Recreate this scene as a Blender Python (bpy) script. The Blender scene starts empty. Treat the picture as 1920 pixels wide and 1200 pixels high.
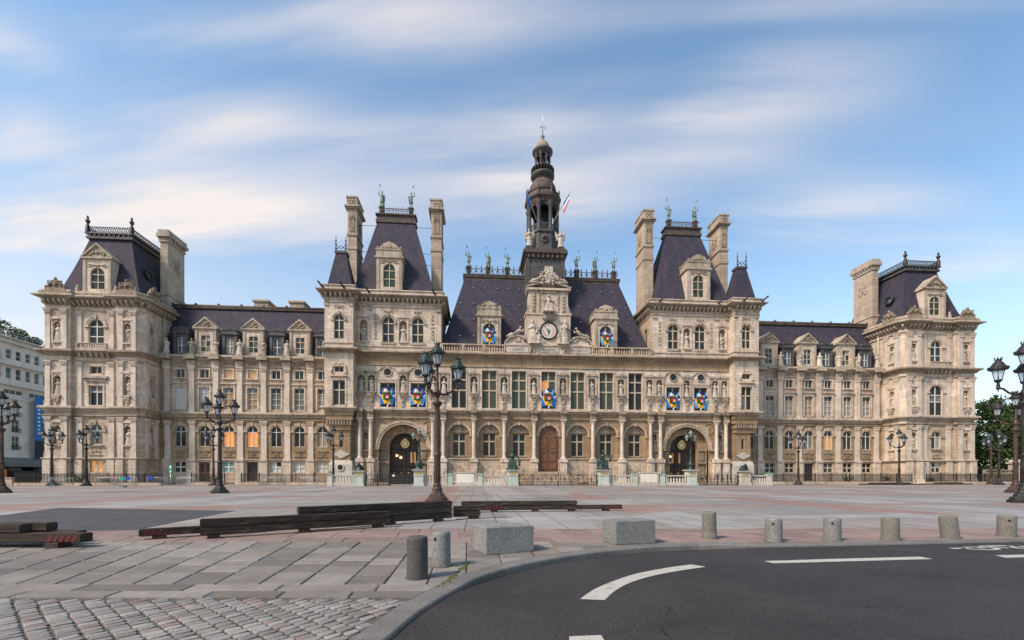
import bpy, math, random
from mathutils import Vector, Matrix
R = math.radians
random.seed(7)
SC = bpy.context.scene
COL = SC.collection

# ------------------------------------------------------------------ camera
CX, CY, CH, YAW = -10.77, -66.35, 1.3, .0795
cam = bpy.data.cameras.new('camera'); cam_o = bpy.data.objects.new('camera', cam); COL.objects.link(cam_o)
cam.sensor_width = 36; cam.lens = 36*839.3/1920; cam.shift_y = 292/1920; cam.clip_start = .1; cam.clip_end = 6000
cam_o.location = (CX, CY, CH); cam_o.rotation_euler = (R(90), 0, -YAW)
SC.camera = cam_o

# ------------------------------------------------------------------ light
SUN_EL, SUN_AZ = 46, 237           # degrees; azimuth clockwise from +y (behind the camera, to its left)
SKY_STRENGTH, SUN_STRENGTH = .056, 1.5
SC.view_settings.view_transform = 'Standard'; SC.view_settings.look = 'None'
SC.view_settings.gamma = 1; SC.view_settings.use_curve_mapping = False
SC.view_settings.exposure = 1.74
SC.render.film_transparent = False

class NT:
    """small wrapper for wiring shader nodes"""
    def __init__(s, tree): s.t = tree; s.n = tree.nodes; s.l = tree.links
    def new(s, typ, **kw):
        nd = s.n.new(typ)
        for k, v in kw.items():
            if k.startswith('i_'): nd.inputs[k[2:].replace('_', ' ')].default_value = v
            else: setattr(nd, k, v)
        return nd
    def put(s, a, b): s.l.new(a, b)
    def val(s, x, sock):
        if hasattr(x, 'is_linked') or isinstance(x, bpy.types.NodeSocket): s.l.new(x, sock)
        else: sock.default_value = x
    def math(s, op, a, b=None, clamp=False):
        nd = s.new('ShaderNodeMath', operation=op, use_clamp=clamp); s.val(a, nd.inputs[0])
        if b is not None: s.val(b, nd.inputs[1])
        return nd.outputs[0]
    def vmath(s, op, a, b=None):
        nd = s.new('ShaderNodeVectorMath', operation=op); s.val(a, nd.inputs[0])
        if b is not None: s.val(b, nd.inputs[1])
        return nd.outputs[0]
    def comb(s, x, y, z):
        nd = s.new('ShaderNodeCombineXYZ'); s.val(x, nd.inputs[0]); s.val(y, nd.inputs[1]); s.val(z, nd.inputs[2]); return nd.outputs[0]
    def noise(s, vec, scale, detail=4, rough=.55, dist=0.):
        nd = s.new('ShaderNodeTexNoise'); nd.inputs['Scale'].default_value = scale; nd.inputs['Detail'].default_value = detail
        nd.inputs['Roughness'].default_value = rough; nd.inputs['Distortion'].default_value = dist; s.put(vec, nd.inputs['Vector']); return nd.outputs['Fac']
    def ramp(s, fac, stops, mode='LINEAR'):
        nd = s.new('ShaderNodeValToRGB'); nd.color_ramp.interpolation = mode; e = nd.color_ramp.elements
        while len(e) < len(stops): e.new(.5)
        for el, (p, c) in zip(e, stops):
            el.position = p; el.color = tuple(c)+(1,) if len(c) == 3 else c
        s.put(fac, nd.inputs[0]); return nd.outputs[0]
    def mr(s, x, a, b, c=0., d=1.):
        nd = s.new('ShaderNodeMapRange'); s.val(x, nd.inputs[0])
        for i, q in enumerate((a, b, c, d)): nd.inputs[i+1].default_value = q
        return nd.outputs[0]
    def mix(s, fac, a, b, blend='MIX'):
        nd = s.new('ShaderNodeMix', data_type='RGBA', blend_type=blend); s.val(fac, nd.inputs[0])
        for q, i in ((a, 6), (b, 7)):
            if isinstance(q, (tuple, list)): nd.inputs[i].default_value = tuple(q)+(1,) if len(q) == 3 else q
            else: s.put(q, nd.inputs[i])
        return nd.outputs[2]
    def bump(s, h, strength, dist=.02):
        nd = s.new('ShaderNodeBump'); nd.inputs['Strength'].default_value = strength; nd.inputs['Distance'].default_value = dist
        s.put(h, nd.inputs['Height']); return nd.outputs[0]

W = bpy.data.worlds.new('World'); SC.world = W; W.use_nodes = True
nt = NT(W.node_tree); nt.n.clear()
out = nt.new('ShaderNodeOutputWorld'); bg = nt.new('ShaderNodeBackground'); nt.put(bg.outputs[0], out.inputs[0])
sky = nt.new('ShaderNodeTexSky', sky_type='NISHITA'); sky.sun_disc = False
sky.sun_elevation = R(SUN_EL); sky.sun_rotation = R(SUN_AZ); sky.altitude = 50; sky.air_density = 1.15; sky.dust_density = .9; sky.ozone_density = 1.6
tc = nt.new('ShaderNodeTexCoord'); sp = nt.new('ShaderNodeSeparateXYZ'); nt.put(tc.outputs['Generated'], sp.inputs[0])
dz = nt.math('ADD', nt.math('MAXIMUM', sp.outputs[2], 0.), .16)
px, py = nt.math('DIVIDE', sp.outputs[0], dz), nt.math('DIVIDE', sp.outputs[1], dz)
WA = R(-9)                                                       # wind direction of the drawn-out clouds, in the cloud layer
al = nt.math('ADD', nt.math('MULTIPLY', px, math.cos(WA)), nt.math('MULTIPLY', py, math.sin(WA)))
ac = nt.math('SUBTRACT', nt.math('MULTIPLY', py, math.cos(WA)), nt.math('MULTIPLY', px, math.sin(WA)))
big = nt.noise(nt.comb(nt.math('MULTIPLY', al, .45), nt.math('MULTIPLY', ac, 1.25), 3.7), 1.15, 2.5, .5, .3)
fine = nt.noise(nt.comb(nt.math('MULTIPLY', al, .4), nt.math('MULTIPLY', ac, 2.3), 8.1), 2.4, 4, .55, .2)
CLOUDS = [(-0.275, 0.792, 0.285, 0.053, 1.0), (-0.7, 0.939, 0.19, 0.051, 0.95), (-0.079, 1.011, 0.204, 0.074, 0.8), (0.452, 0.978, 0.184, 0.075, 0.95), (0.851, 1.361, 0.27, 0.112, 0.8),
          (-1.193, 1.128, 0.421, 0.141, 0.9), (-1.183, 0.902, 0.092, 0.069, 0.8), (-1.007, 0.755, 0.062, 0.049, 0.7), (-0.428, 1.014, 0.158, 0.033, 0.6), (0.095, 1.243, 0.204, 0.109, 0.75),
          (1.324, 1.492, 0.225, 0.117, 0.7), (-0.666, 1.271, 0.33, 0.152, 0.7), (0.422, 1.129, 0.177, 0.048, 0.35), (-0.667, 0.771, 0.111, 0.018, 0.5), (0.437, 0.811, 0.267, 0.021, 0.45)]
alw = nt.math('ADD', al, nt.math('MULTIPLY', nt.math('SUBTRACT', fine, .5), .5)); acw = nt.math('ADD', ac, nt.math('MULTIPLY', nt.math('SUBTRACT', big, .5), .16))
tot = nt.mr(big, .54, .80, 0., .32)                                # thin cloud everywhere
for a0, c0, sa, sc_, w in CLOUDS:                                # the drawn-out banks of this sky
    u = nt.math('DIVIDE', nt.math('SUBTRACT', alw, a0), sa*1.2); v = nt.math('DIVIDE', nt.math('SUBTRACT', acw, c0), sc_*1.25)
    g = nt.math('POWER', 2.718, nt.math('MULTIPLY', nt.math('ADD', nt.math('MULTIPLY', u, u), nt.math('MULTIPLY', v, v)), -1.))
    tot = nt.math('ADD', tot, nt.math('MULTIPLY', g, w*.82))
cl = nt.mr(nt.math('MULTIPLY', tot, nt.mr(fine, .3, .7, .4, 1.4)), .08, 1.0, 0., .9)
low = nt.math('MULTIPLY', nt.mr(sp.outputs[2], .02, .46, 1., 0.), nt.mr(sp.outputs[0], -.75, .6, 1.15, .34))   # veil towards the horizon
cl = nt.math('MAXIMUM', cl, low)
ccol = nt.ramp(nt.mr(fine, .3, .7), [(0, (4.6, 4.4, 4.4)), (1, (5.5, 4.95, 4.6))])
skyc = nt.mix(1., sky.outputs[0], (1.13, 1.24, 1.22), 'MULTIPLY')
mixed = nt.mix(cl, skyc, ccol)
nt.put(mixed, bg.inputs[0]); bg.inputs[1].default_value = SKY_STRENGTH

sl = bpy.data.lights.new('sun', 'SUN'); sl.energy = SUN_STRENGTH; sl.angle = R(12); sl.color = (1, .86, .73)
so = bpy.data.objects.new('sun', sl); COL.objects.link(so)
sd = Vector((math.sin(R(SUN_AZ))*math.cos(R(SUN_EL)), math.cos(R(SUN_AZ))*math.cos(R(SUN_EL)), math.sin(R(SUN_EL))))
so.rotation_euler = sd.to_track_quat('Z', 'Y').to_euler(); so.location = (-60, -80, 60)

# ------------------------------------------------------------------ materials
MATS = {}
def mat_new(name):
    m = bpy.data.materials.new(name); m.use_nodes = True; t = NT(m.node_tree); b = t.n['Principled BSDF']; MATS[name] = m
    return m, t, b
def wpos(t): return t.new('ShaderNodeNewGeometry').outputs['Position']
def sc3(t, v, s): return t.vmath('MULTIPLY', v, s)

def plain(name, col, rough=.6, metal=0., var=.25, scale=6., bump=.15, spec=.4, rand=0.):
    m, t, b = mat_new(name); p = wpos(t)
    n = t.noise(p, scale, 5, .6); c2 = tuple(x*(1-var) for x in col); c1 = tuple(min(1, x*(1+var*.6)) for x in col)
    c = t.ramp(n, [(.3, c2), (.72, c1)])
    if rand:
        oi = t.new('ShaderNodeObjectInfo')
        c = t.mix(1., c, t.ramp(oi.outputs['Random'], [(0, (1-rand,)*3), (1, (1+rand*.6,)*3)]), 'MULTIPLY')
    t.put(c, b.inputs['Base Color']); b.inputs['Roughness'].default_value = rough; b.inputs['Metallic'].default_value = metal
    b.inputs['Specular IOR Level'].default_value = spec
    if bump: t.put(t.bump(t.noise(p, scale*7, 4), bump), b.inputs['Normal'])
    return m

def stone(name, c1, c2, grime=(.16, .125, .09), amount=.55, joints=True, course=.46, warm=(.42, .30, .19)):
    m, t, b = mat_new(name); p = wpos(t); s = t.new('ShaderNodeSeparateXYZ'); t.put(p, s.inputs[0])
    n1 = t.noise(p, .33, 6, .62, .4); n2 = t.noise(p, 2.3, 5, .6)
    c = t.ramp(t.math('ADD', t.math('MULTIPLY', n1, .65), t.math('MULTIPLY', n2, .35)), [(.34, c2), (.62, c1)])
    w = t.mr(t.noise(sc3(t, p, (.55, .55, .9)), .9, 4, .6), .52, .74)           # yellowed patches
    c = t.mix(t.math('MULTIPLY', w, .45), c, warm)
    st = t.mr(t.noise(sc3(t, p, (1.9, 1.9, .22)), 1.0, 6, .66), .50, .72)        # rain streaks
    bl = t.mr(t.noise(p, .8, 7, .7, .5), .56, .78)
    c = t.mix(t.math('MULTIPLY', t.math('MAXIMUM', st, bl), amount), c, grime)
    hgt = t.math('MULTIPLY', t.noise(p, 9, 6, .65), .5)
    if joints:
        br = t.new('ShaderNodeTexBrick'); br.inputs['Scale'].default_value = 1; br.inputs['Mortar Size'].default_value = .014
        br.inputs['Brick Width'].default_value = course*2.4; br.inputs['Row Height'].default_value = course; br.inputs['Bias'].default_value = -.2
        br.inputs['Color1'].default_value = (.84, .83, .82, 1); br.inputs['Color2'].default_value = (1.10, 1.09, 1.07, 1); br.inputs['Mortar'].default_value = (.5, .46, .41, 1)
        br.inputs['Mortar Smooth'].default_value = .3
        t.put(t.comb(t.math('ADD', s.outputs[0], s.outputs[1]), s.outputs[2], 0.), br.inputs['Vector'])
        c = t.mix(1., c, br.outputs['Color'], 'MULTIPLY')
        hgt = t.math('SUBTRACT', hgt, t.math('MULTIPLY', br.outputs['Fac'], .8))
    t.put(c, b.inputs['Base Color']); b.inputs['Roughness'].default_value = .88; b.inputs['Specular IOR Level'].default_value = .25
    t.put(t.bump(hgt, .45, .03), b.inputs['Normal'])
    return m

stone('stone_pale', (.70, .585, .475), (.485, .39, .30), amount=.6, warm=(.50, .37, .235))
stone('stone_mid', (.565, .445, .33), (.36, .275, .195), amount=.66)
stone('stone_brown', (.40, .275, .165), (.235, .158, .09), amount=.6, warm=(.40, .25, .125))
stone('stone_trim', (.47, .395, .31), (.27, .215, .155), grime=(.075, .062, .048), amount=.78, joints=False)
stone('stone_trim_dark', (.34, .27, .195), (.18, .14, .098), grime=(.055, .046, .036), amount=.78, joints=False)
stone('stone_column', (.64, .545, .45), (.44, .36, .285), amount=.45, joints=False)
stone('statue_stone', (.60, .525, .43), (.30, .25, .195), grime=(.06, .052, .042), amount=.7, joints=False)
stone('stone_white', (.52, .48, .415), (.37, .33, .275), amount=.4, joints=False)
stone('chimney_stone', (.50, .405, .315), (.36, .285, .215), amount=.36, course=.5)
stone('render_white', (.74, .68, .58), (.62, .565, .48), grime=(.3, .28, .25), amount=.3, joints=False)

def slate():
    m, t, b = mat_new('slate'); p = wpos(t); s = t.new('ShaderNodeSeparateXYZ'); t.put(p, s.inputs[0])
    n = t.noise(p, 1.3, 6, .65); c = t.ramp(n, [(.3, (.034, .031, .046)), (.7, (.053, .049, .068))])
    st = t.mr(t.noise(sc3(t, p, (1.25, 1.25, .07)), 1.0, 5, .6), .5, .72)
    hi = t.math('MULTIPLY', st, .45)
    c = t.mix(hi, c, (.105, .062, .047))
    lt = t.mr(t.noise(sc3(t, p, (2.7, 2.7, .1)), 1.1, 4, .6), .63, .8); c = t.mix(t.math('MULTIPLY', lt, .5), c, (.14, .125, .13))
    wv = t.math('FRACT', t.math('MULTIPLY', s.outputs[2], 5.2)); row = t.math('FLOOR', t.math('MULTIPLY', s.outputs[2], 5.2))
    wn = t.new('ShaderNodeTexWhiteNoise', noise_dimensions='3D')
    t.put(t.comb(t.math('FLOOR', t.math('ADD', t.math('MULTIPLY', s.outputs[0], 4.5), t.math('MULTIPLY', row, .5))), row, t.math('FLOOR', t.math('MULTIPLY', s.outputs[1], 4.5))), wn.inputs['Vector'])
    c = t.mix(1., c, t.ramp(wn.outputs['Value'], [(0, (.93,)*3), (1, (1.07,)*3)]), 'MULTIPLY')
    t.put(c, b.inputs['Base Color']); b.inputs['Roughness'].default_value = .72; b.inputs['Specular IOR Level'].default_value = .14
    t.put(t.bump(t.math('ADD', wv, t.math('MULTIPLY', n, .3)), .5, .02), b.inputs['Normal'])
slate()
plain('zinc', (.2, .2, .2), .5, .3, .3, 2)
plain('lead_rust', (.092, .068, .054), .75, 0, .55, 1.6)
plain('lead_dark', (.075, .071, .069), .65, 0, .45, 1.5)
plain('iron_black', (.02, .019, .019), .5, .2, .3, 5)
plain('iron_brown', (.075, .045, .034), .55, .25, .45, 4)
plain('iron_dark', (.035, .031, .028), .5, .3, .4, 4)
plain('lamp_copper_green', (.022, .038, .033), .5, .2, .5, 5)
plain('copper_green', (.20, .27, .225), .7, .1, .4, 3)
plain('bronze_green', (.034, .066, .050), .55, .3, .6, 2.6)
plain('bronze_dark', (.03, .038, .033), .45, .4, .5, 4)
stone('green_stained_stone', (.50, .50, .44), (.36, .42, .36), grime=(.14, .30, .235), amount=.75, joints=False, warm=(.42, .44, .36))
plain('green_cap', (.06, .17, .115), .7, 0, .35, 4)
plain('gold', (.6, .38, .09), .4, .8, .2, 5)
plain('oak_door', (.17, .075, .038), .5, 0, .4, 3)
plain('door_dark', (.055, .03, .022), .5, 0, .4, 3)
plain('frame_cream', (.52, .42, .29), .6, 0, .2, 5)
plain('frame_white', (.62, .58, .50), .6, 0, .15, 5)
plain('frame_stone', (.46, .365, .255), .8, 0, .25, 5)
plain('blind_white', (.46, .45, .42), .8, 0, .08, 3)
plain('curtain', (.30, .275, .23), .9, 0, .35, 3)
plain('curtain_ochre', (.34, .215, .115), .9, 0, .2, 3)
plain('teal_pane', (.16, .30, .28), .5, 0, .2, 3)
plain('steel', (.42, .43, .44), .4, .6, .2, 8)
plain('white_paint', (.74, .72, .66), .65, 0, .12, 3)
def timber():
    m, t, b = mat_new('timber'); tc_ = t.new('ShaderNodeTexCoord'); oi = t.new('ShaderNodeObjectInfo'); p = wpos(t)
    v = t.vmath('ADD', sc3(t, tc_.outputs['Object'], (1.1, 16, 16)), t.comb(t.math('MULTIPLY', oi.outputs['Random'], 40.), 0., 0.))
    g = t.noise(v, 1.6, 7, .68, .8); c = t.ramp(g, [(.30, (.012, .009, .008)), (.52, (.042, .029, .021)), (.74, (.115, .085, .062))])
    c = t.mix(t.mr(t.noise(sc3(t, tc_.outputs['Object'], (1.4, 5, 5)), 1.5, 5, .7), .56, .74, 0, .75), c, (.165, .128, .096))
    k = t.noise(v, 3.5, 4, .7); c = t.mix(t.mr(k, .62, .68, 0, .8), c, (.006, .005, .005))
    t.put(t.mix(1., c, t.ramp(oi.outputs['Random'], [(0, (.75,)*3), (1, (1.2,)*3)]), 'MULTIPLY'), b.inputs['Base Color']); b.inputs['Roughness'].default_value = .82; b.inputs['Specular IOR Level'].default_value = .3
    t.put(t.bump(g, .7, .012), b.inputs['Normal'])
timber()
plain('timber_worn', (.125, .088, .062), .85, 0, .5, 5, .4)
plain('red_paint', (.15, .017, .018), .6, 0, .3, 9)
plain('moss', (.085, .10, .022), .95, 0, .5, 25, .6)
plain('rubber_mat', (.052, .052, .052), .8, 0, .35, 1.2)
plain('soil', (.12, .095, .07), .95, 0, .4, 3)
for nm, cc in dict(flag_blue=(.012, .15, .50), flag_sky=(.045, .30, .66), flag_navy=(.012, .022, .10), flag_yellow=(.78, .42, .015), flag_white=(.7, .7, .7), flag_red=(.52, .012, .022), wreath_green=(.02, .13, .04), banner_blue=(.03, .16, .42), sign_green=(.02, .30, .16), sign_blue=(.015, .05, .42), dark_cloth=(.03, .028, .03), orange=(.75, .25, .03), skin_stone=(.5, .44, .37), clock_face=(.72, .6, .52), clock_ink=(.28, .10, .08), clock_teal=(.15, .42, .40), black_gap=(.008, .007, .007), awning_grey=(.17, .155, .14)).items():
    plain(nm, cc, .75, 0, .12, 4, .05)

def glass(name, col, rough=.1, lattice=None, spec=.22):
    m, t, b = mat_new(name); p = wpos(t)
    n = t.noise(p, .9, 3); c = t.ramp(n, [(.35, tuple(x*.6 for x in col)), (.65, tuple(x*1.35 for x in col))])
    if lattice:
        s = t.new('ShaderNodeSeparateXYZ'); t.put(p, s.inputs[0])
        a = t.math('ABSOLUTE', t.math('SUBTRACT', t.math('FRACT', t.math('MULTIPLY', t.math('ADD', s.outputs[0], s.outputs[2]), 4.)), .5))
        bb = t.math('ABSOLUTE', t.math('SUBTRACT', t.math('FRACT', t.math('MULTIPLY', t.math('SUBTRACT', s.outputs[0], s.outputs[2]), 4.)), .5))
        ln = t.mr(t.math('MINIMUM', a, bb), .10, .22); c = t.mix(ln, (.02, .022, .02), lattice)
    t.put(c, b.inputs['Base Color']); b.inputs['Roughness'].default_value = rough; b.inputs['Specular IOR Level'].default_value = spec
    t.put(t.bump(t.noise(p, 1.1, 2), .12, .05), b.inputs['Normal'])
glass('glass_dark', (.020, .022, .022)); glass('glass_grey', (.034, .040, .038), .2); glass('glass_green', (.045, .06, .045), .2)
glass('glass_pale', (.15, .155, .14), .25); glass('glass_leaded', (.1, .11, .09), .25, lattice=(.10, .115, .08)); glass('glass_blue', (.07, .10, .12), .15)
def emit(name, col, strength, base=(.4, .25, .1), pattern=True):
    m, t, b = mat_new(name); p = wpos(t); b.inputs['Base Color'].default_value = base+(1,)
    c = t.ramp(t.noise(p, .9, 3), [(.35, tuple(x*.65 for x in col)), (.65, col)]) if pattern else None
    if pattern: t.put(c, b.inputs['Emission Color'])
    else: b.inputs['Emission Color'].default_value = col+(1,)
    b.inputs['Emission Strength'].default_value = strength
emit('lit_orange', (1, .26, .014), .19); emit('lit_peach', (.9, .38, .13), .10); emit('lit_ochre', (.9, .36, .06), .17); emit('bulb', (1, .55, .12), 6, pattern=False); emit('lit_door', (.9, .28, .05), .05)
def lampglass():
    m, t, b = mat_new('lantern_glass'); o = t.n['Material Output']; tr = t.new('ShaderNodeBsdfTransparent'); mx = t.new('ShaderNodeMixShader')
    b.inputs['Base Color'].default_value = (.62, .68, .74, 1); b.inputs['Roughness'].default_value = .15
    mx.inputs[0].default_value = .52; t.put(tr.outputs[0], mx.inputs[1]); t.put(b.outputs[0], mx.inputs[2]); t.put(mx.outputs[0], o.inputs[0])
lampglass()
# ---- paving, granite and asphalt
def paving(name, a, b_, speck=.35, rand=True, rough=.78, tint=None, grain=70):
    m, t, b = mat_new(name); p = wpos(t); oi = t.new('ShaderNodeObjectInfo')
    c = t.ramp(oi.outputs['Random'] if rand else t.noise(p, .4, 3), [(0, a), (.45, tuple((x+y)/2 for x, y in zip(a, b_))), (1, b_)])
    if tint:
        wn = t.new('ShaderNodeTexWhiteNoise', noise_dimensions='1D'); t.put(oi.outputs['Random'], wn.inputs['W'])
        c = t.mix(t.mr(wn.outputs['Value'], .9, .93, 0, .7), c, tint)
    c = t.mix(1., c, t.ramp(t.noise(p, grain, 3, .7), [(.36, (max(.05,1-speck),)*3), (.64, (1+speck*.7,)*3)]), 'MULTIPLY')
    c = t.mix(1., c, t.ramp(t.noise(p, 2.4, 6, .65), [(.3, (.74, .73, .72)), (.7, (1.1, 1.1, 1.09))]), 'MULTIPLY')
    c = t.mix(t.mr(t.noise(p, 5.5, 6, .7), .62, .78, 0, .45), c, (.11, .10, .09))
    vo = t.new('ShaderNodeTexVoronoi'); vo.inputs['Scale'].default_value = 5.5; t.put(p, vo.inputs['Vector'])               # old gum and drips
    c = t.mix(t.math('MULTIPLY', t.math('LESS_THAN', vo.outputs['Distance'], .085), t.math('GREATER_THAN', t.noise(p, 1.3, 1), .5)), c, t.mix(.55, c, (.05, .046, .042)))
    t.put(c, b.inputs['Base Color']); b.inputs['Roughness'].default_value = rough; b.inputs['Specular IOR Level'].default_value = .35
    t.put(t.bump(t.math('ADD', t.noise(p, 40, 4), t.math('MULTIPLY', t.noise(p, 5, 4), .8)), .35, .006), b.inputs['Normal'])
paving('slab_grey', (.135, .118, .104), (.25, .226, .20), tint=(.21, .165, .13))
paving('slab_pink', (.195, .136, .117), (.265, .19, .163), .25)
paving('sett', (.17, .156, .142), (.275, .257, .236), .3, tint=(.215, .145, .135))
paving('kerb_granite', (.135, .126, .114), (.175, .164, .15), .4)
paving('granite', (.185, .183, .176), (.225, .222, .213), .62, rough=.7, grain=62)
paving('bollard_granite', (.14, .128, .108), (.185, .172, .146), .5, rough=.8, grain=62)
paving('bollard_dark', (.07, .066, .058), (.082, .077, .067), .5, rough=.8, grain=62)
plain('joint_sand', (.065, .057, .047), .95, 0, .4, 8, .3)
plain('joint_mortar', (.085, .075, .062), .95, 0, .35, 8, .3)

def asphalt():
    m, t, b = mat_new('asphalt'); p = wpos(t)
    c = t.ramp(t.noise(p, 75, 3, .8), [(.34, (.013, .0118, .0118)), (.52, (.032, .029, .0285)), (.70, (.082, .075, .071))])
    vo = t.new('ShaderNodeTexVoronoi'); vo.inputs['Scale'].default_value = 62; t.put(p, vo.inputs['Vector'])
    c = t.mix(t.math('MULTIPLY', t.math('LESS_THAN', vo.outputs['Distance'], .16), t.math('GREATER_THAN', t.noise(p, 31, 1), .56)), c, (.16, .15, .145))     # pale chippings
    c = t.mix(1., c, t.ramp(t.noise(p, .55, 6, .62, .5), [(.28, (.66, .65, .66)), (.72, (1.3, 1.27, 1.25))]), 'MULTIPLY')
    c = t.mix(t.mr(t.noise(p, 1.9, 6, .72), .60, .78, 0, .35), c, (.075, .070, .066))
    c = t.mix(t.mr(t.noise(sc3(t, p, (.35, 2.2, 1)), 1., 4, .6), .6, .75, 0, .45), c, (.018, .017, .017))        # worn wheel tracks
    cr = t.new('ShaderNodeTexVoronoi', feature='DISTANCE_TO_EDGE'); cr.inputs['Scale'].default_value = .42
    t.put(t.vmath('ADD', p, t.comb(t.math('MULTIPLY', t.noise(p, 2.3, 4), .7), t.math('MULTIPLY', t.noise(p, 1.7, 4), .7), 0.)), cr.inputs['Vector'])
    ck = t.math('MULTIPLY', t.math('LESS_THAN', cr.outputs['Distance'], .0025), t.math('GREATER_THAN', t.noise(p, .3, 2), .57)); c = t.mix(ck, c, (.008, .008, .008))
    t.put(c, b.inputs['Base Color']); b.inputs['Roughness'].default_value = .85; b.inputs['Specular IOR Level'].default_value = .3
    t.put(t.bump(t.math('SUBTRACT', t.noise(p, 75, 4, .75), t.math('MULTIPLY', ck, 1.5)), .8, .008), b.inputs['Normal'])
asphalt()
def roadpaint():
    m, t, b = mat_new('road_paint'); p = wpos(t)
    c = t.ramp(t.noise(p, 60, 4, .7), [(.3, (.27, .255, .215)), (.6, (.43, .41, .36))])
    c = t.mix(t.mr(t.noise(p, 7, 6, .75), .54, .70, 0, .75), c, (.10, .094, .086))
    t.put(c, b.inputs['Base Color']); b.inputs['Roughness'].default_value = .75
roadpaint()
def plaza_mat():
    m, t, b = mat_new('plaza_paving'); p = wpos(t); s = t.new('ShaderNodeSeparateXYZ'); t.put(p, s.inputs[0])
    wob = t.math('MULTIPLY', t.math('SUBTRACT', t.noise(p, .06, 2), .5), 1.2)
    x, y = t.math('ADD', s.outputs[0], wob), t.math('ADD', s.outputs[1], t.math('MULTIPLY', wob, .6))
    def band(v, per, off, half):                                    # 1 inside the band
        q = t.math('ABSOLUTE', t.math('SUBTRACT', t.math('FRACT', t.math('DIVIDE', t.math('SUBTRACT', v, off-per/2), per)), .5))
        return t.math('LESS_THAN', q, half/per)
    py_, pyl = band(y, 9.7, -47.4, .62), band(y, 9.7, -43.2, .5)
    pxb, pxl = band(x, 8.7, -4.4, 1.15), band(x, 17.4, -8.75, 1.2)
    n = t.noise(p, .12, 4, .6)
    c = t.ramp(n, [(.33, (.185, .178, .172)), (.52, (.225, .205, .188)), (.7, (.268, .222, .192))])
    c = t.mix(t.math('MULTIPLY', pyl, .7), c, (.31, .295, .272)); c = t.mix(t.math('MULTIPLY', pxl, .6), c, (.315, .30, .278))
    pk = t.mix(n, (.22, .138, .11), (.27, .18, .148)); ck = t.math('GREATER_THAN', t.noise(p, .085, 1), .5)
    c = t.mix(pxb, c, t.mix(ck, (.262, .25, .234), pk)); c = t.mix(t.math('MULTIPLY', py_, .85), c, pk)
    br = t.new('ShaderNodeTexBrick'); br.inputs['Scale'].default_value = 1; br.inputs['Mortar Size'].default_value = .016; br.inputs['Mortar Smooth'].default_value = .3
    br.inputs['Brick Width'].default_value = 1.3; br.inputs['Row Height'].default_value = .85
    br.inputs['Color1'].default_value = (.92, .92, .92, 1); br.inputs['Color2'].default_value = (1.07, 1.06, 1.05, 1); br.inputs['Mortar'].default_value = (.3, .28, .26, 1)
    t.put(t.comb(s.outputs[1], s.outputs[0], 0.), br.inputs['Vector']); c = t.mix(1., c, br.outputs['Color'], 'MULTIPLY')
    c = t.mix(1., c, t.ramp(t.noise(p, 1.1, 6, .65), [(.3, (.84, .84, .84)), (.7, (1.08, 1.08, 1.08))]), 'MULTIPLY')
    c = t.mix(t.mr(t.noise(sc3(t, p, (.25, 1.6, 1)), 1., 5, .7), .66, .78, 0, .35), c, (.15, .14, .13))
    t.put(c, b.inputs['Base Color']); b.inputs['Roughness'].default_value = .7; b.inputs['Specular IOR Level'].default_value = .4
    t.put(t.bump(t.math('SUBTRACT', t.math('MULTIPLY', t.noise(p, 14, 4), .3), br.outputs['Fac']), .35, .01), b.inputs['Normal'])
plaza_mat()
def leafmat(name, a, b_):
    m, t, b = mat_new(name); p = wpos(t)
    c = t.ramp(t.noise(p, 1.2, 3), [(.35, a), (.68, b_)]); t.put(c, b.inputs['Base Color']); b.inputs['Roughness'].default_value = .6
    b.inputs['Subsurface Weight'].default_value = 0.; b.inputs['Specular IOR Level'].default_value = .3
leafmat('leaf', (.022, .045, .012), (.075, .115, .028)); leafmat('leaf_light', (.05, .075, .018), (.13, .15, .04)); plain('bark', (.07, .052, .04), .9, 0, .4, 6, .5)

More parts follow.
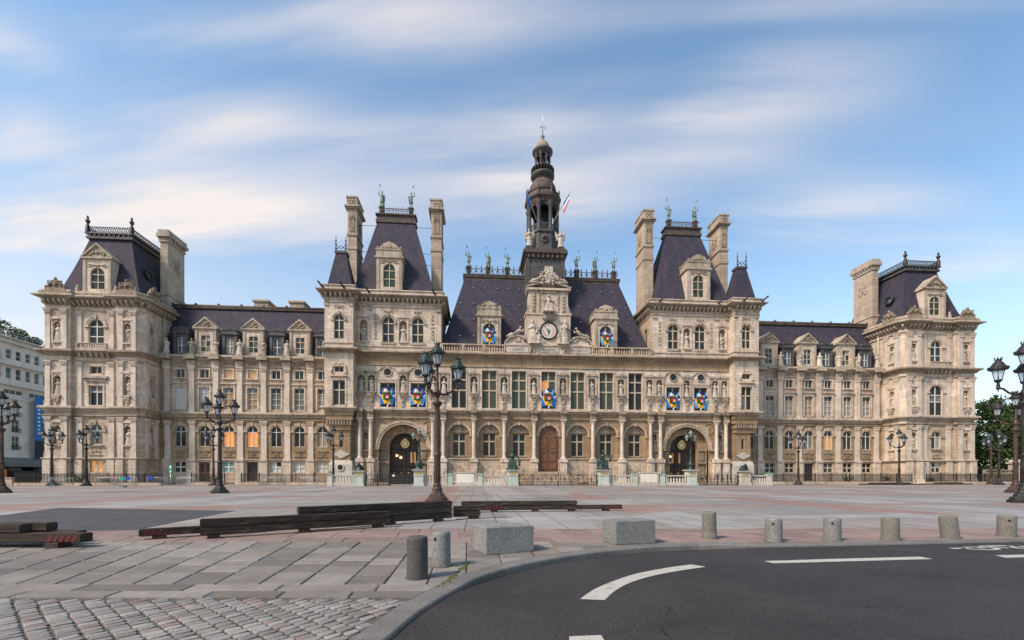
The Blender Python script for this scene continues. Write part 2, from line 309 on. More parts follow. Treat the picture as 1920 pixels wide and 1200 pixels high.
# ------------------------------------------------------------------ mesh helpers
def F(v): return v
class MB:
    def __init__(s, M=None): s.v = []; s.f = []; s.sm = []; s.M = M
    def add(s, vs, fs, smooth=False):
        o = len(s.v)
        s.v += [tuple(s.M @ Vector(q)) for q in vs] if s.M else vs
        s.f += [tuple(i+o for i in q) for q in fs]; s.sm += [smooth]*len(fs)
    def box(s, x0, x1, y0, y1, z0, z1):
        x0, x1 = min(x0, x1), max(x0, x1)
        s.add([(x0,y0,z0),(x1,y0,z0),(x1,y1,z0),(x0,y1,z0),(x0,y0,z1),(x1,y0,z1),(x1,y1,z1),(x0,y1,z1)],
              [(0,1,5,4),(1,2,6,5),(2,3,7,6),(3,0,4,7),(4,5,6,7),(3,2,1,0)])
    def frus(s, a, za, b, zb):
        """rect a=(x0,x1,y0,y1) at za up to rect b at zb"""
        (x0,x1,y0,y1), (p0,p1,q0,q1) = a, b
        s.add([(x0,y0,za),(x1,y0,za),(x1,y1,za),(x0,y1,za),(p0,q0,zb),(p1,q0,zb),(p1,q1,zb),(p0,q1,zb)],
              [(0,1,5,4),(1,2,6,5),(2,3,7,6),(3,0,4,7),(4,5,6,7),(3,2,1,0)])
    def pry(s, pts, y0, y1):
        """polygon in x,z pushed from y0 to y1"""
        n = len(pts); s.add([(x,y0,z) for x,z in pts]+[(x,y1,z) for x,z in pts],
              [tuple(range(n)), tuple(range(2*n-1,n-1,-1))]+[(i,i+n,(i+1)%n+n,(i+1)%n) for i in range(n)])
    def prz(s, pts, z0, z1):
        n = len(pts); s.add([(x,y,z0) for x,y in pts]+[(x,y,z1) for x,y in pts],
              [tuple(range(n-1,-1,-1)), tuple(range(n,2*n))]+[(i,(i+1)%n,(i+1)%n+n,i+n) for i in range(n)])
    def lathe(s, cx, cy, prof, n=12, ph=0., sy=1., smooth=True):
        vs = []; fs = []
        for r, z in prof:
            vs += [(cx+r*math.cos(ph+2*math.pi*i/n), cy+sy*r*math.sin(ph+2*math.pi*i/n), z) for i in range(n)]
        for k in range(len(prof)-1):
            fs += [(k*n+i, k*n+(i+1)%n, (k+1)*n+(i+1)%n, (k+1)*n+i) for i in range(n)]
        s.add(vs, fs, smooth); m = len(prof)-1
        if abs(prof[0][0]-prof[-1][0]) < 1e-6 and max(p[0] for p in prof) > prof[0][0]*1.05 and len(prof) > 3: return      # a hollow ring has no end caps
        s.add([vs[i] for i in range(n)], [tuple(range(n-1,-1,-1))]); s.add([vs[m*n+i] for i in range(n)], [tuple(range(n))])
    def tube(s, pts, rad, n=6, smooth=True):
        """round bar along points; rad one number or one per point"""
        P = [Vector(p) for p in pts]; rr = rad if isinstance(rad, (list, tuple)) else [rad]*len(P); vs = []; fs = []; up = None
        for i, p in enumerate(P):
            d = (P[min(i+1,len(P)-1)]-P[max(i-1,0)]).normalized()
            if up is None: up = Vector((0,0,1)) if abs(d.z) < .9 else Vector((0,1,0))
            a = d.cross(up).normalized(); b = a.cross(d).normalized(); up = b
            vs += [tuple(p+rr[i]*(a*math.cos(2*math.pi*k/n)+b*math.sin(2*math.pi*k/n))) for k in range(n)]
        for i in range(len(P)-1): fs += [(i*n+k, i*n+(k+1)%n, (i+1)*n+(k+1)%n, (i+1)*n+k) for k in range(n)]
        fs += [tuple(range(n-1,-1,-1)), tuple(range((len(P)-1)*n, len(P)*n))]
        s.add(vs, fs, smooth)
    def ell(s, c, r, n=8, m=5):
        vs = [(c[0], c[1], c[2]-r[2])]; fs = []
        for j in range(1, m):
            a = -math.pi/2+math.pi*j/m
            vs += [(c[0]+r[0]*math.cos(a)*math.cos(2*math.pi*i/n), c[1]+r[1]*math.cos(a)*math.sin(2*math.pi*i/n), c[2]+r[2]*math.sin(a)) for i in range(n)]
        vs.append((c[0], c[1], c[2]+r[2])); t = len(vs)-1
        fs += [(0, 1+(i+1)%n, 1+i) for i in range(n)]
        for j in range(m-2): fs += [(1+j*n+i, 1+j*n+(i+1)%n, 1+(j+1)*n+(i+1)%n, 1+(j+1)*n+i) for i in range(n)]
        fs += [(t, 1+(m-2)*n+i, 1+(m-2)*n+(i+1)%n) for i in range(n)]
        s.add(vs, fs, True)
    def ring(s, cx, cz, r0, r1, y0, y1, a0=0., a1=math.pi, n=14):
        """arch ring in the x,z plane between radii, from y0 (front) to y1"""
        vs = []; fs = []
        for i in range(n+1):
            a = a0+(a1-a0)*i/n; c, sn = math.cos(a), math.sin(a)
            vs += [(cx+r0*c,y0,cz+r0*sn),(cx+r1*c,y0,cz+r1*sn),(cx+r1*c,y1,cz+r1*sn),(cx+r0*c,y1,cz+r0*sn)]
        for i in range(n):
            o = i*4; fs += [(o,o+1,o+5,o+4),(o+1,o+2,o+6,o+5),(o+2,o+3,o+7,o+6),(o+3,o,o+4,o+7)]
        fs += [(0,3,2,1),(4*n,4*n+1,4*n+2,4*n+3)]
        s.add(vs, fs)
    def sweep(s, path, prof):
        """profile (outward offset, z) along an open x,y path; outward is to the right of travel (towards -y when going +x)"""
        P = [Vector(p) for p in path]; k = len(prof); vs = []; fs = []
        for i, p in enumerate(P):
            ns = []
            if i > 0: d = (P[i]-P[i-1]).normalized(); ns.append(Vector((d.y, -d.x)))
            if i < len(P)-1: d = (P[i+1]-P[i]).normalized(); ns.append(Vector((d.y, -d.x)))
            m = ns[0] if len(ns) == 1 else (ns[0]+ns[1])/max(.25, 1+ns[0].dot(ns[1]))
            vs += [(p.x+m.x*o, p.y+m.y*o, z) for o, z in prof]
        for i in range(len(P)-1): fs += [(i*k+j, (i+1)*k+j, (i+1)*k+(j+1)%k, i*k+(j+1)%k) for j in range(k)]
        fs += [tuple(range(k-1,-1,-1)), tuple(range((len(P)-1)*k, len(P)*k))]
        s.add(vs, fs)
    def wall(s, x0, x1, z0, z1, y, ops=(), d=.4, n=7):
        """front wall facing -y with real openings (cx, width, bottom, top, arched) and reveals d deep"""
        x0, x1 = min(x0,x1), max(x0,x1)
        xs = sorted(set([x0,x1]+[round(q,4) for o in ops for q in (o[0]-o[1]/2, o[0]+o[1]/2) if x0 < q < x1]))
        zs = sorted(set([z0,z1]+[q for o in ops for q in (o[2], o[3]) if z0 < q < z1]))
        for a, b in zip(xs, xs[1:]):
            run = None
            for c, e in zip(zs, zs[1:]):
                mx, mz = (a+b)/2, (c+e)/2
                if any(abs(mx-o[0]) < o[1]/2 and o[2] < mz < o[3] for o in ops):
                    if run: s.add([(a,y,run[0]),(b,y,run[0]),(b,y,run[1]),(a,y,run[1])], [(0,1,2,3)]); run = None
                else: run = (run[0], e) if run else (c, e)
            if run: s.add([(a,y,run[0]),(b,y,run[0]),(b,y,run[1]),(a,y,run[1])], [(0,1,2,3)])
        for cx, w, zb, zt, arch, *dd in ops:
            h = w/2; dp = dd[0] if dd else d
            if arch:
                zs_ = zt-h; arc = [(cx+h*math.cos(math.pi*i/(2*n)), zs_+h*math.sin(math.pi*i/(2*n))) for i in range(2*n+1)]
                s.add([(cx+h,y,zt)]+[(x,y,z) for x,z in arc[:n+1]], [tuple(range(n+2))])
                s.add([(cx-h,y,zt)]+[(x,y,z) for x,z in arc[n:]], [tuple(range(n+2))])
                line = [(cx+h,zb)]+arc+[(cx-h,zb)]
            else: line = [(cx+h,zb),(cx+h,zt),(cx-h,zt),(cx-h,zb)]
            line = line+[line[0]]
            vs = [(x,y,z) for x,z in line]+[(x,y+dp,z) for x,z in line]; m = len(line)
            s.add(vs, [(i,i+1,i+1+m,i+m) for i in range(m-1)])
    def mesh(s, name):
        me = bpy.data.meshes.new(name); me.from_pydata([tuple(q) for q in s.v], [], s.f)
        if any(s.sm): me.polygons.foreach_set('use_smooth', s.sm)
        me.update(); return me
    def build(s, name, mat, parent=None, loc=None, rot=None):
        return obj(name, s.mesh(name), mat, parent, loc, rot)

def obj(name, me, mat, parent=None, loc=None, rot=None, scale=None):
    o = bpy.data.objects.new(name, me); COL.objects.link(o)
    if me is not None and mat:
        if not me.materials: me.materials.append(MATS[mat])
        elif me.materials[0] != MATS[mat]:
            o.material_slots[0].link = 'OBJECT'; o.material_slots[0].material = MATS[mat]
    if parent: o.parent = parent
    if loc: o.location = loc
    if rot is not None: o.rotation_euler = (0, 0, rot) if not isinstance(rot, tuple) else rot
    if scale: o.scale = scale
    return o
def tag(o, label, cat, group=None):
    o['label'] = label; o['category'] = cat
    if group: o['group'] = group
    return o
def thing(name, label, cat, loc=(0,0,0), rot=0, group=None):
    o = bpy.data.objects.new(name, None); COL.objects.link(o); o.location = loc; o.rotation_euler = (0,0,rot); o.empty_display_size = .3
    return tag(o, label, cat, group)
def kind(o, k): o['kind'] = k; return o
def copy_tree(o, parent=None, loc=None, rot=None):
    c = o.copy(); COL.objects.link(c)
    if parent: c.parent = parent
    if loc: c.location = loc
    if rot is not None: c.rotation_euler = (0,0,rot)
    for ch in list(o.children): copy_tree(ch, c)
    return c
CACHE = {}
def cached(key, fn):
    if key not in CACHE: CACHE[key] = fn()
    return CACHE[key]
def relief(mb, cx, cz, y, w, h, n, seed, th=.12):
    """carved ornament: mirrored swells and scrolls standing proud of a surface at y (towards -y)"""
    r = random.Random(seed)
    mb.ell((cx, y, cz), (w*.13, th, h*.30), 8, 5)
    for i in range(n):
        a, b = r.uniform(.12, .5), r.uniform(-.5, .42)*(1-.2*r.random()); sx, sz = w*r.uniform(.05, .12), h*r.uniform(.08, .18)
        for q in (-1, 1): mb.ell((cx+q*a*w*(1-.5*max(0, b)), y, cz+b*h), (sx, th*r.uniform(.5, 1), sz), 6, 4)

# ------------------------------------------------------------------ windows
def win_meshes(w, h, arch, cols, rows, t, bar):
    f = MB(); panes = []; r = w/2; zs = h-r
    def top(x): return zs+math.sqrt(max(0, r*r-x*x)) if arch else h
    f.box(-w/2, -w/2+t, -.06, .05, 0, zs if arch else h); f.box(w/2-t, w/2, -.06, .05, 0, zs if arch else h)
    f.box(-w/2+t, w/2-t, -.06, .05, 0, t)
    if arch: f.ring(0, zs, r-t, r, -.06, .05, n=12)
    else: f.box(-w/2+t, w/2-t, -.06, .05, h-t, h)
    xs = [-w/2+w*i/cols for i in range(cols+1)]; zl = [0]+list(rows)+[h]
    for x in xs[1:-1]: f.box(x-bar/2, x+bar/2, -.08, .04, t, top(x)-t*.6)
    for z in rows:
        e = w/2 if not arch or z < zs else math.sqrt(max(.01, r*r-(z-zs)**2)); f.box(-e+t*.7, e-t*.7, -.09, .035, z-bar/2, z+bar/2)
    for i in range(cols):
        for j in range(len(zl)-1):
            a, b, c, d = xs[i], xs[i+1], zl[j], zl[j+1]; k = 5
            if arch and d > zs:
                up = [(b-(b-a)*q/k) for q in range(k+1)]; pts = [(a, c), (b, c)]+[(x, max(c+.001, min(d, top(x)))) for x in up]
                q = MB(); q.pry(pts, 0, .02)
            else: q = MB(); q.box(a, b, 0, .02, c, d)
            panes.append(q.mesh('pane'))
    return f.mesh('window'), panes
def window(parent, cx, y, zb, w, h, arch=False, cols=2, rows=(), fm='frame_cream', pm='glass_dark', t=.07, bar=.09, rot=0., mats=None, name='window'):
    fme, pmes = cached(('win', round(w,2), round(h,2), arch, cols, tuple(rows), t, bar), lambda: win_meshes(w, h, arch, cols, rows, t, bar))
    o = obj(name, fme, fm, parent, (cx, y, zb), rot)
    for i, q in enumerate(pmes): obj('pane', q, (mats[i % len(mats)] if mats else pm), o)
    return o
# ------------------------------------------------------------------ figures: overlapping limbs fused into one continuous skin
def fuse(mb, name, voxel=.035, smooth=3):
    me = mb.mesh(name); o = bpy.data.objects.new('tmp', me); COL.objects.link(o)
    m = o.modifiers.new('r', 'REMESH'); m.mode = 'VOXEL'; m.voxel_size = voxel; m.use_smooth_shade = True
    s = o.modifiers.new('s', 'SMOOTH'); s.iterations = smooth; s.factor = .4
    bpy.context.view_layer.update(); dg = bpy.context.evaluated_depsgraph_get()
    r = bpy.data.meshes.new_from_object(o.evaluated_get(dg)); r.name = name
    bpy.data.objects.remove(o); return r
def figure(robe=True, ra='bent', la='hip', hat=None, cloak=False, lean=0., prop=None):
    """standing figure 2.0 high, feet at 0, facing -y"""
    b = MB(); hx = lean
    for s in (-1, 1):
        b.tube([(s*.12,-.02,.03),(s*.115,-.01,.1),(s*.11,0,.52),(s*.10+hx*.5,.01,1.0)], [.075,.062,.085,.125], 8)
        b.ell((s*.125,-.09,.05), (.06,.14,.05))
    if robe:
        b.lathe(hx*.4, .01, [(.33,.02),(.31,.25),(.265,.6),(.235,.95),(.21,1.12)], 14, sy=.78)
        for k in range(9):
            a = math.pi*(1.05+.9*k/8); b.tube([(.31*math.cos(a),.23*math.sin(a),.05),(.2*math.cos(a)+hx*.4,.15*math.sin(a),1.05)], [.05,.028], 5)
    else: b.lathe(hx*.4, 0, [(.24,.66),(.235,.8),(.185,1.08)], 12, sy=.75)
    b.tube([(hx*.5,0,.98),(hx*.7,0,1.2),(hx,0,1.42),(hx,0,1.58)], [.17,.165,.2,.12], 10)
    b.ell((hx,0,1.5), (.255,.14,.12)); b.tube([(hx,0,1.55),(hx,-.01,1.72)], [.075,.062], 8)
    b.ell((hx,-.02,1.84), (.098,.115,.14), 10, 7); b.ell((hx,-.135,1.82), (.022,.03,.03)); b.ell((hx,-.095,1.755), (.055,.045,.045))
    if hat == 'helm': b.ell((hx,.0,1.9), (.12,.15,.10)); b.tube([(hx,.1,1.9),(hx,-.02,2.04),(hx,-.12,1.95)], .03, 5)
    elif hat == 'hair': b.ell((hx,.03,1.86), (.13,.13,.14)); b.ell((hx,.09,1.7), (.11,.07,.12))
    elif hat == 'cap': b.lathe(hx, 0, [(.14,1.9),(.15,1.94),(.10,2.0)], 10)
    def arm(s, kind_):
        sh = (hx+s*.25, 0, 1.5)
        P = {'down': [sh,(hx+s*.32,.02,1.22),(hx+s*.31,-.06,.95)], 'hip': [sh,(hx+s*.43,.04,1.25),(hx+s*.22,-.12,1.08)], 'bent': [sh,(hx+s*.31,-.02,1.22),(hx+s*.06,-.2,1.33)],
             'up': [sh,(hx+s*.43,-.03,1.62),(hx+s*.34,-.06,1.98)], 'out': [sh,(hx+s*.44,-.05,1.32),(hx+s*.5,-.22,1.5)]}[kind_]
        b.tube(P, [.085,.068,.048], 7); b.ell(P[-1], (.052,.055,.065))
        for k in range(3): b.tube([P[-1], (P[-1][0]-s*.02+.03*(k-1), P[-1][1]-.05, P[-1][2]+(.05 if kind_ in ('up','out') else -.07))], [.02,.014], 4)
        return P[-1]
    hr, hl = arm(-1, ra), arm(1, la)
    if cloak:
        b.lathe(hx*.5, .10, [(.3,.12),(.31,.6),(.27,1.2),(.2,1.5)], 12, sy=.5); b.tube([(-.25,-.1,1.5),(.0,-.17,1.3),(.22,-.14,1.02)], [.06,.075,.05], 6)
    if prop == 'spear': b.tube([(hr[0],hr[1],hr[2]-.2),(hr[0],hr[1],3.05)], .022, 5); b.pry([(hr[0],2.62),(hr[0]+.2,2.5),(hr[0]+.2,2.75),(hr[0],2.9)], hr[1]-.02, hr[1]+.02); b.ell((hl[0]+.03,hl[1],.95), (.05,.13,.3))
    if prop == 'book': b.box(-.12,.12,-.27,-.2,1.2,1.42)
    if prop == 'staff': b.tube([(hl[0],hl[1]-.02,.05),(hl[0],hl[1]-.02,1.75)], .025, 5)
    b.lathe(0, 0, [(.36,-.04),(.36,.03)], 12)
    return b
ST = {}
def statues():
    ST['robed'] = fuse(figure(True,'bent','down','hair',True,0,'book'), 'statue_figure')
    ST['doublet'] = fuse(figure(False,'down','hip',None,True,.03), 'statue_figure')
    ST['scholar'] = fuse(figure(True,'bent','bent','cap',False,-.03), 'statue_figure')
    ST['swords'] = fuse(figure(False,'hip','bent',None,True,.04,'staff'), 'statue_figure')
    ST['lady'] = fuse(figure(True,'down','bent','hair',False,.05), 'statue_figure')
    ST['knight'] = fuse(figure(False,'up','hip','helm',False,-.02,'spear'), 'statue_figure', .032, 2)
    ST['knight2'] = fuse(figure(False,'up','down','helm',True,.04,'spear'), 'statue_figure', .032, 2)
    # seated woman, base at 0, about 1.75 high
    def seated(kind_):
        b = MB(); b.lathe(0,.05,[(.5,0),(.48,.12),(.36,.4),(.30,.62)],10,sy=.8)
        for s in (-1,1):
            b.tube([(s*.14,.02,.68),(s*.2,-.36,.66),(s*.18,-.4,.32),(s*.16,-.42,.06)], [.15,.125,.09,.07], 8); b.ell((s*.16,-.5,.05),(.06,.13,.05))
        for k in range(7): b.tube([(-.24+.08*k,-.38,.7),(-.3+.1*k,-.44,.06)], [.07,.06], 5)
        b.tube([(0,.05,.6),(0,.04,.9),(0,.0,1.15),(0,0,1.28)], [.2,.165,.19,.11], 10); b.ell((0,0,1.2),(.24,.13,.11)); b.tube([(0,0,1.25),(0,-.01,1.4)],.065,8)
        b.ell((0,-.03,1.52),(.1,.115,.14),10,7); b.ell((0,.03,1.55),(.125,.12,.12)); b.ell((0,-.145,1.5),(.02,.03,.03))
        if kind_ == 'science':
            b.tube([(-.22,0,1.2),(-.48,-.02,1.02),(-.58,-.06,1.32)],[.08,.065,.045],7); b.ell((-.58,-.07,1.38),(.05,.05,.07))
            b.tube([(.22,0,1.2),(.45,.0,.98),(.58,-.12,.74)],[.08,.065,.05],7); b.box(.46,.66,-.2,-.12,.3,.8)
        elif kind_ == 'art':
            b.tube([(.22,0,1.2),(.42,-.12,1.08),(.64,-.25,1.18)],[.08,.065,.045],7); b.tube([(-.22,0,1.2),(-.3,-.2,.95),(.2,-.38,1.0)],[.08,.065,.045],7)
            b.tube([(.5,-.3,.62),(.52,-.32,1.0),(.72,-.3,1.22)],[.1,.09,.06],6); b.lathe(-.3,.1,[(.22,.3),(.25,.7),(.2,.95)],8)
        else:
            b.tube([(-.22,0,1.2),(-.5,-.05,1.05),(-.62,-.1,1.35)],[.08,.065,.045],7); b.tube([(-.62,-.1,.4),(-.62,-.1,1.9)],.03,5)
            b.tube([(.22,0,1.2),(.5,-.08,1.0),(.72,-.12,1.25)],[.08,.065,.045],7); b.tube([(.72,-.12,1.2),(.84,-.12,1.6)],.03,5)
        b.prz([(-.55,-.55),(.55,-.55),(.55,.45),(-.55,.45)], -.02, .08)
        return b
    ST['science'] = fuse(seated('science'), 'seated_figure', .03, 2); ST['art'] = fuse(seated('art'), 'seated_figure', .03, 2); ST['city'] = fuse(seated('city'), 'seated_figure', .03, 2)
    # reclining figure, lying along +x, head at +x
    b = MB(); b.tube([(-.9,0,.08),(-.5,-.02,.2),(-.1,0,.22)],[.07,.1,.14],8); b.tube([(-.85,-.1,.06),(-.45,-.12,.36),(-.08,-.06,.22)],[.06,.1,.14],8)
    b.tube([(-.12,0,.24),(.12,0,.4),(.32,0,.62)],[.2,.17,.2],10); b.ell((.38,0,.66),(.18,.16,.2)); b.tube([(.42,0,.75),(.48,0,.9)],.065,7); b.ell((.5,-.02,1.0),(.1,.11,.13)); b.ell((.53,.03,1.03),(.12,.12,.12))
    b.tube([(.5,-.12,.7),(.74,-.16,.52),(.8,-.1,.86)],[.08,.06,.045],7); b.tube([(.3,-.18,.66),(.12,-.3,.45),(-.15,-.24,.42)],[.08,.06,.045],7)
    b.lathe(-.3,0,[(.5,0),(.42,.14),(.2,.3)],10,sy=.5); b.tube([(-.8,-.1,.1),(-.2,-.22,.3),(.2,-.16,.4)],[.08,.1,.07],6)
    ST['reclining'] = fuse(b, 'reclining_figure', .032, 2)
    # winged figure
    b = figure(True,'bent','down','hair'); 
    for s in (-1,1): b.pry([(s*.1,1.1),(s*.45,1.75),(s*.62,1.95),(s*.6,1.4),(s*.42,.8),(s*.15,.95)], .12, .2)
    ST['winged'] = fuse(b, 'statue_figure')
    # crouching bronze lion-headed trophy
    b = MB(); b.prz([(-.42,-.42),(.42,-.42),(.42,.42),(-.42,.42)],0,.08); b.lathe(0,0,[(.4,.06),(.34,.2),(.22,.4)],10)
    b.ell((0,.08,.42),(.26,.32,.26)); b.ell((0,-.2,.62),(.2,.2,.2)); b.ell((0,-.36,.56),(.1,.1,.08))
    for s in (-1,1): b.tube([(s*.18,-.2,.5),(s*.22,-.34,.1)],[.1,.08],7); b.ell((s*.15,-.15,.8),(.05,.04,.07)); b.ell((s*.25,.2,.25),(.14,.2,.2))
    ST['lion'] = fuse(b, 'lion_figure', .03, 2)
statues()
def statue(key, loc, hgt, label, group, mat='statue_stone', rot=0., name='statue', flip=False):
    wide = 1.22 if key in ('robed','doublet','scholar','swords','lady') else 1.; base = {'science':1.75,'art':1.75,'city':1.75,'reclining':1.15,'lion':.9}.get(key, 2.0); k = hgt/base
    o = obj(name, ST[key], mat, None, loc, rot, ((-k if flip else k)*wide, k, k)); tag(o, label, 'statue', group); return o
# ------------------------------------------------------------------ the town hall
TH = thing('town_hall', 'huge ornate pale stone town hall with slate mansard roofs, clock and bell tower', 'building')
SIDE = {-1: 'white-block', 1: 'tree'}; BESIDE = {-1: 'white block', 1: 'trees'}
def mir(path, s): return path if s > 0 else [(-x, y) for x, y in reversed(path)]
def prof(z0, z1, out, back=.06):
    d = z1-z0; return [(-back,z0),(out*.3,z0),(out*.34,z0+d*.22),(out*.62,z0+d*.45),(out*.92,z0+d*.55),(out,z0+d*.6),(out,z0+d*.84),(out*.9,z1),(-back,z1)]
def flat(z0, z1, out, back=.06): return [(-back,z0),(out,z0),(out,z1),(-back,z1)]
def cornice(path, z0, z1, out, mat='stone_trim', name='cornice', mod=None):
    mb = MB(); mb.sweep(path, prof(z0, z1, out))
    o = mb.build(name, mat, TH)
    if mod:                                                   # brackets under the cornice, too small to pick apart
        za, zb, pr, step, w = mod; m = MB()
        for (ax,ay),(bx,by) in zip(path, path[1:]):
            L = math.hypot(bx-ax, by-ay); n = int(L/step)
            if n < 1: continue
            dx, dy = (bx-ax)/L, (by-ay)/L; nx, ny = dy, -dx
            for i in range(n):
                t = (i+.5)*L/n; cx, cy = ax+dx*t, ay+dy*t
                c = [(cx-dx*w/2-nx*.05, cy-dy*w/2-ny*.05),(cx+dx*w/2-nx*.05, cy+dy*w/2-ny*.05),(cx+dx*w/2+nx*pr, cy+dy*w/2+ny*pr),(cx-dx*w/2+nx*pr, cy-dy*w/2+ny*pr)]
                c2 = [c[0], c[1], (cx+dx*w/2+nx*pr*.4, cy+dy*w/2+ny*pr*.4), (cx-dx*w/2+nx*pr*.4, cy-dy*w/2+ny*pr*.4)]
                zm = za+(zb-za)*.45
                m.add([(x,y,za) for x,y in c2]+[(x,y,zm) for x,y in c]+[(x,y,zb) for x,y in c], [(3,2,1,0),(0,1,5,4),(1,2,6,5),(2,3,7,6),(3,0,4,7),(4,5,9,8),(5,6,10,9),(6,7,11,10),(7,4,8,11),(8,9,10,11)])
        kind(m.build('bracket_row', mat, o), 'stuff')
    return o
def pil_mesh(w, h, pr):
    m = MB(); m.box(-w/2-.07,w/2+.07,-pr-.07,.02,0,.16); m.box(-w/2-.03,w/2+.03,-pr-.035,.02,.16,.3); m.box(-w/2,w/2,-pr,.02,.3,h-.62)
    m.box(-w/2-.03,w/2+.03,-pr-.03,.02,h-.66,h-.6); m.frus((-w/2,w/2,-pr,.02),h-.6,(-w/2-.13,w/2+.13,-pr-.13,.02),h-.14); m.box(-w/2-.17,w/2+.17,-pr-.17,.02,h-.14,h)
    for i in range(4):
        for z in (h-.46, h-.28): m.ell((-w*.42+w*.28*i, -pr-.06, z), (w*.12,.07,.11), 6, 4)
    return m.mesh('pilaster')
def pilaster(x, y, z0, w, h, pr, mat, rot=0.): return obj('pilaster', cached(('pil',w,round(h,2),pr), lambda: pil_mesh(w,h,pr)), mat, TH, (x,y,z0), rot)
def col_mesh(r, h):
    m = MB(); m.box(-r*1.5,r*1.5,-r*1.5,r*1.5,0,.14); m.lathe(0,0,[(r*1.42,.14),(r*1.45,.22),(r*1.15,.3),(r*1.22,.36),(r*1.03,.42)],14)
    m.lathe(0,0,[(r,.42),(r*1.02,h*.33),(r*.97,h*.6),(r*.88,h-.66)],16); m.lathe(0,0,[(r*1.08,h*.36),(r*1.08,h*.38)],16)
    m.lathe(0,0,[(r*.92,h-.66),(r*1.0,h-.58),(r*.9,h-.54),(r*1.05,h-.34),(r*1.4,h-.14)],14); m.box(-r*1.55,r*1.55,-r*1.55,r*1.55,h-.14,h)
    for i in range(8):
        a = i*math.pi/4+.39; m.ell((r*1.12*math.cos(a),r*1.12*math.sin(a),h-.4),(r*.26,r*.26,.13),6,4)
    return m.mesh('column')
def column(x, y, z0, r, h, mat='stone_column'): return obj('column', cached(('col',r,round(h,2)), lambda: col_mesh(r,h)), mat, TH, (x,y,z0))
def niche_mesh(w, h, con):
    """niche surround; origin at the statue's feet on the wall plane"""
    m = MB(); hw = w/2
    m.box(-hw-.05,hw+.05,.8 if w > .75 else .5,.9 if w > .75 else .56,-.1,h+.1); m.box(-hw,hw,-.02,.8 if w > .75 else .5,-.06,0)
    for q in (-1,1): m.box(q*(hw+.02),q*(hw+.24),-.1,.02,-.05,h+.28); m.box(q*(hw-.02),q*(hw+.3),-.14,.02,h+.16,h+.3)
    m.ring(0,h-hw,hw+.0,hw+.13,-.06,.02,n=10); m.ell((0,-.08,h+.07),(.12,.1,.12),6,4)
    m.box(-hw-.36,hw+.36,-.2,.02,h+.36,h+.46); m.pry([(-hw-.36,h+.46),(hw+.36,h+.46),(hw*.6,h+.74),(0,h+.84),(-hw*.6,h+.74)],-.16,.02)
    if con:
        m.box(-hw-.18,hw+.18,-.46,.02,-.18,-.05); m.frus((-hw*.6,hw*.6,-.2,.02),-.85,(-hw-.1,hw+.1,-.42,.02),-.18); m.box(-hw*.72,hw*.72,-.24,.02,-.98,-.85)
        m.frus((-hw*.45,hw*.45,-.1,.02),-con,(-hw*.5,hw*.5,-.2,.02),-.98); relief(m,0,-.5,-.32,w*.9,.6,5,3,.12); m.ell((0,-.2,-1.35),(.16,.1,.2),6,4)
    else: m.box(-hw-.1,hw+.1,-.22,.02,-.22,-.05); relief(m,0,-.36,-.06,w*.8,.3,4,5,.1)
    return m.mesh('niche')
def niche(x, y, z, w=1.0, h=2.45, con=2.2, mat='stone_trim', rot=0.): return obj('niche', cached(('ni',w,h,con), lambda: niche_mesh(w,h,con)), mat, TH, (x,y,z), rot)
def arch_trim(x, y, zs, r, wd=.28, mat='stone_trim', rot=0., imp=True, key=True):
    def mk():
        m = MB(); m.ring(0,0,r,r+wd*.55,-.07,.03,n=16); m.ring(0,0,r+wd*.55,r+wd,-.13,.03,n=16)
        if imp:
            for q in (-1,1): m.box(q*(r-.02),q*(r+wd+.1),-.17,.03,-.2,-.02)
        if key: m.pry([(-.12,r-.06),(.12,r-.06),(.17,r+wd+.1),(-.17,r+wd+.1)],-.22,.03)
        return m.mesh('archivolt')
    return obj('archivolt', cached(('ar',round(r,2),wd,imp,key), mk), mat, TH, (x,y,zs), rot)
def frame_trim(x, y, zb, w, h, t=.22, mat='stone_trim', hood=True, sill=True, rot=0.):
    def mk():
        m = MB()
        for q in (-1,1): m.box(q*w/2,q*(w/2+t),-.09,.03,0,h)
        m.box(-w/2-t,w/2+t,-.09,.03,h,h+t)
        if hood: m.box(-w/2-t-.16,w/2+t+.16,-.3,.03,h+t+.32,h+t+.46); m.box(-w/2-t,w/2+t,-.06,.03,h+t,h+t+.32); relief(m,0,h+t*.9,-.08,.6,.5,4,11,.14)
        if sill: m.box(-w/2-t-.08,w/2+t+.08,-.22,.03,-.16,0)
        return m.mesh('window_surround')
    return obj('window_surround', cached(('ft',w,round(h,2),t,hood,sill), mk), mat, TH, (x,y,zb), rot)
def balustrade(parent, x0, x1, y, z0, z1, step=.34, name='balustrade', mat='stone_trim', posts=3.1, r=.085):
    """rails and posts; each baluster its own piece"""
    x0, x1 = min(x0,x1), max(x0,x1); b = MB(); h = z1-z0; b.box(x0,x1,y-.17,y+.17,z0,z0+h*.17); b.box(x0,x1,y-.2,y+.2,z1-h*.14,z1)
    n = max(1, round((x1-x0)/posts)); xs = [x0+(x1-x0)*i/n for i in range(n+1)]
    for x in xs: b.box(max(x0,x-.22),min(x1,x+.22),y-.19,y+.19,z0+h*.16,z1-h*.13)
    o = b.build(name, mat, parent)
    hb = h*.69
    def mk():
        m = MB(); m.lathe(0,0,[(r*.9,0),(r*.9,hb*.08),(r*.55,hb*.12),(r*1.15,hb*.36),(r*.95,hb*.5),(r*.5,hb*.72),(r*.5,hb*.86),(r*.9,hb*.9),(r*.9,hb)],8); return m.mesh('baluster')
    me = cached(('bal',r,round(hb,2)), mk)
    for a, c in zip(xs, xs[1:]):
        k = int((c-a-.44)/step)
        for i in range(k): obj('baluster', me, mat, o, (a+.22+(c-a-.44)*(i+.5)/k, y, z0+h*.17))
    return o

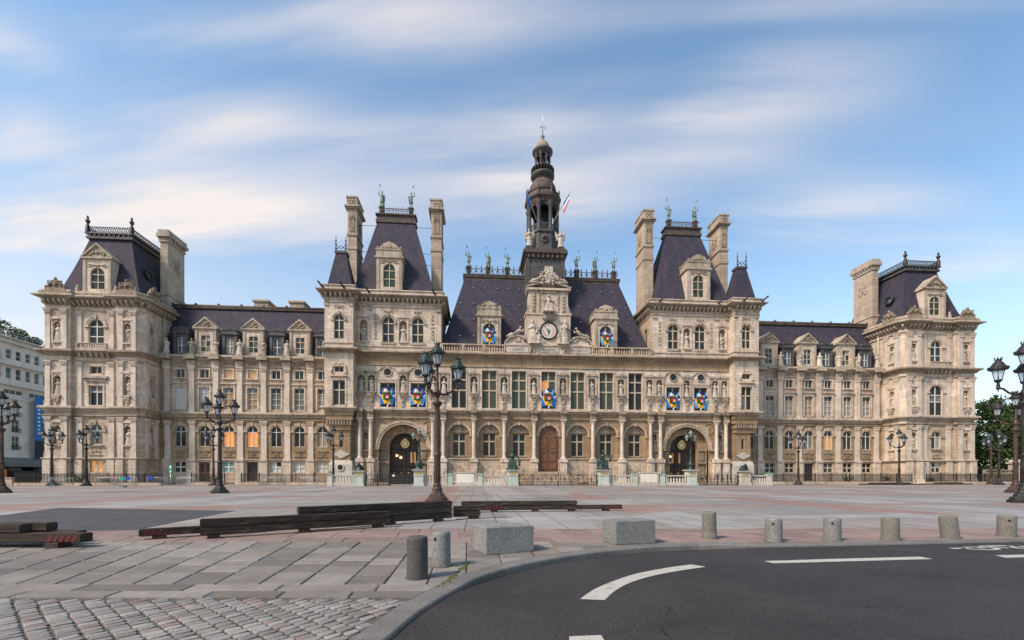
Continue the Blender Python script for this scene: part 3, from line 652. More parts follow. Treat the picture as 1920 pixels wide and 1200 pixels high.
COLS = [2.2, 6.66, 11.12, 15.55, 17.1, 25.95, 27.45]
GW = [4.43, 8.86, 13.33]
ops = [(0,2.85,1.9,8.8,True)]; ops1 = [(0,2.18,11.28,16.87,False)]
for s in (-1,1):
    ops += [(s*u,3.1,3.9,8.85,True) for u in GW]+[(s*21.4,6.9,.35,8.8,True),(s*26.7,.7,5.1,7.6,True),(s*16.33,.7,5.1,7.6,True)]
    ops1 += [(s*u,2.18,11.28,16.87,False) for u in GW]+[(s*u,2.17,11.28,14.85,False) for u in (19.25,23.62)]+[(s*u,1.0,13.5,15.95,True,.85) for u in COLS+[21.45]]
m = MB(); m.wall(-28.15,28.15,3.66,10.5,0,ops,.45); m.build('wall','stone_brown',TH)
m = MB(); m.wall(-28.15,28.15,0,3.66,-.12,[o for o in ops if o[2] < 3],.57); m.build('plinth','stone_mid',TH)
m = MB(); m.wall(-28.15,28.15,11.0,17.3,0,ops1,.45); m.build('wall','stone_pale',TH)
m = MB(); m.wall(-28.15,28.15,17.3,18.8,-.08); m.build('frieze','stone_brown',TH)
CEN = [(-32.1,4.1),(-32.1,-1.4),(-28.15,-1.4),(-28.15,0),(28.15,0),(28.15,-1.4),(32.1,-1.4),(32.1,4.1)]
CEN0 = CEN[3:5]
cornice(CEN0, 9.5, 9.85, .22, 'stone_trim_dark', 'entablature'); cornice(CEN, 10.5, 11.05, .5, 'stone_trim', 'string_course')
cornice(CEN0, 17.25, 17.5, .14, 'stone_trim', 'architrave'); cornice(CEN, 18.72, 19.35, .75, 'stone_trim_dark', 'cornice')
for a_, c_ in ((-28.15,-24.95),(-17.85,-1.6),(1.6,17.85),(24.95,28.15)): cornice([(a_,0),(c_,0)], 3.56, 3.9, .3, 'stone_trim', 'plinth_moulding'); cornice([(a_,0),(c_,0)], 0, .5, .3, 'stone_mid', 'footing')
# blind arches with cross windows and pediments
for s in (-1,1):
    for i, u in enumerate(GW):
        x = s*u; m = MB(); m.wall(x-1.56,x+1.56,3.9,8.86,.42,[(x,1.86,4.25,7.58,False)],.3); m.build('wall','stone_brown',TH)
        window(TH, x, .62, 4.25, 1.86, 3.33, rows=(2.16,), fm='frame_stone', pm='glass_dark', t=.06, bar=.2)
        m = MB(); m.box(-1.35,1.35,-.16,.03,0,.14); m.pry([(-1.35,.14),(1.35,.14),(0,1.02)],-.06,.03)
        m.pry([(-1.42,.14),(-1.2,.14),(0,.86),(1.2,.14),(1.42,.14),(0,1.12)],-.18,.03); m.lathe(0,0,[(.01,0),(.01,.01)],6)
        m.ring(0,.46,.2,.3,-.12,.03,0,2*math.pi,14); relief(m,0,.36,-.05,1.5,.5,4,8,.07); m.box(-1.2,1.2,-.1,.03,-.1,0); kind(m.build('pediment','stone_trim_dark',TH,(x,.42,7.72)),'stuff'); m = MB(); m.box(x-1.1,x+1.1,.34,.45,4.1,4.22); m.build('sill','stone_trim_dark',TH)
        arch_trim(x, 0, 7.3, 1.55, .3, 'stone_mid'); window(TH, x, .3, 11.28, 2.18, 5.59, rows=(2.66,4.22), fm='frame_stone', pm=('glass_leaded' if u < 11 and s*u < 9 else 'glass_dark'), t=.08, bar=.2)
        m = MB(); m.lathe(0,0,[(.66,0),(.66,.1),(.56,.1),(.54,.04),(.4,.05),(.36,.08),(.02,.085)],20,smooth=False); o = m.build('roundel','stone_mid',TH,(x,-.12,2.1),(R(90),0,0))
window(TH, 0, .3, 11.28, 2.18, 5.59, rows=(2.66,4.22), fm='frame_stone', t=.08, bar=.2, mats=['glass_leaded','lit_orange','glass_leaded','glass_leaded','glass_leaded','glass_leaded'])
arch_trim(0, 0, 7.375, 1.43, .34, 'stone_mid')
for x in [0]+[s*u for s in (-1,1) for u in GW]: frame_trim(x, 0, 11.28, 2.18, 5.59, .14, 'stone_pale', False, True)
# oak door in the middle
d = MB(); r = 1.42; d.pry([(-r,0),(r,0)]+[(r*math.cos(math.pi*i/16),5.46+r*math.sin(math.pi*i/16)) for i in range(17)],0,.12); DO = d.build('door','oak_door',TH,(0,.3,1.9))
d = MB()
for q in (-1,1):
    for z0,z1 in ((.25,1.3),(1.5,2.7),(2.85,4.6)): d.box(q*.14,q*1.28,-.06,.01,z0,z1)
    for z0,z1 in ((.4,1.15),(1.65,2.55),(3.0,4.45)): d.box(q*.28,q*1.14,-.1,-.05,z0,z1)
    d.ring(q*.71,4.6,.0,.52,-.06,.01); d.ell((q*.71,-.1,3.6),(.22,.06,.25))
d.box(-1.4,1.4,-.09,.01,5.18,5.4); d.ring(0,5.46,.34,.5,-.08,.01,0,2*math.pi,18); d.ell((0,-.04,5.46+.42-.4),(.26,.08,.26)); d.box(-.05,.05,-.09,.01,0,5.2); d.build('door_panel','oak_door',DO)
for q in (-1,1): m = MB(); m.lathe(0,0,[(.07,0),(.07,.03),(.03,.08)],8); m.build('door_handle','iron_black',DO,(q*.72,-.1,3.55),(R(90),0,0))
for k in range(5): m = MB(); m.box(-2.6-.35*k,2.6+.35*k,-1.1-.34*k,-.1,1.9-.38*(k+1),1.9-.38*k-.004 if k else 1.9); m.build('step','stone_mid',TH)
# columns with pedestals, blocks over them and consoles carrying statues
for s in (-1,1):
    for u in COLS:
        x = s*u; column(x, -.42, 3.72, .27, 5.9)
        def ped():
            m = MB(); m.box(-.55,.55,-.82,-.1,0,.5); m.box(-.46,.46,-.74,-.1,.5,3.3); m.box(-.58,.58,-.86,-.1,3.3,3.72)
            m.pry([(-.3,2.05),(0,1.25),(.3,2.05),(0,2.85)],-.79,-.7); m.pry([(-.18,2.05),(0,1.55),(.18,2.05),(0,2.55)],-.83,-.78); return m.mesh('pedestal')
        obj('pedestal', cached('ped', ped), 'stone_pale', TH, (x,0,0))
        def blk():
            m = MB(); m.box(-.42,.42,-.8,.02,9.62,9.95); m.box(-.38,.38,-.74,.02,9.95,10.5); m.box(-.5,.5,-.98,.02,10.5,11.0); return m.mesh('entablature_block')
        obj('entablature_block', cached('eblk', blk), 'stone_trim_dark', TH, (x,0,0))
    # statue niches of the main floor
    for i, u in enumerate(COLS+[21.45]): niche(s*u, 0, 13.5)
keys = ['robed','doublet','scholar','swords','lady','robed','scholar']; NTH = ['first','second','third','fourth']
for s in (-1,1):
    for i, u in enumerate(COLS[:4]):
        statue(keys[(i*2+(s>0))%7], (s*u,.22,13.52), 2.15, f'grey stone statue in {NTH[i]} main-floor niche from the central flag window, {SIDE[s]} side', 'statues along the main floor', flip=(i+s)%2==0)
    for i, (u, w_) in enumerate(((17.1,'before the two portal flags'),(21.45,'between the two portal flags'),(25.95,'just past the two portal flags'),(27.45,'next to the corner turret'))):
        statue(keys[(i*3+2+(s>0))%7], (s*u,.22,13.52), 2.15, f'grey stone statue in main-floor niche {w_}, {SIDE[s]} side', 'statues along the main floor', flip=i%2==0)
# ---- portals
def gate(x, s):
    G = obj('gate', None, None, TH, (x,1.75,.35)); r = 2.24
    a = MB(); a.pry([(-r,0),(r,0)]+[(r*math.cos(math.pi*i/18),5+r*math.sin(math.pi*i/18)) for i in range(19)],.14,.2); a.build('gate_backing','door_dark',G)
    a = MB(); a.box(-.09,.09,-.06,.12,0,5); a.box(-r,r,-.08,.12,4.86,5.06); a.box(-r,r,-.05,.12,2.36,2.5); a.box(-r,r,-.05,.12,0,.22)
    for q in (-1.66,-1.12,-.58,.58,1.12,1.66): a.box(q-.035,q+.035,-.03,.1,.2,4.9)
    for q in (-2.17,2.17): a.box(q-.09,q+.09,-.06,.12,0,5)
    a.ring(0,5,r-.14,r,-.06,.12,n=18); a.ring(0,5.72,.72,.82,-.04,.1,0,2*math.pi,20)
    for k in range(1,8):
        an = math.pi*k/8; a.tube([(.85*math.cos(an),.03,5.72+.85*math.sin(an)*.9),((r-.1)*math.cos(an),.03,5+(r-.1)*math.sin(an))],.03,5)
    a.build('gate_bars','iron_black',G)
    a = MB(); a.ring(0,5.72,.36,.66,-.09,.02,0,2*math.pi,20); a.box(-.3,.3,-.12,-.02,6.25,6.5)
    for i in range(4):
        cx = -1.62+1.08*i
        for k in range(8): an = k*math.pi/4; a.pry([(cx+.05*math.cos(an+1.57),1.3+.05*math.sin(an+1.57)),(cx+.24*math.cos(an),1.3+.24*math.sin(an)),(cx-.05*math.cos(an+1.57),1.3-.05*math.sin(an+1.57))],-.02,.04)
        a.ell((cx,-.02,1.3),(.1,.06,.1))
        for dx in (-.28,0,.28):
            for dz in (-.55,.55,.75): a.ell((cx+dx,0,1.3+dz),(.03,.04,.03),5,4)
    kind(a.build('gate_ornament','gold',G), 'stuff')
    a = MB(); a.box(-.26,.26,-.12,-.04,5.45,6.0); a.build('gate_shield','flag_white',G)
    for cx in ((-1.2,-.62) if s < 0 else (-1.85,)):
        a = MB(); a.ell((0,0,0),(.13,.1,.13)); a.build('gate_lamp','bulb',G,(cx,-.05,3.95 if cx < -1 else 3.7))
    a = MB()
    for q in ((.9,1.4) if s < 0 else (-1.4,-.3)): a.box(q-.16,q+.16,.1,.135,2.9,4.5)
    a.build('gate_glow','lit_door',G)
for s in (-1,1):
    x = s*21.4
    m = MB(); m.ring(x,5.35,2.25,3.5,.85,2.0,n=22); m.ring(x,5.35,3.44,3.6,.4,.9,n=22); m.box(x-3.6,x-2.25,.85,2.0,.3,5.35); m.box(x+2.25,x+3.6,.85,2.0,.3,5.35); m.box(x-3.6,x-3.44,.4,.86,.3,5.35); m.box(x+3.44,x+3.6,.4,.86,.3,5.35); m.build('portal_arch','stone_brown',TH)
    m = MB(); m.ring(x,5.35,3.4,3.72,-.14,.03,n=24); m.ring(x,5.35,3.72,4.0,-.22,.03,n=24); m.build('archivolt','stone_mid',TH)
    m = MB()
    for q in (-1,1): m.box(x+q*2.3,x+q*3.42,.6,.86,5.1,5.36); m.box(x+q*2.2,x+q*3.5,.55,.86,3.1,3.5); m.box(x+q*2.5,x+q*3.2,.76,.86,3.7,4.9); m.box(x+q*2.5,x+q*3.2,.76,.86,.9,2.9); m.box(x+q*3.4,x+q*4.2,-.3,.03,5.08,5.36); m.ring(x+q*3.6,8.55,.72,.86,-.1,.03,0,2*math.pi,20)
    m.pry([(x-.45,8.1),(x,7.6),(x+.45,8.1),(x,8.65)],.7,.86); kind(m.build('portal_panel','stone_trim_dark',TH),'stuff')
    m = MB(); m.box(x-4.4,x+4.4,-1.5,2.2,0,.34); m.build('step','stone_mid',TH)
    gate(x, s)
    for u in (16.33,26.7):
        xx = s*u; niche(xx,0,5.1,.7,2.5,0,'stone_trim_dark'); m = MB(); relief(m,0,0,0,.7,1.2,7,int(u*10),.16); m.build('carved_ornament','stone_trim',TH,(xx,-.05,8.65))
        statue('lady' if u < 20 else 'doublet', (xx,.1,5.12), 1.95, f'small brown statue between paired columns {"on the clock side" if u<20 else "on the turret side"} of portal, {SIDE[s]} side', 'portal niche statues', mat='stone_trim_dark')
    for u in (19.25,23.62):
        xx = s*u; window(TH, xx, .32, 11.28, 2.17, 3.57, rows=(2.3,), fm='frame_stone', pm='glass_dark', t=.08, bar=.16); frame_trim(xx,0,11.28,2.17,3.57,.16,'stone_pale',False,True)
        m = MB(); m.lathe(0,0,[(.5,0),(.66,0),(.66,.12),(.6,.16),(.5,.1)],22); o = m.build('oculus','stone_trim',TH,(xx,-.0,16.36),(R(90),0,0)); m = MB(); m.lathe(0,0,[(.5,0),(.5,.06)],20); m.build('pane','glass_dark',o)
        arch_trim(xx, 0, 15.55, 1.45, .26, 'stone_trim', 0., True, False); m = MB(); m.box(xx-1.5,xx+1.5,-.12,.02,15.1,15.35); m.build('ledge','stone_trim',TH)

# ---- pavilions beside the middle, with corner turrets
for s in (-1,1):
    X = lambda u: s*u
    m = MB(); wops = [(X(19.3),1.67,20.75,24.43,True),(X(23.55),1.67,20.75,24.43,True),(X(21.42),1.1,20.85,23.9,True,.85),(X(27.05),1.1,20.85,23.9,True,.85)]
    m.wall(X(15.9),X(28.15),19.3,26.4,0,wops,.45); m.build('wall','stone_pale',TH)
    M = Matrix.Translation((X(15.9),0,0)) @ Matrix.Rotation(R(90) if s < 0 else R(-90),4,'Z')          # inner return facing the clock
    a = MB(M); q = (-1 if s > 0 else 1); a.wall(0,9*q,19.3,26.4,0,[(q*2.4,1.5,20.75,24.4,True)],.4); a.build('wall','stone_mid',TH)
    window(TH, X(15.9)+s*.25, 2.4, 20.75, 1.5, 3.65, True, rows=(1.5,2.9), fm='frame_stone', pm='glass_dark', bar=.12, rot=R(90) if s < 0 else R(-90))
    for u in (19.3,23.55):
        window(TH, X(u), .28, 20.75, 1.67, 3.68, True, rows=(1.22,2.75), fm='frame_cream', pm='glass_grey', bar=.15); arch_trim(X(u),0,23.6,.84,.34,'stone_trim')
        m = MB(); relief(m,X(u),25.15,-.02,1.3,.45,6,int(u),.1); kind(m.build('carved_ornament','stone_trim_dark',TH),'stuff')
        m = MB(); m.box(X(u)-1.05,X(u)+1.05,-.12,.02,20.4,20.74); m.build('sill','stone_trim',TH)
    for u, kk, nm in ((21.42,'robed','between the arched windows'),(27.05,'doublet','beside the turret')):
        niche(X(u),0,20.85,1.1,3.05,0,'stone_pale'); statue(kk,(X(u),.22,20.87),2.4,f'pale stone statue in attic niche {nm} of high pavilion, {SIDE[s]} side','attic niche statues',flip=s>0)
    for u in (25.35,17.15):
        m = MB()
        for k in range(7): relief(m,X(u),24.6-.55*k,-.02,.55,.5,3,k+int(u),.09)
        kind(m.build('carved_panel','stone_trim_dark',TH),'stuff'); 
    for u in (16.35,26.2,28.0-.15): pilaster(X(u),0,25.3,.5,1.1,.1,'stone_trim')
    path = mir([(15.9,9.5),(15.9,0),(28.15,0),(28.15,-1.4),(32.1,-1.4),(32.1,7)], s)
    cornice(path, 27.0, 27.5, .95, 'stone_trim', 'cornice', (26.4,27.02,.6,.62,.28)); m = MB(); m.sweep(path, flat(26.2,26.5,.1)); m.sweep(path, flat(27.5,28.15,.3,.5)); m.sweep(path, flat(28.05,28.2,.42,.4)); m.build('parapet','stone_pale',TH)
    m = MB(); m.sweep(path, flat(26.4,27.1,.02,.3)); m.build('frieze','stone_trim_dark',TH)
    m = MB(); m.sweep(path, flat(25.75,25.85,.1)); m.sweep(path, flat(20.05,20.2,.12)); m.build('string_course','stone_pale',TH)
    for u, v in ((16.6,0),(25.9,0),(29.0,-1.4),(31.9,-1.4)):
        m = MB(); m.tube([(0,.1,-.1),(0,-.5,.1),(0,-1.25,.42)],[.17,.15,.1],7); m.ell((0,-1.3,.46),(.13,.2,.14)); m.build('gargoyle','iron_dark',TH,(X(u),v-.5,27.45),s*.35)
    # turret bay
    x0, x1 = X(28.15), X(32.1); xc = X(30.12)
    m = MB(); m.wall(x0,x1,11.0,18.8,-1.4,[(xc,1.7,11.3,14.8,False),(xc,1.2,15.98,16.72,False)],.4); m.wall(x0,x1,19.3,26.4,-1.4,[(xc,1.37,20.7,24.1,True)],.4); m.build('wall','stone_pale',TH)
    for u, rz, L in ((28.15,(R(-90) if s > 0 else R(90)),1.4),(32.1,(R(90) if s > 0 else R(-90)),8.4)):
        M = Matrix.Translation((X(u),-1.4,0)) @ Matrix.Rotation(rz,4,'Z'); a = MB(M); q = 1 if ((u > 30) == (s > 0)) else -1
        a.wall(0,q*L,10.6,26.4,0); a.build('wall','stone_pale',TH)
    window(TH,xc,-1.15,20.7,1.37,3.4,True,rows=(1.2,2.6),fm='frame_cream',pm='glass_grey',bar=.14); arch_trim(xc,-1.4,23.42,.69,.3,'stone_trim')
    window(TH,xc,-1.15,11.3,1.7,3.5,rows=(2.15,),fm='frame_cream',bar=.16,mats=['glass_grey','glass_dark'] if s < 0 else ['glass_pale','glass_dark','glass_dark','glass_dark']); frame_trim(xc,-1.4,11.3,1.7,3.5,.22,'stone_pale',True,False)
    window(TH,xc,-1.15,15.98,1.2,.74,fm='frame_cream',pm='glass_grey',t=.05,bar=.08); m = MB(); relief(m,0,0,0,1.5,.5,5,77,.14)
    for q in (-1,1): m.tube([(q*.75,-.08,-1.35),(q*1.1,-.1,-1.2),(q*.8,-.1,-.4)],.09,6)
    m.box(-.95,.95,-.16,.02,-.38,-.24); m.build('carved_surround','stone_pale',TH,(xc,-1.4,17.15))
    m = MB(); relief(m,xc,25.15,-1.42,1.4,.5,6,31,.1); kind(m.build('carved_ornament','stone_trim_dark',TH),'stuff')
    for q in (-1,1): pilaster(xc+q*1.7,-1.4,25.3,.45,1.1,.08,'stone_trim')
    m = MB()                                                      # corbel stepping back to the slim foot
    for za, zb, o0, y in ((9.9,10.5,.0,-1.4),(9.2,9.9,.12,-1.28),(8.5,9.2,.32,-1.1),(7.85,8.5,.5,-.95)): m.box(X(28.15+o0),X(32.1-o0),y,4.1,za,zb)
    m.build('corbel','stone_brown',TH); m = MB()
    for i in range(9): m.box(X(28.5+.4*i),X(28.72+.4*i),-1.26,-1.0,8.55,9.15)
    kind(m.build('dentil_row','stone_trim_dark',TH),'stuff')
    m = MB(); m.wall(X(28.75),X(31.2),3.5,7.85,-.72,[(X(30.0),.55,5.3,7.0,True)],.3); m.box(X(28.76),X(31.19),-.42,4.1,3.5,7.85); m.build('turret_foot','stone_brown',TH)
    m = MB(); m.box(X(28.4),X(31.6),-1.05,4,0,2.9); m.frus((min(X(28.4),X(31.6)),max(X(28.4),X(31.6)),-1.05,4),2.9,(min(X(28.6),X(31.4)),max(X(28.6),X(31.4)),-.85,4),3.5); m.box(X(28.2),X(31.8),-1.25,4,0,.6); m.pry([(X(30)-1.15,4.35),(X(30),3.75),(X(30)+1.15,4.35),(X(30),4.95)],-.85,-.7); m.build('turret_base','stone_white',TH)
    m = MB(); m.lathe(0,0,[(.36,0),(.56,0),(.56,.1),(.45,.14),(.36,.08)],20); o = m.build('oculus','stone_white',TH,(X(30),-1.04,2.45),(R(90),0,0)); m = MB(); m.lathe(0,0,[(.37,.0),(.37,.05)],18); m.build('pane','black_gap',o)
    window(TH,X(30.0),-.55,5.3,.55,1.7,True,1,(),fm='frame_stone',pm='glass_dark')
    # high slate roof, crest, copper men
    rb = (min(X(16.9),X(28.75)),max(X(16.9),X(28.75)),.55,11.5); rt = (min(X(20.5),X(26.2)),max(X(20.5),X(26.2)),5.3,6.7)
    m = MB(); m.frus(rb,28.1,rt,41.2); RO = m.build('roof','slate',TH)
    m = MB(); m.box(rb[0]-.1,rb[1]+.1,rb[2]-.12,rb[3],28.1,28.5); m.build('roof_gutter','zinc',RO)
    m = MB(); m.box(rt[0]-.25,rt[1]+.25,rt[2]-.25,rt[3]+.25,41.0,41.5); m.box(rt[0]-.1,rt[1]+.1,rt[2]-.1,rt[3]+.1,41.5,42.2); m.box(rt[0]-.3,rt[1]+.3,rt[2]-.3,rt[3]+.3,42.2,42.4); m.build('roof_crown','lead_rust',RO)
    m = MB(); n = 7; L = rt[1]-rt[0]-.8
    for yy in (rt[2]-.1,):
        m.box(rt[0],rt[1],yy-.04,yy+.04,42.45,42.52); m.box(rt[0],rt[1],yy-.04,yy+.04,43.2,43.27)
        for i in range(n):
            a, b_ = rt[0]+.4+L*i/n, rt[0]+.4+L*(i+1)/n; c = (a+b_)/2
            m.tube([(a,yy,43.15),(c,yy,42.5),(b_,yy,43.15)],.04,5); m.ring(c,43.0,.12,.18,yy-.03,yy+.03,0,2*math.pi,8); m.tube([(a,yy,42.4),(a,yy,43.6)],[.05,.03],5)
    kind(m.build('roof_cresting','lead_rust',RO),'stuff')
    for u in (21.1,25.65):
        m = MB(); m.box(-.32,.32,-.32,.32,0,1.15); m.box(-.4,.4,-.4,.4,1.15,1.3); m.build('statue_pedestal','lead_rust',RO,(X(u),5.8,42.4))
        statue('knight' if u < 22 else 'knight2',(X(u),5.8,43.72),2.55,f'green copper man on the {SIDE[s]} side high roof, {"nearer" if u<22 else "farther from"} the bell tower','copper men on the roof crests','copper_green',flip=(u<22)==(s<0),name='roof_statue')
    # turret roof
    tb = (min(X(28.35),X(31.85)),max(X(28.35),X(31.85)),-1.15,2.3); tt = (min(X(29.55),X(30.95)),max(X(29.55),X(30.95)),.0,1.2)
    m = MB(); m.frus(tb,28.1,tt,33.5); TR = m.build('roof','slate',TH)
    m = MB(); m.box(tb[0]-.08,tb[1]+.08,tb[2]-.08,tb[3],28.1,28.45); m.build('roof_gutter','zinc',TR); m = MB(); m.box(tt[0]-.15,tt[1]+.15,tt[2]-.15,tt[3]+.15,33.4,33.75)
    for a in (tt[0],tt[1]):
        m.tube([(a,.0,33.7),(a,.0,35.9)],[.09,.05],6)
        for z in (34.1,34.7,35.2): m.ell((a,.0,z),(.14,.14,.14),6,4)
    m.tube([(tt[0],0,34.6),((tt[0]+tt[1])/2,0,34.0),(tt[1],0,34.6)],.05,5); m.tube([(tt[0],0,33.9),((tt[0]+tt[1])/2,0,34.5),(tt[1],0,33.9)],.05,5); m.build('roof_finial','lead_dark',TR)
    # chimneys
    for (u0,u1,v0,v1,z0,zt,nm) in ((16.2,17.75,4.0,7.6,27.5,44.3,0),(29.15,30.5,4.3,7.8,27.5,44.3,1)):
        m = MB(); a, b_ = min(X(u0),X(u1)), max(X(u0),X(u1))
        m.box(a,b_,v0,v1,z0,zt-1.4); m.box(a-.12,b_+.12,v0-.12,v1+.12,z0,z0+1.2); m.box(a-.1,b_+.1,v0-.1,v1+.1,36.2,36.6); m.box(a-.14,b_+.14,v0-.14,v1+.14,38.3,38.6); C_ = m.build('chimney','chimney_stone',TH)
        m = MB(); m.box(a-.2,b_+.2,v0-.2,v1+.2,zt-1.9,zt-1.7); m.box(a-.42,b_+.42,v0-.42,v1+.42,zt-1.7,zt-1.45); m.box(a-.1,b_+.1,v0-.1,v1+.1,zt-1.45,zt-.25); m.box(a-.2,b_+.2,v0-.2,v1+.2,zt-.25,zt); m.build('chimney_cap','stone_trim',C_)
        m = MB(); relief(m,(a+b_)/2,zt-.85,v0-.12,1.2,.8,5,4,.08); m.box(a+.3,b_-.3,v0-.08,v0+.02,38.9,41.9); relief(m,(a+b_)/2,41.2,v0-.1,.8,1.2,5,9,.08)
        for sx in ((a,-1),(b_,1)):
            M = Matrix.Translation((sx[0],(v0+v1)/2,40.2)) @ Matrix.Rotation(R(90)*sx[1],4,'Z'); q = MB(M); relief(q,0,0,-.03,1.6,2.4,7,6,.1); m.add(q.v,q.f,True)
        m.build('carved_panel','stone_trim_dark',C_)
    for z in (34.5,36.3,40.4):
        m = MB(); m.tube([(X(17.7),5.2,z),(X(29.2),5.2,z)],.035,4); m.build('tie_rod','iron_black',TH)
# ---- frontispiece with the clock
m = MB(); m.box(-6.35,6.35,-.25,1.6,19.3,20.7); m.box(-6.5,6.5,-.4,1.6,20.6,20.85); m.box(-3.35,3.35,.0,2.2,20.85,25.35); m.box(-3.5,3.5,-.12,2.2,25.35,25.6); m.box(-2.95,2.95,.05,2.2,25.6,29.0)
m.box(-3.3,3.3,-.3,2.2,29.0,29.3); FR = m.build('frontispiece','stone_pale',TH)
m = MB()
for q in (-1,1):
    m.pry([(q*3.4,29.3),(q*3.4,29.5),(q*.9,30.35),(q*.9,30.05)],-.35,1.5); m.box(q*2.0,q*2.55,-.06,.06,25.8,28.9); m.box(q*1.35,q*1.5,-.1,.06,25.6,28.9)
    m.frus((min(q*3.0,q*3.4),max(q*3.0,q*3.4),.1,1.5),25.6,(min(q*2.95,q*3.0),max(q*2.95,q*3.0),.1,1.5),27.0); m.ring(q*4.75,20.1,1.9,2.12,-.35,1.2,R(22),R(158),12)
    for k in range(5): m.ell((q*2.27,-.08,26.1+.5*k),(.16,.1,.2),6,4)
    m.box(q*2.7,q*2.95,-.46,.05,19.6,20.55); m.box(q*2.1,q*2.35,-.46,.05,19.6,20.55)
m.box(-1.5,1.5,-.1,.06,28.6,28.95); m.box(-.95,.95,-.35,.06,24.75,25.5); m.frus((-.6,.6,-.2,.06),24.45,(-.95,.95,-.4,.06),24.75); kind(m.build('carved_frame','stone_trim',FR),'stuff')
m = MB()
for q in (-1,1): m.box(q*3.4,q*6.2,-.1,1.0,20.85,21.25)
for q in (-1,1): m.frus((min(q*3.5,q*6.1),max(q*3.5,q*6.1),-.1,1.0),21.25,(min(q*4.0,q*5.6),max(q*4.0,q*5.6),-.1,1.0),22.0)
m.build('segmental_pediment','stone_pale',FR)
for q, w_ in ((-4.6,'LIBERTÉ'),(0,'ÉGALITÉ'),(4.6,'FRATERNITÉ')):
    m = MB(); m.box(-1.55,1.55,-.05,.02,-.38,.38); P_ = m.build('inscription_panel','stone_white',FR,(q,-.26,20.02))
    cu = bpy.data.curves.new('letters','FONT'); cu.body = w_; cu.align_x = 'CENTER'; cu.align_y = 'CENTER'; cu.size = .48; cu.extrude = .012
    to = bpy.data.objects.new('tmp', cu); COL.objects.link(to); bpy.context.view_layer.update()
    me = bpy.data.meshes.new_from_object(to.evaluated_get(bpy.context.evaluated_depsgraph_get())); bpy.data.objects.remove(to)
    obj('lettering', me, 'stone_trim_dark', P_, (0,-.06,0), (R(90),0,0))
for q in (-2.53,2.53):
    m = MB(); relief(m,0,0,0,.5,.6,5,2,.14); m.build('lion_mask','stone_trim_dark',FR,(q,-.48,20.1))
# clock: dial, cartouche numerals, hands
m = MB(); m.lathe(0,0,[(1.12,0),(1.36,0),(1.36,.12),(1.28,.2),(1.16,.16),(1.12,.08)],40); CK = m.build('clock','bronze_dark',FR,(0,-.02,22.98),(R(90),0,0))
m = MB(); m.lathe(0,0,[(1.13,.0),(1.13,.05)],40); m.build('clock_dial','clock_face',CK)
m = MB(); m.lathe(0,0,[(.34,.05),(.34,.075)],24); m.build('dial_centre','clock_teal',CK); m = MB(); m.lathe(0,0,[(.16,.05),(.16,.1)],16); m.build('dial_boss','gold',CK)
NUM = ['XII','I','II','III','IIII','V','VI','VII','VIII','IX','X','XI']
for k in range(12):
    a = R(90-30*k); m = MB(Matrix.Rotation(a-R(90),4,'Z')); t_ = NUM[k]; w = .052*len(t_)
    for i, ch in enumerate(t_):
        x = (i-(len(t_)-1)/2)*.085
        if ch == 'I': m.box(x-.016,x+.016,.66,.95,.052,.062)
        elif ch == 'V': m.prz([(x-.05,.95),(x-.02,.95),(x+.01,.66),(x-.015,.66)],.052,.062); m.prz([(x+.05,.95),(x+.02,.95),(x-.01,.66),(x+.015,.66)],.053,.063)
        else: m.prz([(x-.05,.95),(x-.02,.95),(x+.05,.66),(x+.02,.66)],.052,.062); m.prz([(x+.05,.95),(x+.02,.95),(x-.05,.66),(x-.02,.66)],.053,.063)
    m.build('numeral','clock_ink',CK)
for k in range(12):
    m = MB(Matrix.Rotation(R(15+30*k),4,'Z')); m.box(-.012,.012,.42,1.08,.051,.056); m.build('dial_line','clock_ink',CK)
m = MB(Matrix.Rotation(R(43),4,'Z')); m.prz([(-.05,-.2),(.05,-.2),(.02,1.0),(-.02,1.0)],.09,.11); m.build('minute_hand','iron_black',CK)
m = MB(Matrix.Rotation(R(182),4,'Z')); m.prz([(-.06,-.15),(.06,-.15),(.09,.45),(0,.66),(-.09,.45)],.07,.088); m.build('hour_hand','iron_black',CK)
# sculpture of the frontispiece
statue('city',(0,-.12,25.62),2.95,'white stone seated woman with branch in panel above the clock','clock sculptures',mat='statue_stone')
for q in (-1,1):
    statue('lady',(q*2.35,-.35,20.9),3.6,f'tall pale stone standing figure flanking the clock on the {SIDE[q]} side','clock sculptures',flip=q<0)
    statue('reclining',(q*5.0,-.05,21.85),1.75,f'pale stone figure reclining on the curved pediment, {SIDE[q]} side of clock','clock sculptures',flip=q>0)
    statue('reclining',(q*1.6,-.1,30.0),1.75,f'stone figure leaning on the crowning shield above the clock, {SIDE[q]} side','clock sculptures',flip=q>0)
    statue('lady',(q*1.55,-.62,20.9),1.7,f'small stone child figure at the foot of the clock, {SIDE[q]} side','clock sculptures',flip=q>0)
m = MB(); m.ell((0,-.1,30.9),(.75,.35,1.0),12,8); m.box(-.6,.6,-.3,.5,31.7,32.1)
for k in range(5): m.frus((-.6+.25*k,-.4+.25*k,-.3,.3),32.1,(-.55+.25*k,-.45+.25*k,-.2,.1),32.6)
for k in range(26): a = random.uniform(0,6.28); rr = random.uniform(.5,1.1); m.ell((rr*math.cos(a)*1.4,-.25,30.8+rr*math.sin(a)),(random.uniform(.12,.28),.22,random.uniform(.12,.28)),6,4)
m.ell((0,-.35,30.1),(.35,.3,.35)); m.build('crowning_shield','statue_stone',FR)
for q in (-1,1):
    m = MB()
    for k in range(18): m.ell((q*(3.9+random.uniform(-.3,2.0)),-.1,21.6+random.uniform(-.3,.5)),(random.uniform(.12,.28),.2,random.uniform(.1,.25)),6,4)
    kind(m.build('carved_trophy','statue_stone',FR),'stuff')
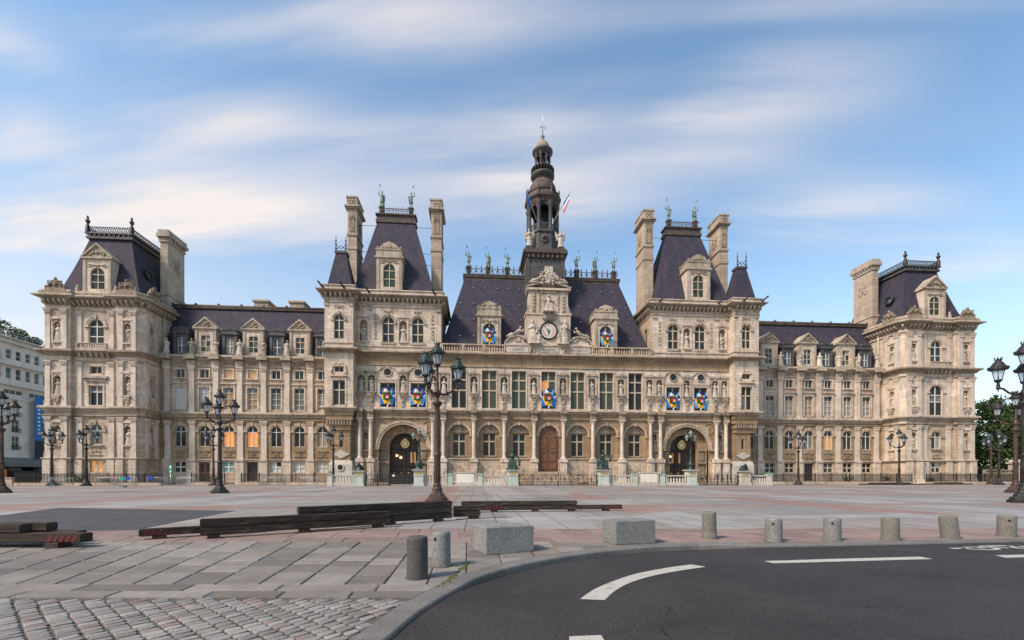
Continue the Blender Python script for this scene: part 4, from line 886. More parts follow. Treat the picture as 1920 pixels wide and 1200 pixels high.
# roof-edge balustrade of the middle
for q in (-1,1):
    balustrade(TH, q*6.5, q*15.85, -.12, 19.45, 20.7, .36, 'balustrade', 'stone_mid', 3.1, .12)
# main slate roof
m = MB(); m.frus((-16.3,16.3,.9,13),19.5,(-12.55,12.55,6.2,7.6),33.4); MR = m.build('roof','slate',TH)
m = MB()
for a, b_ in ((-12.9,-2.9),(2.9,12.9)):
    m.box(a,b_,5.9,7.9,33.3,33.6); m.box(a+.12,b_-.12,6.02,7.8,32.75,33.3); m.box(a,b_,5.85,7.95,33.6,33.75)
m.build('roof_crown','lead_rust',MR)
for q in (-1,1):
    m = MB(); y = 6.1; m.box(q*2.9,q*12.7,y-.04,y+.04,33.8,33.88); m.box(q*2.9,q*12.7,y-.04,y+.04,34.7,34.76)
    n = 11
    for i in range(n):
        a, b_ = q*(2.95+9.6*i/n), q*(2.95+9.6*(i+1)/n); c = (a+b_)/2
        m.tube([(a,y,34.6),(c,y,33.85),(b_,y,34.6)],.05,5); m.tube([(a,y,34.2),(c,y,34.7),(b_,y,34.2)],.03,5); m.box(a-.07,a+.07,y-.07,y+.07,33.75,35.0); m.tube([(a,y,35.0),(a,y,35.35)],[.09,.02],5)
    kind(m.build('roof_cresting','lead_rust',MR),'stuff')
    for i, u in enumerate((5.72,8.87,11.98)):
        m = MB(); m.box(-.36,.36,-.36,.36,0,1.2); m.box(-.44,.44,-.44,.44,1.2,1.4); m.build('statue_pedestal','lead_rust',MR,(q*u,6.5,33.75))
        statue(('knight','knight2','knight')[i],(q*u,6.5,35.18),2.35,f'green copper man with banner, {NTH[i]} from the bell tower on the ridge, {SIDE[q]} side','copper men on the roof crests','copper_green',flip=q>0,name='roof_statue')
    # snow hooks on the slates
    m = MB(); rr = random.Random(5)
    for z in (22.5,25.5,28.3,31.2):
        t = (z-19.5)/13.9; yy = .9+5.3*t
        for u in (3.9,5.6,7.5,9.4,11.2,13.2):
            if u < 16.0-3.7*t: m.box(q*u-.09,q*u+.09,yy-.16,yy+.05,z,z+.12)
    kind(m.build('roof_hook','steel',MR),'stuff')

def dormer(cx, y, z0, w, zc, za, ww, wz0, wz1, arch, depth=3., mat='stone_pale', fm='frame_cream', pm='glass_grey', rows=(), ped='seg', parent=TH, cols=2, mats=None):
    D = obj('dormer', None, None, parent, (cx,y,0)); m = MB(); m.wall(-w/2,w/2,z0,zc,0,[(0,ww,wz0,wz1,arch)],.3)
    for q in (-1,1): m.add([(q*w/2,0,z0),(q*w/2,depth,z0),(q*w/2,depth,zc),(q*w/2,0,zc)],[(0,1,2,3)])
    m.build('dormer_front',mat,D)
    m = MB(); t = 'stone_trim' if mat != 'lead_dark' else 'lead_dark'
    m.box(-w/2-.22,w/2+.22,-.24,depth,zc,zc+.22); 
    for q in (-1,1): m.box(q*(w/2-.42),q*(w/2-.02),-.1,.02,z0+.3,zc); m.box(q*(w/2-.5),q*(w/2+.08),-.2,.02,z0,z0+.28)
    hp = za-zc-.22
    if ped == 'seg':
        m.box(-w/2-.02,w/2+.02,-.1,depth,zc+.22,zc+.22+hp*.42); m.box(-w/2-.1,w/2+.1,-.18,depth,zc+.22+hp*.42,zc+.22+hp*.5)
        m.pry([(-w*.4,zc+.22+hp*.5),(w*.4,zc+.22+hp*.5),(w*.25,zc+.2+hp*.85),(0,za),(-w*.25,zc+.2+hp*.85)],-.1,.35)
        for q in (-1,1): m.ell((q*w*.44,-.05,zc+.22+hp*.58),(.16,.16,.22),6,4)
    else:
        m.pry([(-w/2-.2,zc+.22),(w/2+.2,zc+.22),(0,za)],-.05,depth); m.pry([(-w/2-.28,zc+.22),(-w/2-.0,zc+.22),(0,za-.22),(w/2+.0,zc+.22),(w/2+.28,zc+.22),(0,za+.08)],-.24,.3)
    m.build('dormer_pediment',t,D)
    m = MB(); relief(m,0,zc+.22+hp*(.62 if ped == 'seg' else .36),-.1,w*.62,hp*.5,6,int(w*10),.12)
    if arch: relief(m,0,wz1+.25,-.03,w*.7,.5,6,3,.1)
    kind(m.build('dormer_carving','stone_trim_dark' if t != 'lead_dark' else 'lead_dark',D),'stuff')
    window(D,0,.2,wz0,ww,wz1-wz0,arch,cols,rows,fm,pm,.06,.1,mats=mats)
    return D
for q in (-1,1): dormer(q*8.85,.35,19.6,3.5,25.05,27.3,1.9,20.75,24.05,True,3.2,rows=(1.1,2.2))
for s in (-1,1): dormer(s*23.45,.3,28.15,3.7,33.1,35.5,1.75,28.9,32.3,True,3.4,rows=(1.2,2.4),pm='glass_green')

# ---- bell tower
m = MB(); m.box(-3.0,3.0,3.1,9.1,20,35.50); m.box(-3.15,3.15,2.95,9.25,30.20,30.55); BT = m.build('tower','lead_dark',TH)
for q in (-1,1): m = MB(); m.box(q*2.5,q*3.08,3.0,3.2,30.55,35.50); m.build('tower_corner','lead_rust',BT)
m = MB(); m.box(-3.2,3.2,2.9,9.3,35.50,36.00); m.box(-3.5,3.5,2.6,9.6,36.00,36.45); m.box(-3.3,3.3,2.8,9.4,36.45,36.80)
for i in range(8): m.box(-2.8+.75*i,-2.5+.75*i,2.72,2.95,35.28,36.00)
m.build('tower_cornice','lead_rust',BT)
m = MB(); m.pry([(-1.6,30.55),(1.6,30.55),(1.3,31.96),(.7,32.67),(0,33.20),(-.7,32.67),(-1.3,31.96)],2.5,3.2); relief(m,0,32.49,2.5,2.4,1.2,8,3,.2); m.build('tower_gable','lead_rust',BT)
yc = 6.05; O8 = math.pi/8
m = MB(); m.lathe(0,yc,[(3.05,36.75),(2.95,37.21),(2.72,37.32),(2.66,39.69),(2.85,39.84),(2.85,40.20)],8,O8,smooth=False); m.build('tower_octagon','lead_dark',BT)
m = MB(); m.lathe(0,0,[(.34,0),(.62,0),(.62,.14),(.34,.1)],16); o = m.build('oculus','lead_rust',BT,(0,yc-2.5,38.66),(R(90),0,0)); m = MB(); m.lathe(0,0,[(.35,.0),(.35,.04)],16); m.build('pane','black_gap',o)
m = MB()
for k in range(8):
    a = O8+k*math.pi/4; cxx, cyy = 2.42*math.cos(a), yc+2.42*math.sin(a); m.lathe(cxx,cyy,[(.36,40.10),(.3,40.40),(.28,44.10),(.4,44.30),(.4,44.80)],8)
    a2 = k*math.pi/4; M = Matrix.Translation((2.24*math.cos(a2),yc+2.24*math.sin(a2),0)) @ Matrix.Rotation(a2+R(90),4,'Z'); q = MB(M)
    q.ring(0,43.80,.62,1.0,-.12,.12,n=8); q.box(-1.0,1.0,-.12,.12,44.30,44.85); q.box(-.95,-.66,-.12,.12,40.10,43.90); q.box(.66,.95,-.12,.12,40.10,43.90)
    q.box(-.7,.7,-.06,.06,41.20,41.36)
    for j in range(5): q.box(-.55+.26*j,-.47+.26*j,-.05,.05,40.20,41.20)
    m.add(q.v,q.f)
m.build('tower_lantern','lead_dark',BT)
m = MB(); m.lathe(0,yc,[(1.0,40.00),(1.0,44.80)],8); m.build('tower_core','black_gap',BT)
m = MB(); m.lathe(0,yc,[(2.6,44.80),(2.75,45.22),(3.05,45.53),(3.05,45.90),(2.7,46.06),(2.55,46.69),(2.7,46.79),(2.35,46.97)],8,O8,smooth=False)
for k in range(8): a = O8+k*math.pi/4; m.lathe(2.72*math.cos(a),yc+2.72*math.sin(a),[(.16,45.85),(.2,46.27),(.1,46.58),(.16,46.90),(.02,47.44)],6)
m.build('tower_cornice','lead_rust',BT)
m = MB(); m.lathe(0,yc,[(2.2,46.90),(2.25,47.44),(2.1,48.12),(1.75,48.79),(1.35,49.26)],16); m.build('tower_dome','lead_rust',BT)
m = MB(); m.lathe(0,yc,[(1.35,49.20),(1.6,49.53),(1.95,49.81),(1.95,50.14),(1.7,50.20)],16); m.lathe(0,yc,[(1.86,50.97),(1.92,50.97),(1.92,51.05),(1.86,51.05)],16)
for k in range(24): a = k*math.pi/12; m.tube([(1.88*math.cos(a),yc+1.88*math.sin(a),50.09),(1.88*math.cos(a),yc+1.88*math.sin(a),51.00)],.03,4)
m.build('tower_gallery','lead_dark',BT)
m = MB()
for k in range(8): a = O8+k*math.pi/4; m.lathe(1.18*math.cos(a),yc+1.18*math.sin(a),[(.2,50.09),(.15,50.41),(.14,52.97),(.22,53.29),(.22,53.60)],7)
for k in range(8):
    a2 = k*math.pi/4; q = MB(Matrix.Translation((1.1*math.cos(a2),yc+1.1*math.sin(a2),0)) @ Matrix.Rotation(a2+R(90),4,'Z')); q.ring(0,52.97,.3,.46,-.08,.08,n=6); m.add(q.v,q.f)
m.lathe(0,yc,[(.35,50.09),(.3,53.50)],8); m.lathe(0,yc,[(1.3,53.39),(1.45,53.65),(1.68,53.85),(1.68,54.10),(1.3,54.25)],16); m.build('tower_belvedere','lead_dark',BT)
m = MB(); m.lathe(0,yc,[(1.2,54.20),(1.18,54.61),(1.0,55.23),(.6,55.74),(.25,56.00),(.2,56.18),(.34,56.43),(.3,56.74),(.12,56.90)],16); m.build('tower_dome','stone_trim_dark',BT)
m = MB(); m.tube([(0,yc,56.80),(0,yc,61.90)],[.07,.025],6)
for dx, dz_ in ((-.65,.35),(.65,.35),(-.65,-.35),(.65,-.35)): m.tube([(0,yc,58.13),(dx*.6,yc,58.13+dz_*.3),(dx,yc,58.13+dz_)],.035,5)
m.build('tower_spire','steel',BT)
for q, yy in ((-1,3.0),(1,3.0)):
    m = MB(); m.box(-.5,.5,-.5,.5,0,.5); m.build('statue_pedestal','lead_rust',BT,(q*2.55,yy+.6,36.8)); statue('winged',(q*2.5,yy+.5,37.3),2.8,f'whitish winged figure at the foot of the bell tower, {SIDE[q]} side','bell tower figures','stone_white',name='winged_statue')
# ---- wings
VW = 4.1; WU = [34.2,37.62,41.03,44.45,47.88,51.32,54.75]
LWIN = {  # panes of the wing windows: main floor, mezzanine, ground, basement
 -1: dict(main=['curtain','glass_pale','glass_pale','curtain_ochre','curtain_ochre','blind_white','blind_white'], mez=['glass_grey','glass_green','glass_grey','lit_peach','lit_peach','glass_grey','glass_grey'],
          gnd=['curtain','glass_dark','glass_dark','lit_orange','lit_orange','glass_dark','glass_dark'], base=['blind_white','blind_white','blind_white','D','teal_pane','D','glass_dark']),
 1: dict(main=['curtain','curtain','curtain','curtain_ochre','curtain','curtain','curtain'], mez=['glass_grey']*7, gnd=['glass_dark','glass_dark','glass_dark','glass_pale','lit_peach','glass_grey','glass_grey'],
         base=['glass_dark','glass_dark','glass_dark','D','glass_green','glass_dark','glass_dark'])}
for s in (-1,1):
    X = lambda u: s*u; W_ = LWIN[s]; xa, xb = X(31.5), X(58)
    o0 = []; o1 = []; o2 = []
    for i, u in enumerate(WU):
        o0.append((X(u),1.62,.35 if W_['base'][i] == 'D' else 1.8,3.42,False)); o1.append((X(u),1.56,5.67,8.8,True)); o2 += [(X(u),1.48,11.24,14.54,False),(X(u),1.28,15.93,17.2,False)]
    m = MB(); m.wall(xa,xb,0,3.6,VW-.1,o0,.45); m.build('plinth','stone_mid',TH); m = MB(); m.wall(xa,xb,3.6,10.1,VW,o1,.4); m.build('wall','stone_brown',TH); m = MB(); m.wall(xa,xb,10.1,19,VW,o2,.35); m.build('wall','stone_mid',TH)
    P_ = mir([(31.5,VW),(57.6,VW)], s)
    cornice(P_,9.5,9.75,.2,'stone_trim_dark','entablature'); cornice(P_,10.05,10.8,.5,'stone_trim','string_course'); cornice(P_,3.5,3.75,.28,'stone_trim','plinth_moulding'); cornice(P_,0,.5,.25,'stone_mid','footing')
    cornice(P_,17.55,17.75,.16,'stone_trim','architrave'); cornice(P_,18.55,19.25,.7,'stone_trim','cornice')
    for i, u in enumerate(WU):
        x = X(u); g = W_['gnd'][i]; mn = W_['main'][i]
        window(TH,x,VW+.22,5.67,1.56,3.13,True,rows=(2.2,),fm='frame_white',bar=.09,mats=[g,'glass_dark' if g != 'curtain' else 'glass_grey',g,'glass_dark']); arch_trim(x,VW,8.02,.78,.42,'stone_mid')
        frame_trim(x,VW,11.24,1.48,3.3,.2,'stone_pale',True,False); frame_trim(x,VW,15.93,1.28,1.27,.2,'stone_pale',False,True)
        if mn == 'blind_white' and i == 6: window(TH,x,VW+.1,11.24,1.48,3.3,cols=1,fm='frame_white',pm='blind_white')
        else: window(TH,x,VW+.2,11.24,1.48,3.3,rows=(.75,1.6,2.5),fm='frame_white',bar=.06,mats=[mn if mn != 'blind_white' else 'glass_pale',mn,mn,'glass_pale' if mn == 'curtain_ochre' else ('blind_white' if mn == 'blind_white' else 'glass_grey')])
        window(TH,x,VW+.2,15.93,1.28,1.27,fm='frame_white',pm=W_['mez'][i],bar=.09)
        m = MB(); m.box(x-.78,x+.78,VW-.12,VW+.03,4.1,4.2); m.box(x-.78,x+.78,VW-.16,VW+.03,4.95,5.1); m.ring(x,4.58,.2,.32,VW-.1,VW+.03,0,2*math.pi,14); relief(m,x,4.58,VW-.01,1.3,.5,4,i,.08); m.build('apron_panel','stone_trim_dark',TH)
        bs = W_['base'][i]
        if bs == 'D':
            m = MB(); m.box(-.78,.78,0,.1,0,3.05); D_ = m.build('door','oak_door' if i > 3 and s < 0 else 'door_dark',TH,(x,VW+.2,.35)); m = MB()
            for q in (-1,1): m.box(q*.12,q*.66,-.04,.01,.2,1.3)
            m.box(-.03,.03,-.05,.01,0,3.0); m.build('door_panel','door_dark',D_)
            for q in (-1,1): m = MB(); m.box(q*.18,q*.6,-.03,.02,1.5,2.75); m.build('pane','glass_dark',D_)
            m = MB(); m.box(x-.95,x+.95,VW-.55,VW+.2,0,.34); m.build('step','stone_mid',TH)
        else:
            window(TH,x,VW+.15,1.8,1.62,1.62,cols=2,rows=(.8,),fm='frame_white' if s < 0 else 'frame_cream',bar=.16 ,pm=bs,mats=[bs,bs,bs,bs if bs != 'blind_white' or i < 2 else 'glass_dark'])
    PU = [(a+b_)/2 for a,b_ in zip(WU,WU[1:])]+[56.5]
    for i, u in enumerate(PU):
        pilaster(X(u),VW,3.75,.82,5.75,.16,'stone_column'); pilaster(X(u),VW,10.8,.72,6.75,.3,'stone_column')
        m = MB(); m.box(-.55,.55,-.3,.02,0,3.5); m.box(-.62,.62,-.38,.02,0,.5); m.box(-.6,.6,-.42,.02,3.5,3.78); m.build('pedestal','stone_pale',TH,(X(u),VW,0))
        m = MB(); m.box(-.55,.55,-.42,.02,17.55,18.5); m.box(-.75,.75,-.95,.02,18.62,19.22); m.box(-.45,.45,-.7,.1,19.22,19.5); m.build('entablature_block','stone_trim',TH,(X(u),VW,0))
        if u < 56.6 and u > 35: statue(['swords','lady','doublet','robed','scholar'][i%5],(X(u),VW-.3,19.52),2.25,f'cream stone statue on the wing cornice, {["", "first","second","third","fourth","fifth","sixth"][i] if i else "zeroth"} from the turret, {SIDE[s]} side','statues along the wing cornices',flip=i%2==0) if i else None
    for i, (a, b_) in enumerate(zip(PU, PU[1:])):
        m = MB(); relief(m,X((a+b_)/2),18.15,VW-.02,1.7,.45,6,i,.1); kind(m.build('carved_ornament','stone_trim_dark',TH),'stuff')
    # slate roof of the wing
    m = MB(); m.add([(X(31.5),VW+.45,19.25),(X(60),VW+.45,19.25),(X(60),7.6,27.6),(X(31.5),7.6,27.6),(X(31.5),14,27.6),(X(60),14,27.6)],[(0,1,2,3),(3,2,5,4)]); WR = m.build('roof','slate',TH)
    m = MB(); m.box(X(31.5),X(58.6),7.3,8.0,27.5,27.7); m.tube([(X(31.5),7.55,27.85),(X(58.6),7.55,27.85)],.32,8)
    for k in range(8): m.ell((X(34+3.43*k),7.5,28.1),(.2,.28,.3),7,5)
    m.build('roof_ridge','lead_rust',WR)
    m = MB(); m.box(X(31.5),X(57.6),VW+.1,VW+.6,19.25,19.5); m.build('roof_gutter','zinc',WR)
    for u in (37.62,44.45,51.32): dormer(X(u),VW+.25,19.3,3.05,23.35,25.1,1.3,19.95,22.4,False,2.6,rows=(.8,1.7),ped='tri',fm='frame_cream',mats=['glass_blue','glass_grey'] if u < 50 else ['glass_grey','curtain','glass_grey','glass_pale'])
    for u in (34.3,41.03,47.9,54.85): dormer(X(u),VW+.35,19.3,2.15,22.6,23.75,1.15,19.75,22.1,False,2.2,mat='lead_dark',rows=(1.1,),ped='seg',fm='frame_white',pm='glass_blue' if u > 50 else ('curtain' if s < 0 and u > 45 else 'glass_blue'))
    for u in (41.2,46.8) if s < 0 else (37.0,):
        m = MB(); m.box(X(u),X(u)+2.2,9.5,13,27,29.6); m.box(X(u)-.2,X(u)+2.4,9.3,13.2,29.6,29.9); m.frus((X(u)+.0,X(u)+2.2,9.5,13),29.9,(X(u)+.4,X(u)+1.8,10,12.5),30.2); m.build('chimney','chimney_stone',TH)

# ---- end pavilions
def cartouche(x, y, z, rot=0., w=2.6):
    def mk():
        m = MB(); m.box(-w/2,w/2,-.12,.4,0,.45); m.pry([(-w*.42,.45),(w*.42,.45),(w*.3,1.05),(w*.16,1.5),(0,1.62),(-w*.16,1.5),(-w*.3,1.05)],-.05,.3); relief(m,0,.95,-.12,w*.8,1.1,9,12,.18); m.lathe(0,0,[(.15,1.55),(.22,1.75),(.1,1.9)],6)
        for q in (-1,1): m.ell((q*w*.46,-.02,.6),(.2,.2,.22),6,4)
        return m.mesh('cartouche')
    return obj('cartouche', cached(('cart',w),mk), 'stone_trim_dark', TH, (x,y,z), rot)
for s in (-1,1):
    X = lambda u: s*u; nm = f'end pavilion by the {BESIDE[s]}'
    bays = ((57.6,61.0,.4),(66.9,70.2,.4))
    UN = {61:59.45, 70:68.6}
    LV = [(0,3.62,'stone_mid'),(3.62,10.3,'stone_mid'),(10.3,18.7,'stone_pale'),(18.7,25.0,'stone_pale')]
    for za, zb, mt in LV:
        for u0,u1,v in bays:
            un = 59.45 if u0 < 60 else 68.6; op = [(X(un),.95,zq,zt,True,.8) for zq,zt in ((5.6,8.25),(12.5,15.25),(19.9,22.9)) if za <= zq < zb]
            m = MB(); m.wall(X(u0)+(s*.55 if u0 < 60 else 0),X(u1),za,zb,v-(.12 if za == 0 else 0),op,.5); m.build('wall' if za else 'plinth',mt,TH)
            q = X(u1) if u0 < 60 else X(u0)                                # small return to the middle bay
            m = MB(); m.add([(q,v-.12,za),(q,1.0,za),(q,1.0,zb),(q,v-.12 if za==0 else v,zb)],[(0,1,2,3)]); m.build('wall_return',mt,TH)
        opm = [(X(63.95),1.62,1.83,3.45,False),(X(63.95),1.7,5.65,8.53,True),(X(63.95),2.0,19.76,23.28,True)]+([(X(63.95),1.8,11.18,13.96,False),(X(63.95),1.6,15.64,16.64,False)] if s < 0 else [(X(63.95),2.35,11.14,16.08,True)])
        m = MB(); m.wall(X(61.0),X(66.9),za,zb,.9,[o for o in opm if za <= o[2] < zb],.4); m.build('wall' if za else 'plinth',mt,TH)
        # chamfered inner corner, inner flank and outer flank
        m = MB(); m.add([(X(58.15),.4,za),(X(57.6),1.0,za),(X(57.6),1.0,zb),(X(58.15),.4,zb)],[(0,1,2,3)]); m.build('wall_return',mt,TH)
        M = Matrix.Translation((X(57.6),0,0)) @ Matrix.Rotation(R(-90) if s > 0 else R(90),4,'Z'); a = MB(M); q = -1 if s > 0 else 1
        a.wall(q*1.0,q*10.5,za,zb,0,[(q*2.3,.85,zq,zt,True,.8) for zq,zt in ((5.6,8.25),(12.5,15.25),(19.9,22.9)) if za <= zq < zb],.4); a.build('wall',mt,TH)
        m = MB(); m.add([(X(70.2),.4,za),(X(70.2),14,za),(X(70.2),14,zb),(X(70.2),.4,zb)],[(0,1,2,3)]); m.build('wall',mt,TH)
    path = mir([(57.6,11),(57.6,1.0),(58.15,.4),(61.0,.4),(61.0,.9),(66.9,.9),(66.9,.4),(70.2,.4),(70.2,11)], s)
    for z0, z1, out, mt, n_ in ((0,.6,.3,'stone_mid','footing'),(3.5,3.8,.32,'stone_trim','plinth_moulding'),(9.45,9.75,.25,'stone_trim_dark','entablature'),(10.25,10.95,.55,'stone_trim','string_course'),(17.2,17.4,.2,'stone_trim','architrave'),(18.0,18.75,.75,'stone_trim_dark','cornice'),(24.3,24.55,.2,'stone_pale','architrave')): cornice(path,z0,z1,out,mt,n_)
    cornice(path,25.65,26.25,1.0,'stone_trim','cornice',(25.05,25.67,.65,.62,.28)); m = MB(); m.sweep(path,flat(24.95,25.7,.03,.3)); m.sweep(path,flat(26.25,26.75,.45,.5)); m.build('frieze','stone_trim_dark',TH)
    m = MB(); m.sweep(path,flat(26.75,27.0,.3,.5)); m.build('parapet','stone_pale',TH)
    for u in (58.6,60.3,67.6,69.7):
        for z0,h,w,pr in ((3.8,5.65,.72,.16),(10.95,6.25,.68,.2),(18.75,5.55,.66,.18)): pilaster(X(u),.4,z0,w,h,pr,'stone_column')
        m = MB(); m.box(-.48,.48,-.3,.02,0,3.5); m.frus((-.66,.66,-.5,.02),.0,(-.48,.48,-.3,.02),.8); m.build('pedestal','stone_pale',TH,(X(u),.3,0))
    for u in (61.85,66.05):
        for z0,h,w,pr in ((3.8,5.65,.72,.16),(10.95,6.25,.62,.16),(18.75,5.55,.58,.14)): pilaster(X(u),.9,z0,w,h,pr,'stone_column')
        m = MB(); m.box(-.48,.48,-.26,.02,0,3.5); m.build('pedestal','stone_pale',TH,(X(u),.8,0))
    rz = R(-90) if s > 0 else R(90)
    for v in (1.35,3.2):
        for z0,h in ((3.8,5.65),(10.95,6.25),(18.75,5.55)): pilaster(X(57.6),v,z0,.6,h,.16,'stone_column',rz)
    kk = ['robed','doublet','swords','lady','scholar']; lvl = (('ground-floor',5.6,2.2),('main-floor',12.5,2.25),('top-floor',19.9,2.45))
    for j,(ln,z,hh) in enumerate(lvl):
        for i,(u,wh) in enumerate(((59.45,'front niche nearest the wing'),(68.6,'outer front niche'))):
            niche(X(u),.4,z,.95,2.7,1.0 if j == 1 else 0,'stone_pale'); statue(kk[(i*2+j+(s>0))%5],(X(u),.62,z+.02),hh,f'grey statue in {ln} {wh} of {nm}','end pavilion statues',flip=(i+j)%2==0)
        niche(X(57.6),2.3,z,.85,2.7,1.0 if j == 1 else 0,'stone_pale',rz); statue(kk[(j+3)%5],(X(57.6)+s*.25,2.3,z+.02),hh,f'grey statue in {ln} inner flank niche of {nm}','end pavilion statues',rot=rz)
    x = X(63.95)
    window(TH,x,1.15,19.76,2.0,3.52,True,rows=(1.1,2.5),fm='frame_white',pm='glass_grey',bar=.13); arch_trim(x,.9,22.28,1.0,.45,'stone_pale')
    window(TH,x,1.15,5.65,1.7,2.88,True,rows=(1.95,),fm='frame_white',bar=.1,mats=['glass_pale','glass_blue'] if s < 0 else ['glass_dark','glass_grey','curtain','glass_grey']); arch_trim(x,.9,7.68,.85,.45,'stone_mid')
    window(TH,x,1.15,1.83,1.62,1.62,rows=(.8,),fm='frame_cream',bar=.2,pm='lit_ochre' if s < 0 else 'glass_dark',mats=['lit_ochre'] if s < 0 else ['glass_dark','glass_dark','glass_dark','blind_white'])
    if s < 0:
        window(TH,x,1.15,11.18,1.8,2.78,rows=(1.9,),fm='frame_white',bar=.12,mats=['glass_dark','glass_pale']); frame_trim(x,.9,11.18,1.8,2.78,.24,'stone_pale',False,True); window(TH,x,1.15,15.64,1.6,1.0,fm='frame_cream',pm='glass_grey',bar=.1); frame_trim(x,.9,15.64,1.6,1.0,.2,'stone_pale',False,False)
        m = MB(); m.box(x-1.7,x+1.7,.5,.93,14.95,15.25); m.box(x-1.4,x+1.4,.7,.93,14.5,14.95); relief(m,x,14.5,.75,.7,.6,5,4,.2); m.build('ledge','stone_trim',TH)
    else:
        window(TH,x,1.15,11.14,2.35,4.94,True,rows=(2.2,3.3),fm='frame_white',bar=.14,mats=['glass_dark','glass_pale','glass_dark','glass_dark','glass_pale','glass_dark']); arch_trim(x,.9,14.9,1.18,.5,'stone_pale')
    m = MB(); m.box(x-2.1,x+2.1,.0,.95,18.62,18.95)
    for k in range(6): m.frus((x-1.95+.75*k,x-1.7+.75*k,.45,.95),17.9,(x-1.95+.75*k,x-1.7+.75*k,.15,.95),18.62)
    m.build('balcony','stone_trim',TH); balustrade(TH,x-1.95,x+1.95,.2,18.95,19.7,.3,'balcony_balustrade','stone_trim',3.9,.08)
    m = MB(); m.box(x-.85,x+.85,.78,.93,4.15,4.25); m.box(x-1.0,x+1.0,.7,.93,5.4,5.6); relief(m,x,4.75,.88,1.4,.6,6,9,.1); m.build('apron_panel','stone_trim_dark',TH)
    for u in (59.4,68.6): cartouche(X(u),.15,26.75)
    cartouche(X(57.4),2.6,26.75,rz,2.4)
    m = MB(); m.tube([(X(57.35),4.6,17.8),(X(57.35),4.6,25.4)],.1,6); m.build('downpipe','gold' if False else 'frame_cream',TH)
    # mansard
    rb = (min(X(58.4),X(69.4)),max(X(58.4),X(69.4)),1.3,13.5); rt = (min(X(61.1),X(66.7)),max(X(61.1),X(66.7)),3.4,11.0)
    m = MB(); n = 6; prev = None
    for k in range(n):
        t0, t1 = k/n, (k+1)/n; f_ = lambda t: t**.86
        a = tuple(p+(q-p)*f_(t0) for p,q in zip(rb,rt)); b_ = tuple(p+(q-p)*f_(t1) for p,q in zip(rb,rt)); m.frus(a,26.9+9.0*t0,b_,26.9+9.0*t1-(0 if k == n-1 else 0))
    ER = m.build('roof','slate',TH)
    m = MB(); m.box(rt[0]-.35,rt[1]+.35,rt[2]-.35,rt[3]+.35,35.7,36.05); m.box(rt[0]-.15,rt[1]+.15,rt[2]-.15,rt[3]+.15,36.05,36.35); m.box(rt[0]-.45,rt[1]+.45,rt[2]-.45,rt[3]+.45,36.35,36.55)
    for k in range(9): m.box(rt[0]+.1+.66*k,rt[0]+.3+.66*k,rt[2]-.4,rt[2]-.1,36.05,36.35)
    m.build('roof_crown','lead_dark',ER)
    m = MB(); hx = (rt[0]-.2,rt[1]+.2); 
    for (ax,ay),(bx,by) in (((hx[0],rt[2]-.2),(hx[1],rt[2]-.2)),((hx[0],rt[2]-.2),(hx[0],rt[3])),((hx[1],rt[2]-.2),(hx[1],rt[3]))):
        L = math.hypot(bx-ax,by-ay); n = int(L/.6)
        for z in (36.6,37.4): m.tube([(ax,ay,z),(bx,by,z)],.06,4)
        for i in range(n):
            p0 = (ax+(bx-ax)*i/n,ay+(by-ay)*i/n); p1 = (ax+(bx-ax)*(i+1)/n,ay+(by-ay)*(i+1)/n); c = ((p0[0]+p1[0])/2,(p0[1]+p1[1])/2)
            m.tube([(*p0,36.6),(*c,37.35),(*p1,36.6)],.055,4); m.tube([(*p0,37.4),(*c,36.65),(*p1,37.4)],.055,4)
    kind(m.build('roof_cresting','iron_dark',ER),'stuff')
    for ax in hx:
        m = MB(); m.lathe(ax,rt[2]-.2,[(.28,36.5),(.28,37.5),(.2,37.6),(.12,37.8),(.28,38.1),(.3,38.3),(.1,38.5),(.18,38.7),(.02,39.05)],8); m.build('roof_finial','iron_dark',ER)
    dormer(x,1.1,26.95,3.75,31.8,33.95,1.85,27.6,30.6,True,3.0,rows=(1.0,2.05),ped='tri')
    for q in (-1,1): m = MB(); m.lathe(0,0,[(.3,0),(.2,.2),(.28,.5),(.12,.75),(.18,.95),(.02,1.2)],8); m.build('urn','stone_trim',TH,(x+q*2.5,1.0,27.0))
    m = MB(); m.lathe(0,0,[(.45,0),(.75,0),(.75,.5),(.45,.3)],16); o = m.build('roof_oculus','iron_dark',ER,(X(59.7),4.6,31.2),(R(90),0,rz)); m = MB(); m.lathe(0,0,[(.46,.1),(.46,.15)],16); m.build('pane','glass_blue',o)
    m = MB(); m.box(-.7,.7,-.1,.6,0,1.5); o = m.build('skylight','zinc',ER,(X(58.95),4.6,27.6),(R(-20),0,rz)); m = MB(); m.box(-.58,.58,-.14,-.09,.12,1.36); m.build('pane','glass_pale',o)
    m = MB(); a, b_ = min(X(58.0),X(59.1)), max(X(58.0),X(59.1)); m.box(a,b_,6.4,10.3,26.5,37.4); m.box(a-.1,b_+.1,6.3,10.4,29.0,29.4); m.box(a-.1,b_+.1,6.3,10.4,26.5,27.6); CH_ = m.build('chimney','chimney_stone',TH)
    m = MB(); m.box(a-.15,b_+.15,6.25,10.45,37.2,37.5); m.box(a-.4,b_+.4,6.0,10.7,37.9,38.4); m.box(a-.25,b_+.25,6.15,10.55,38.4,39.0); m.box(a-.1,b_+.1,6.3,10.4,37.5,37.9)
    for k in range(7): m.box(a-.3,b_+.3,6.35+.58*k,6.6+.58*k,37.55,37.9)
    m.build('chimney_cap','stone_trim',CH_)
    M = Matrix.Translation((X(58.0),8.35,34.3)) @ Matrix.Rotation(rz,4,'Z'); q = MB(M); relief(q,0,0,-.03,2.0,2.0,9,6,.14); q.build('carved_panel','stone_trim',CH_)
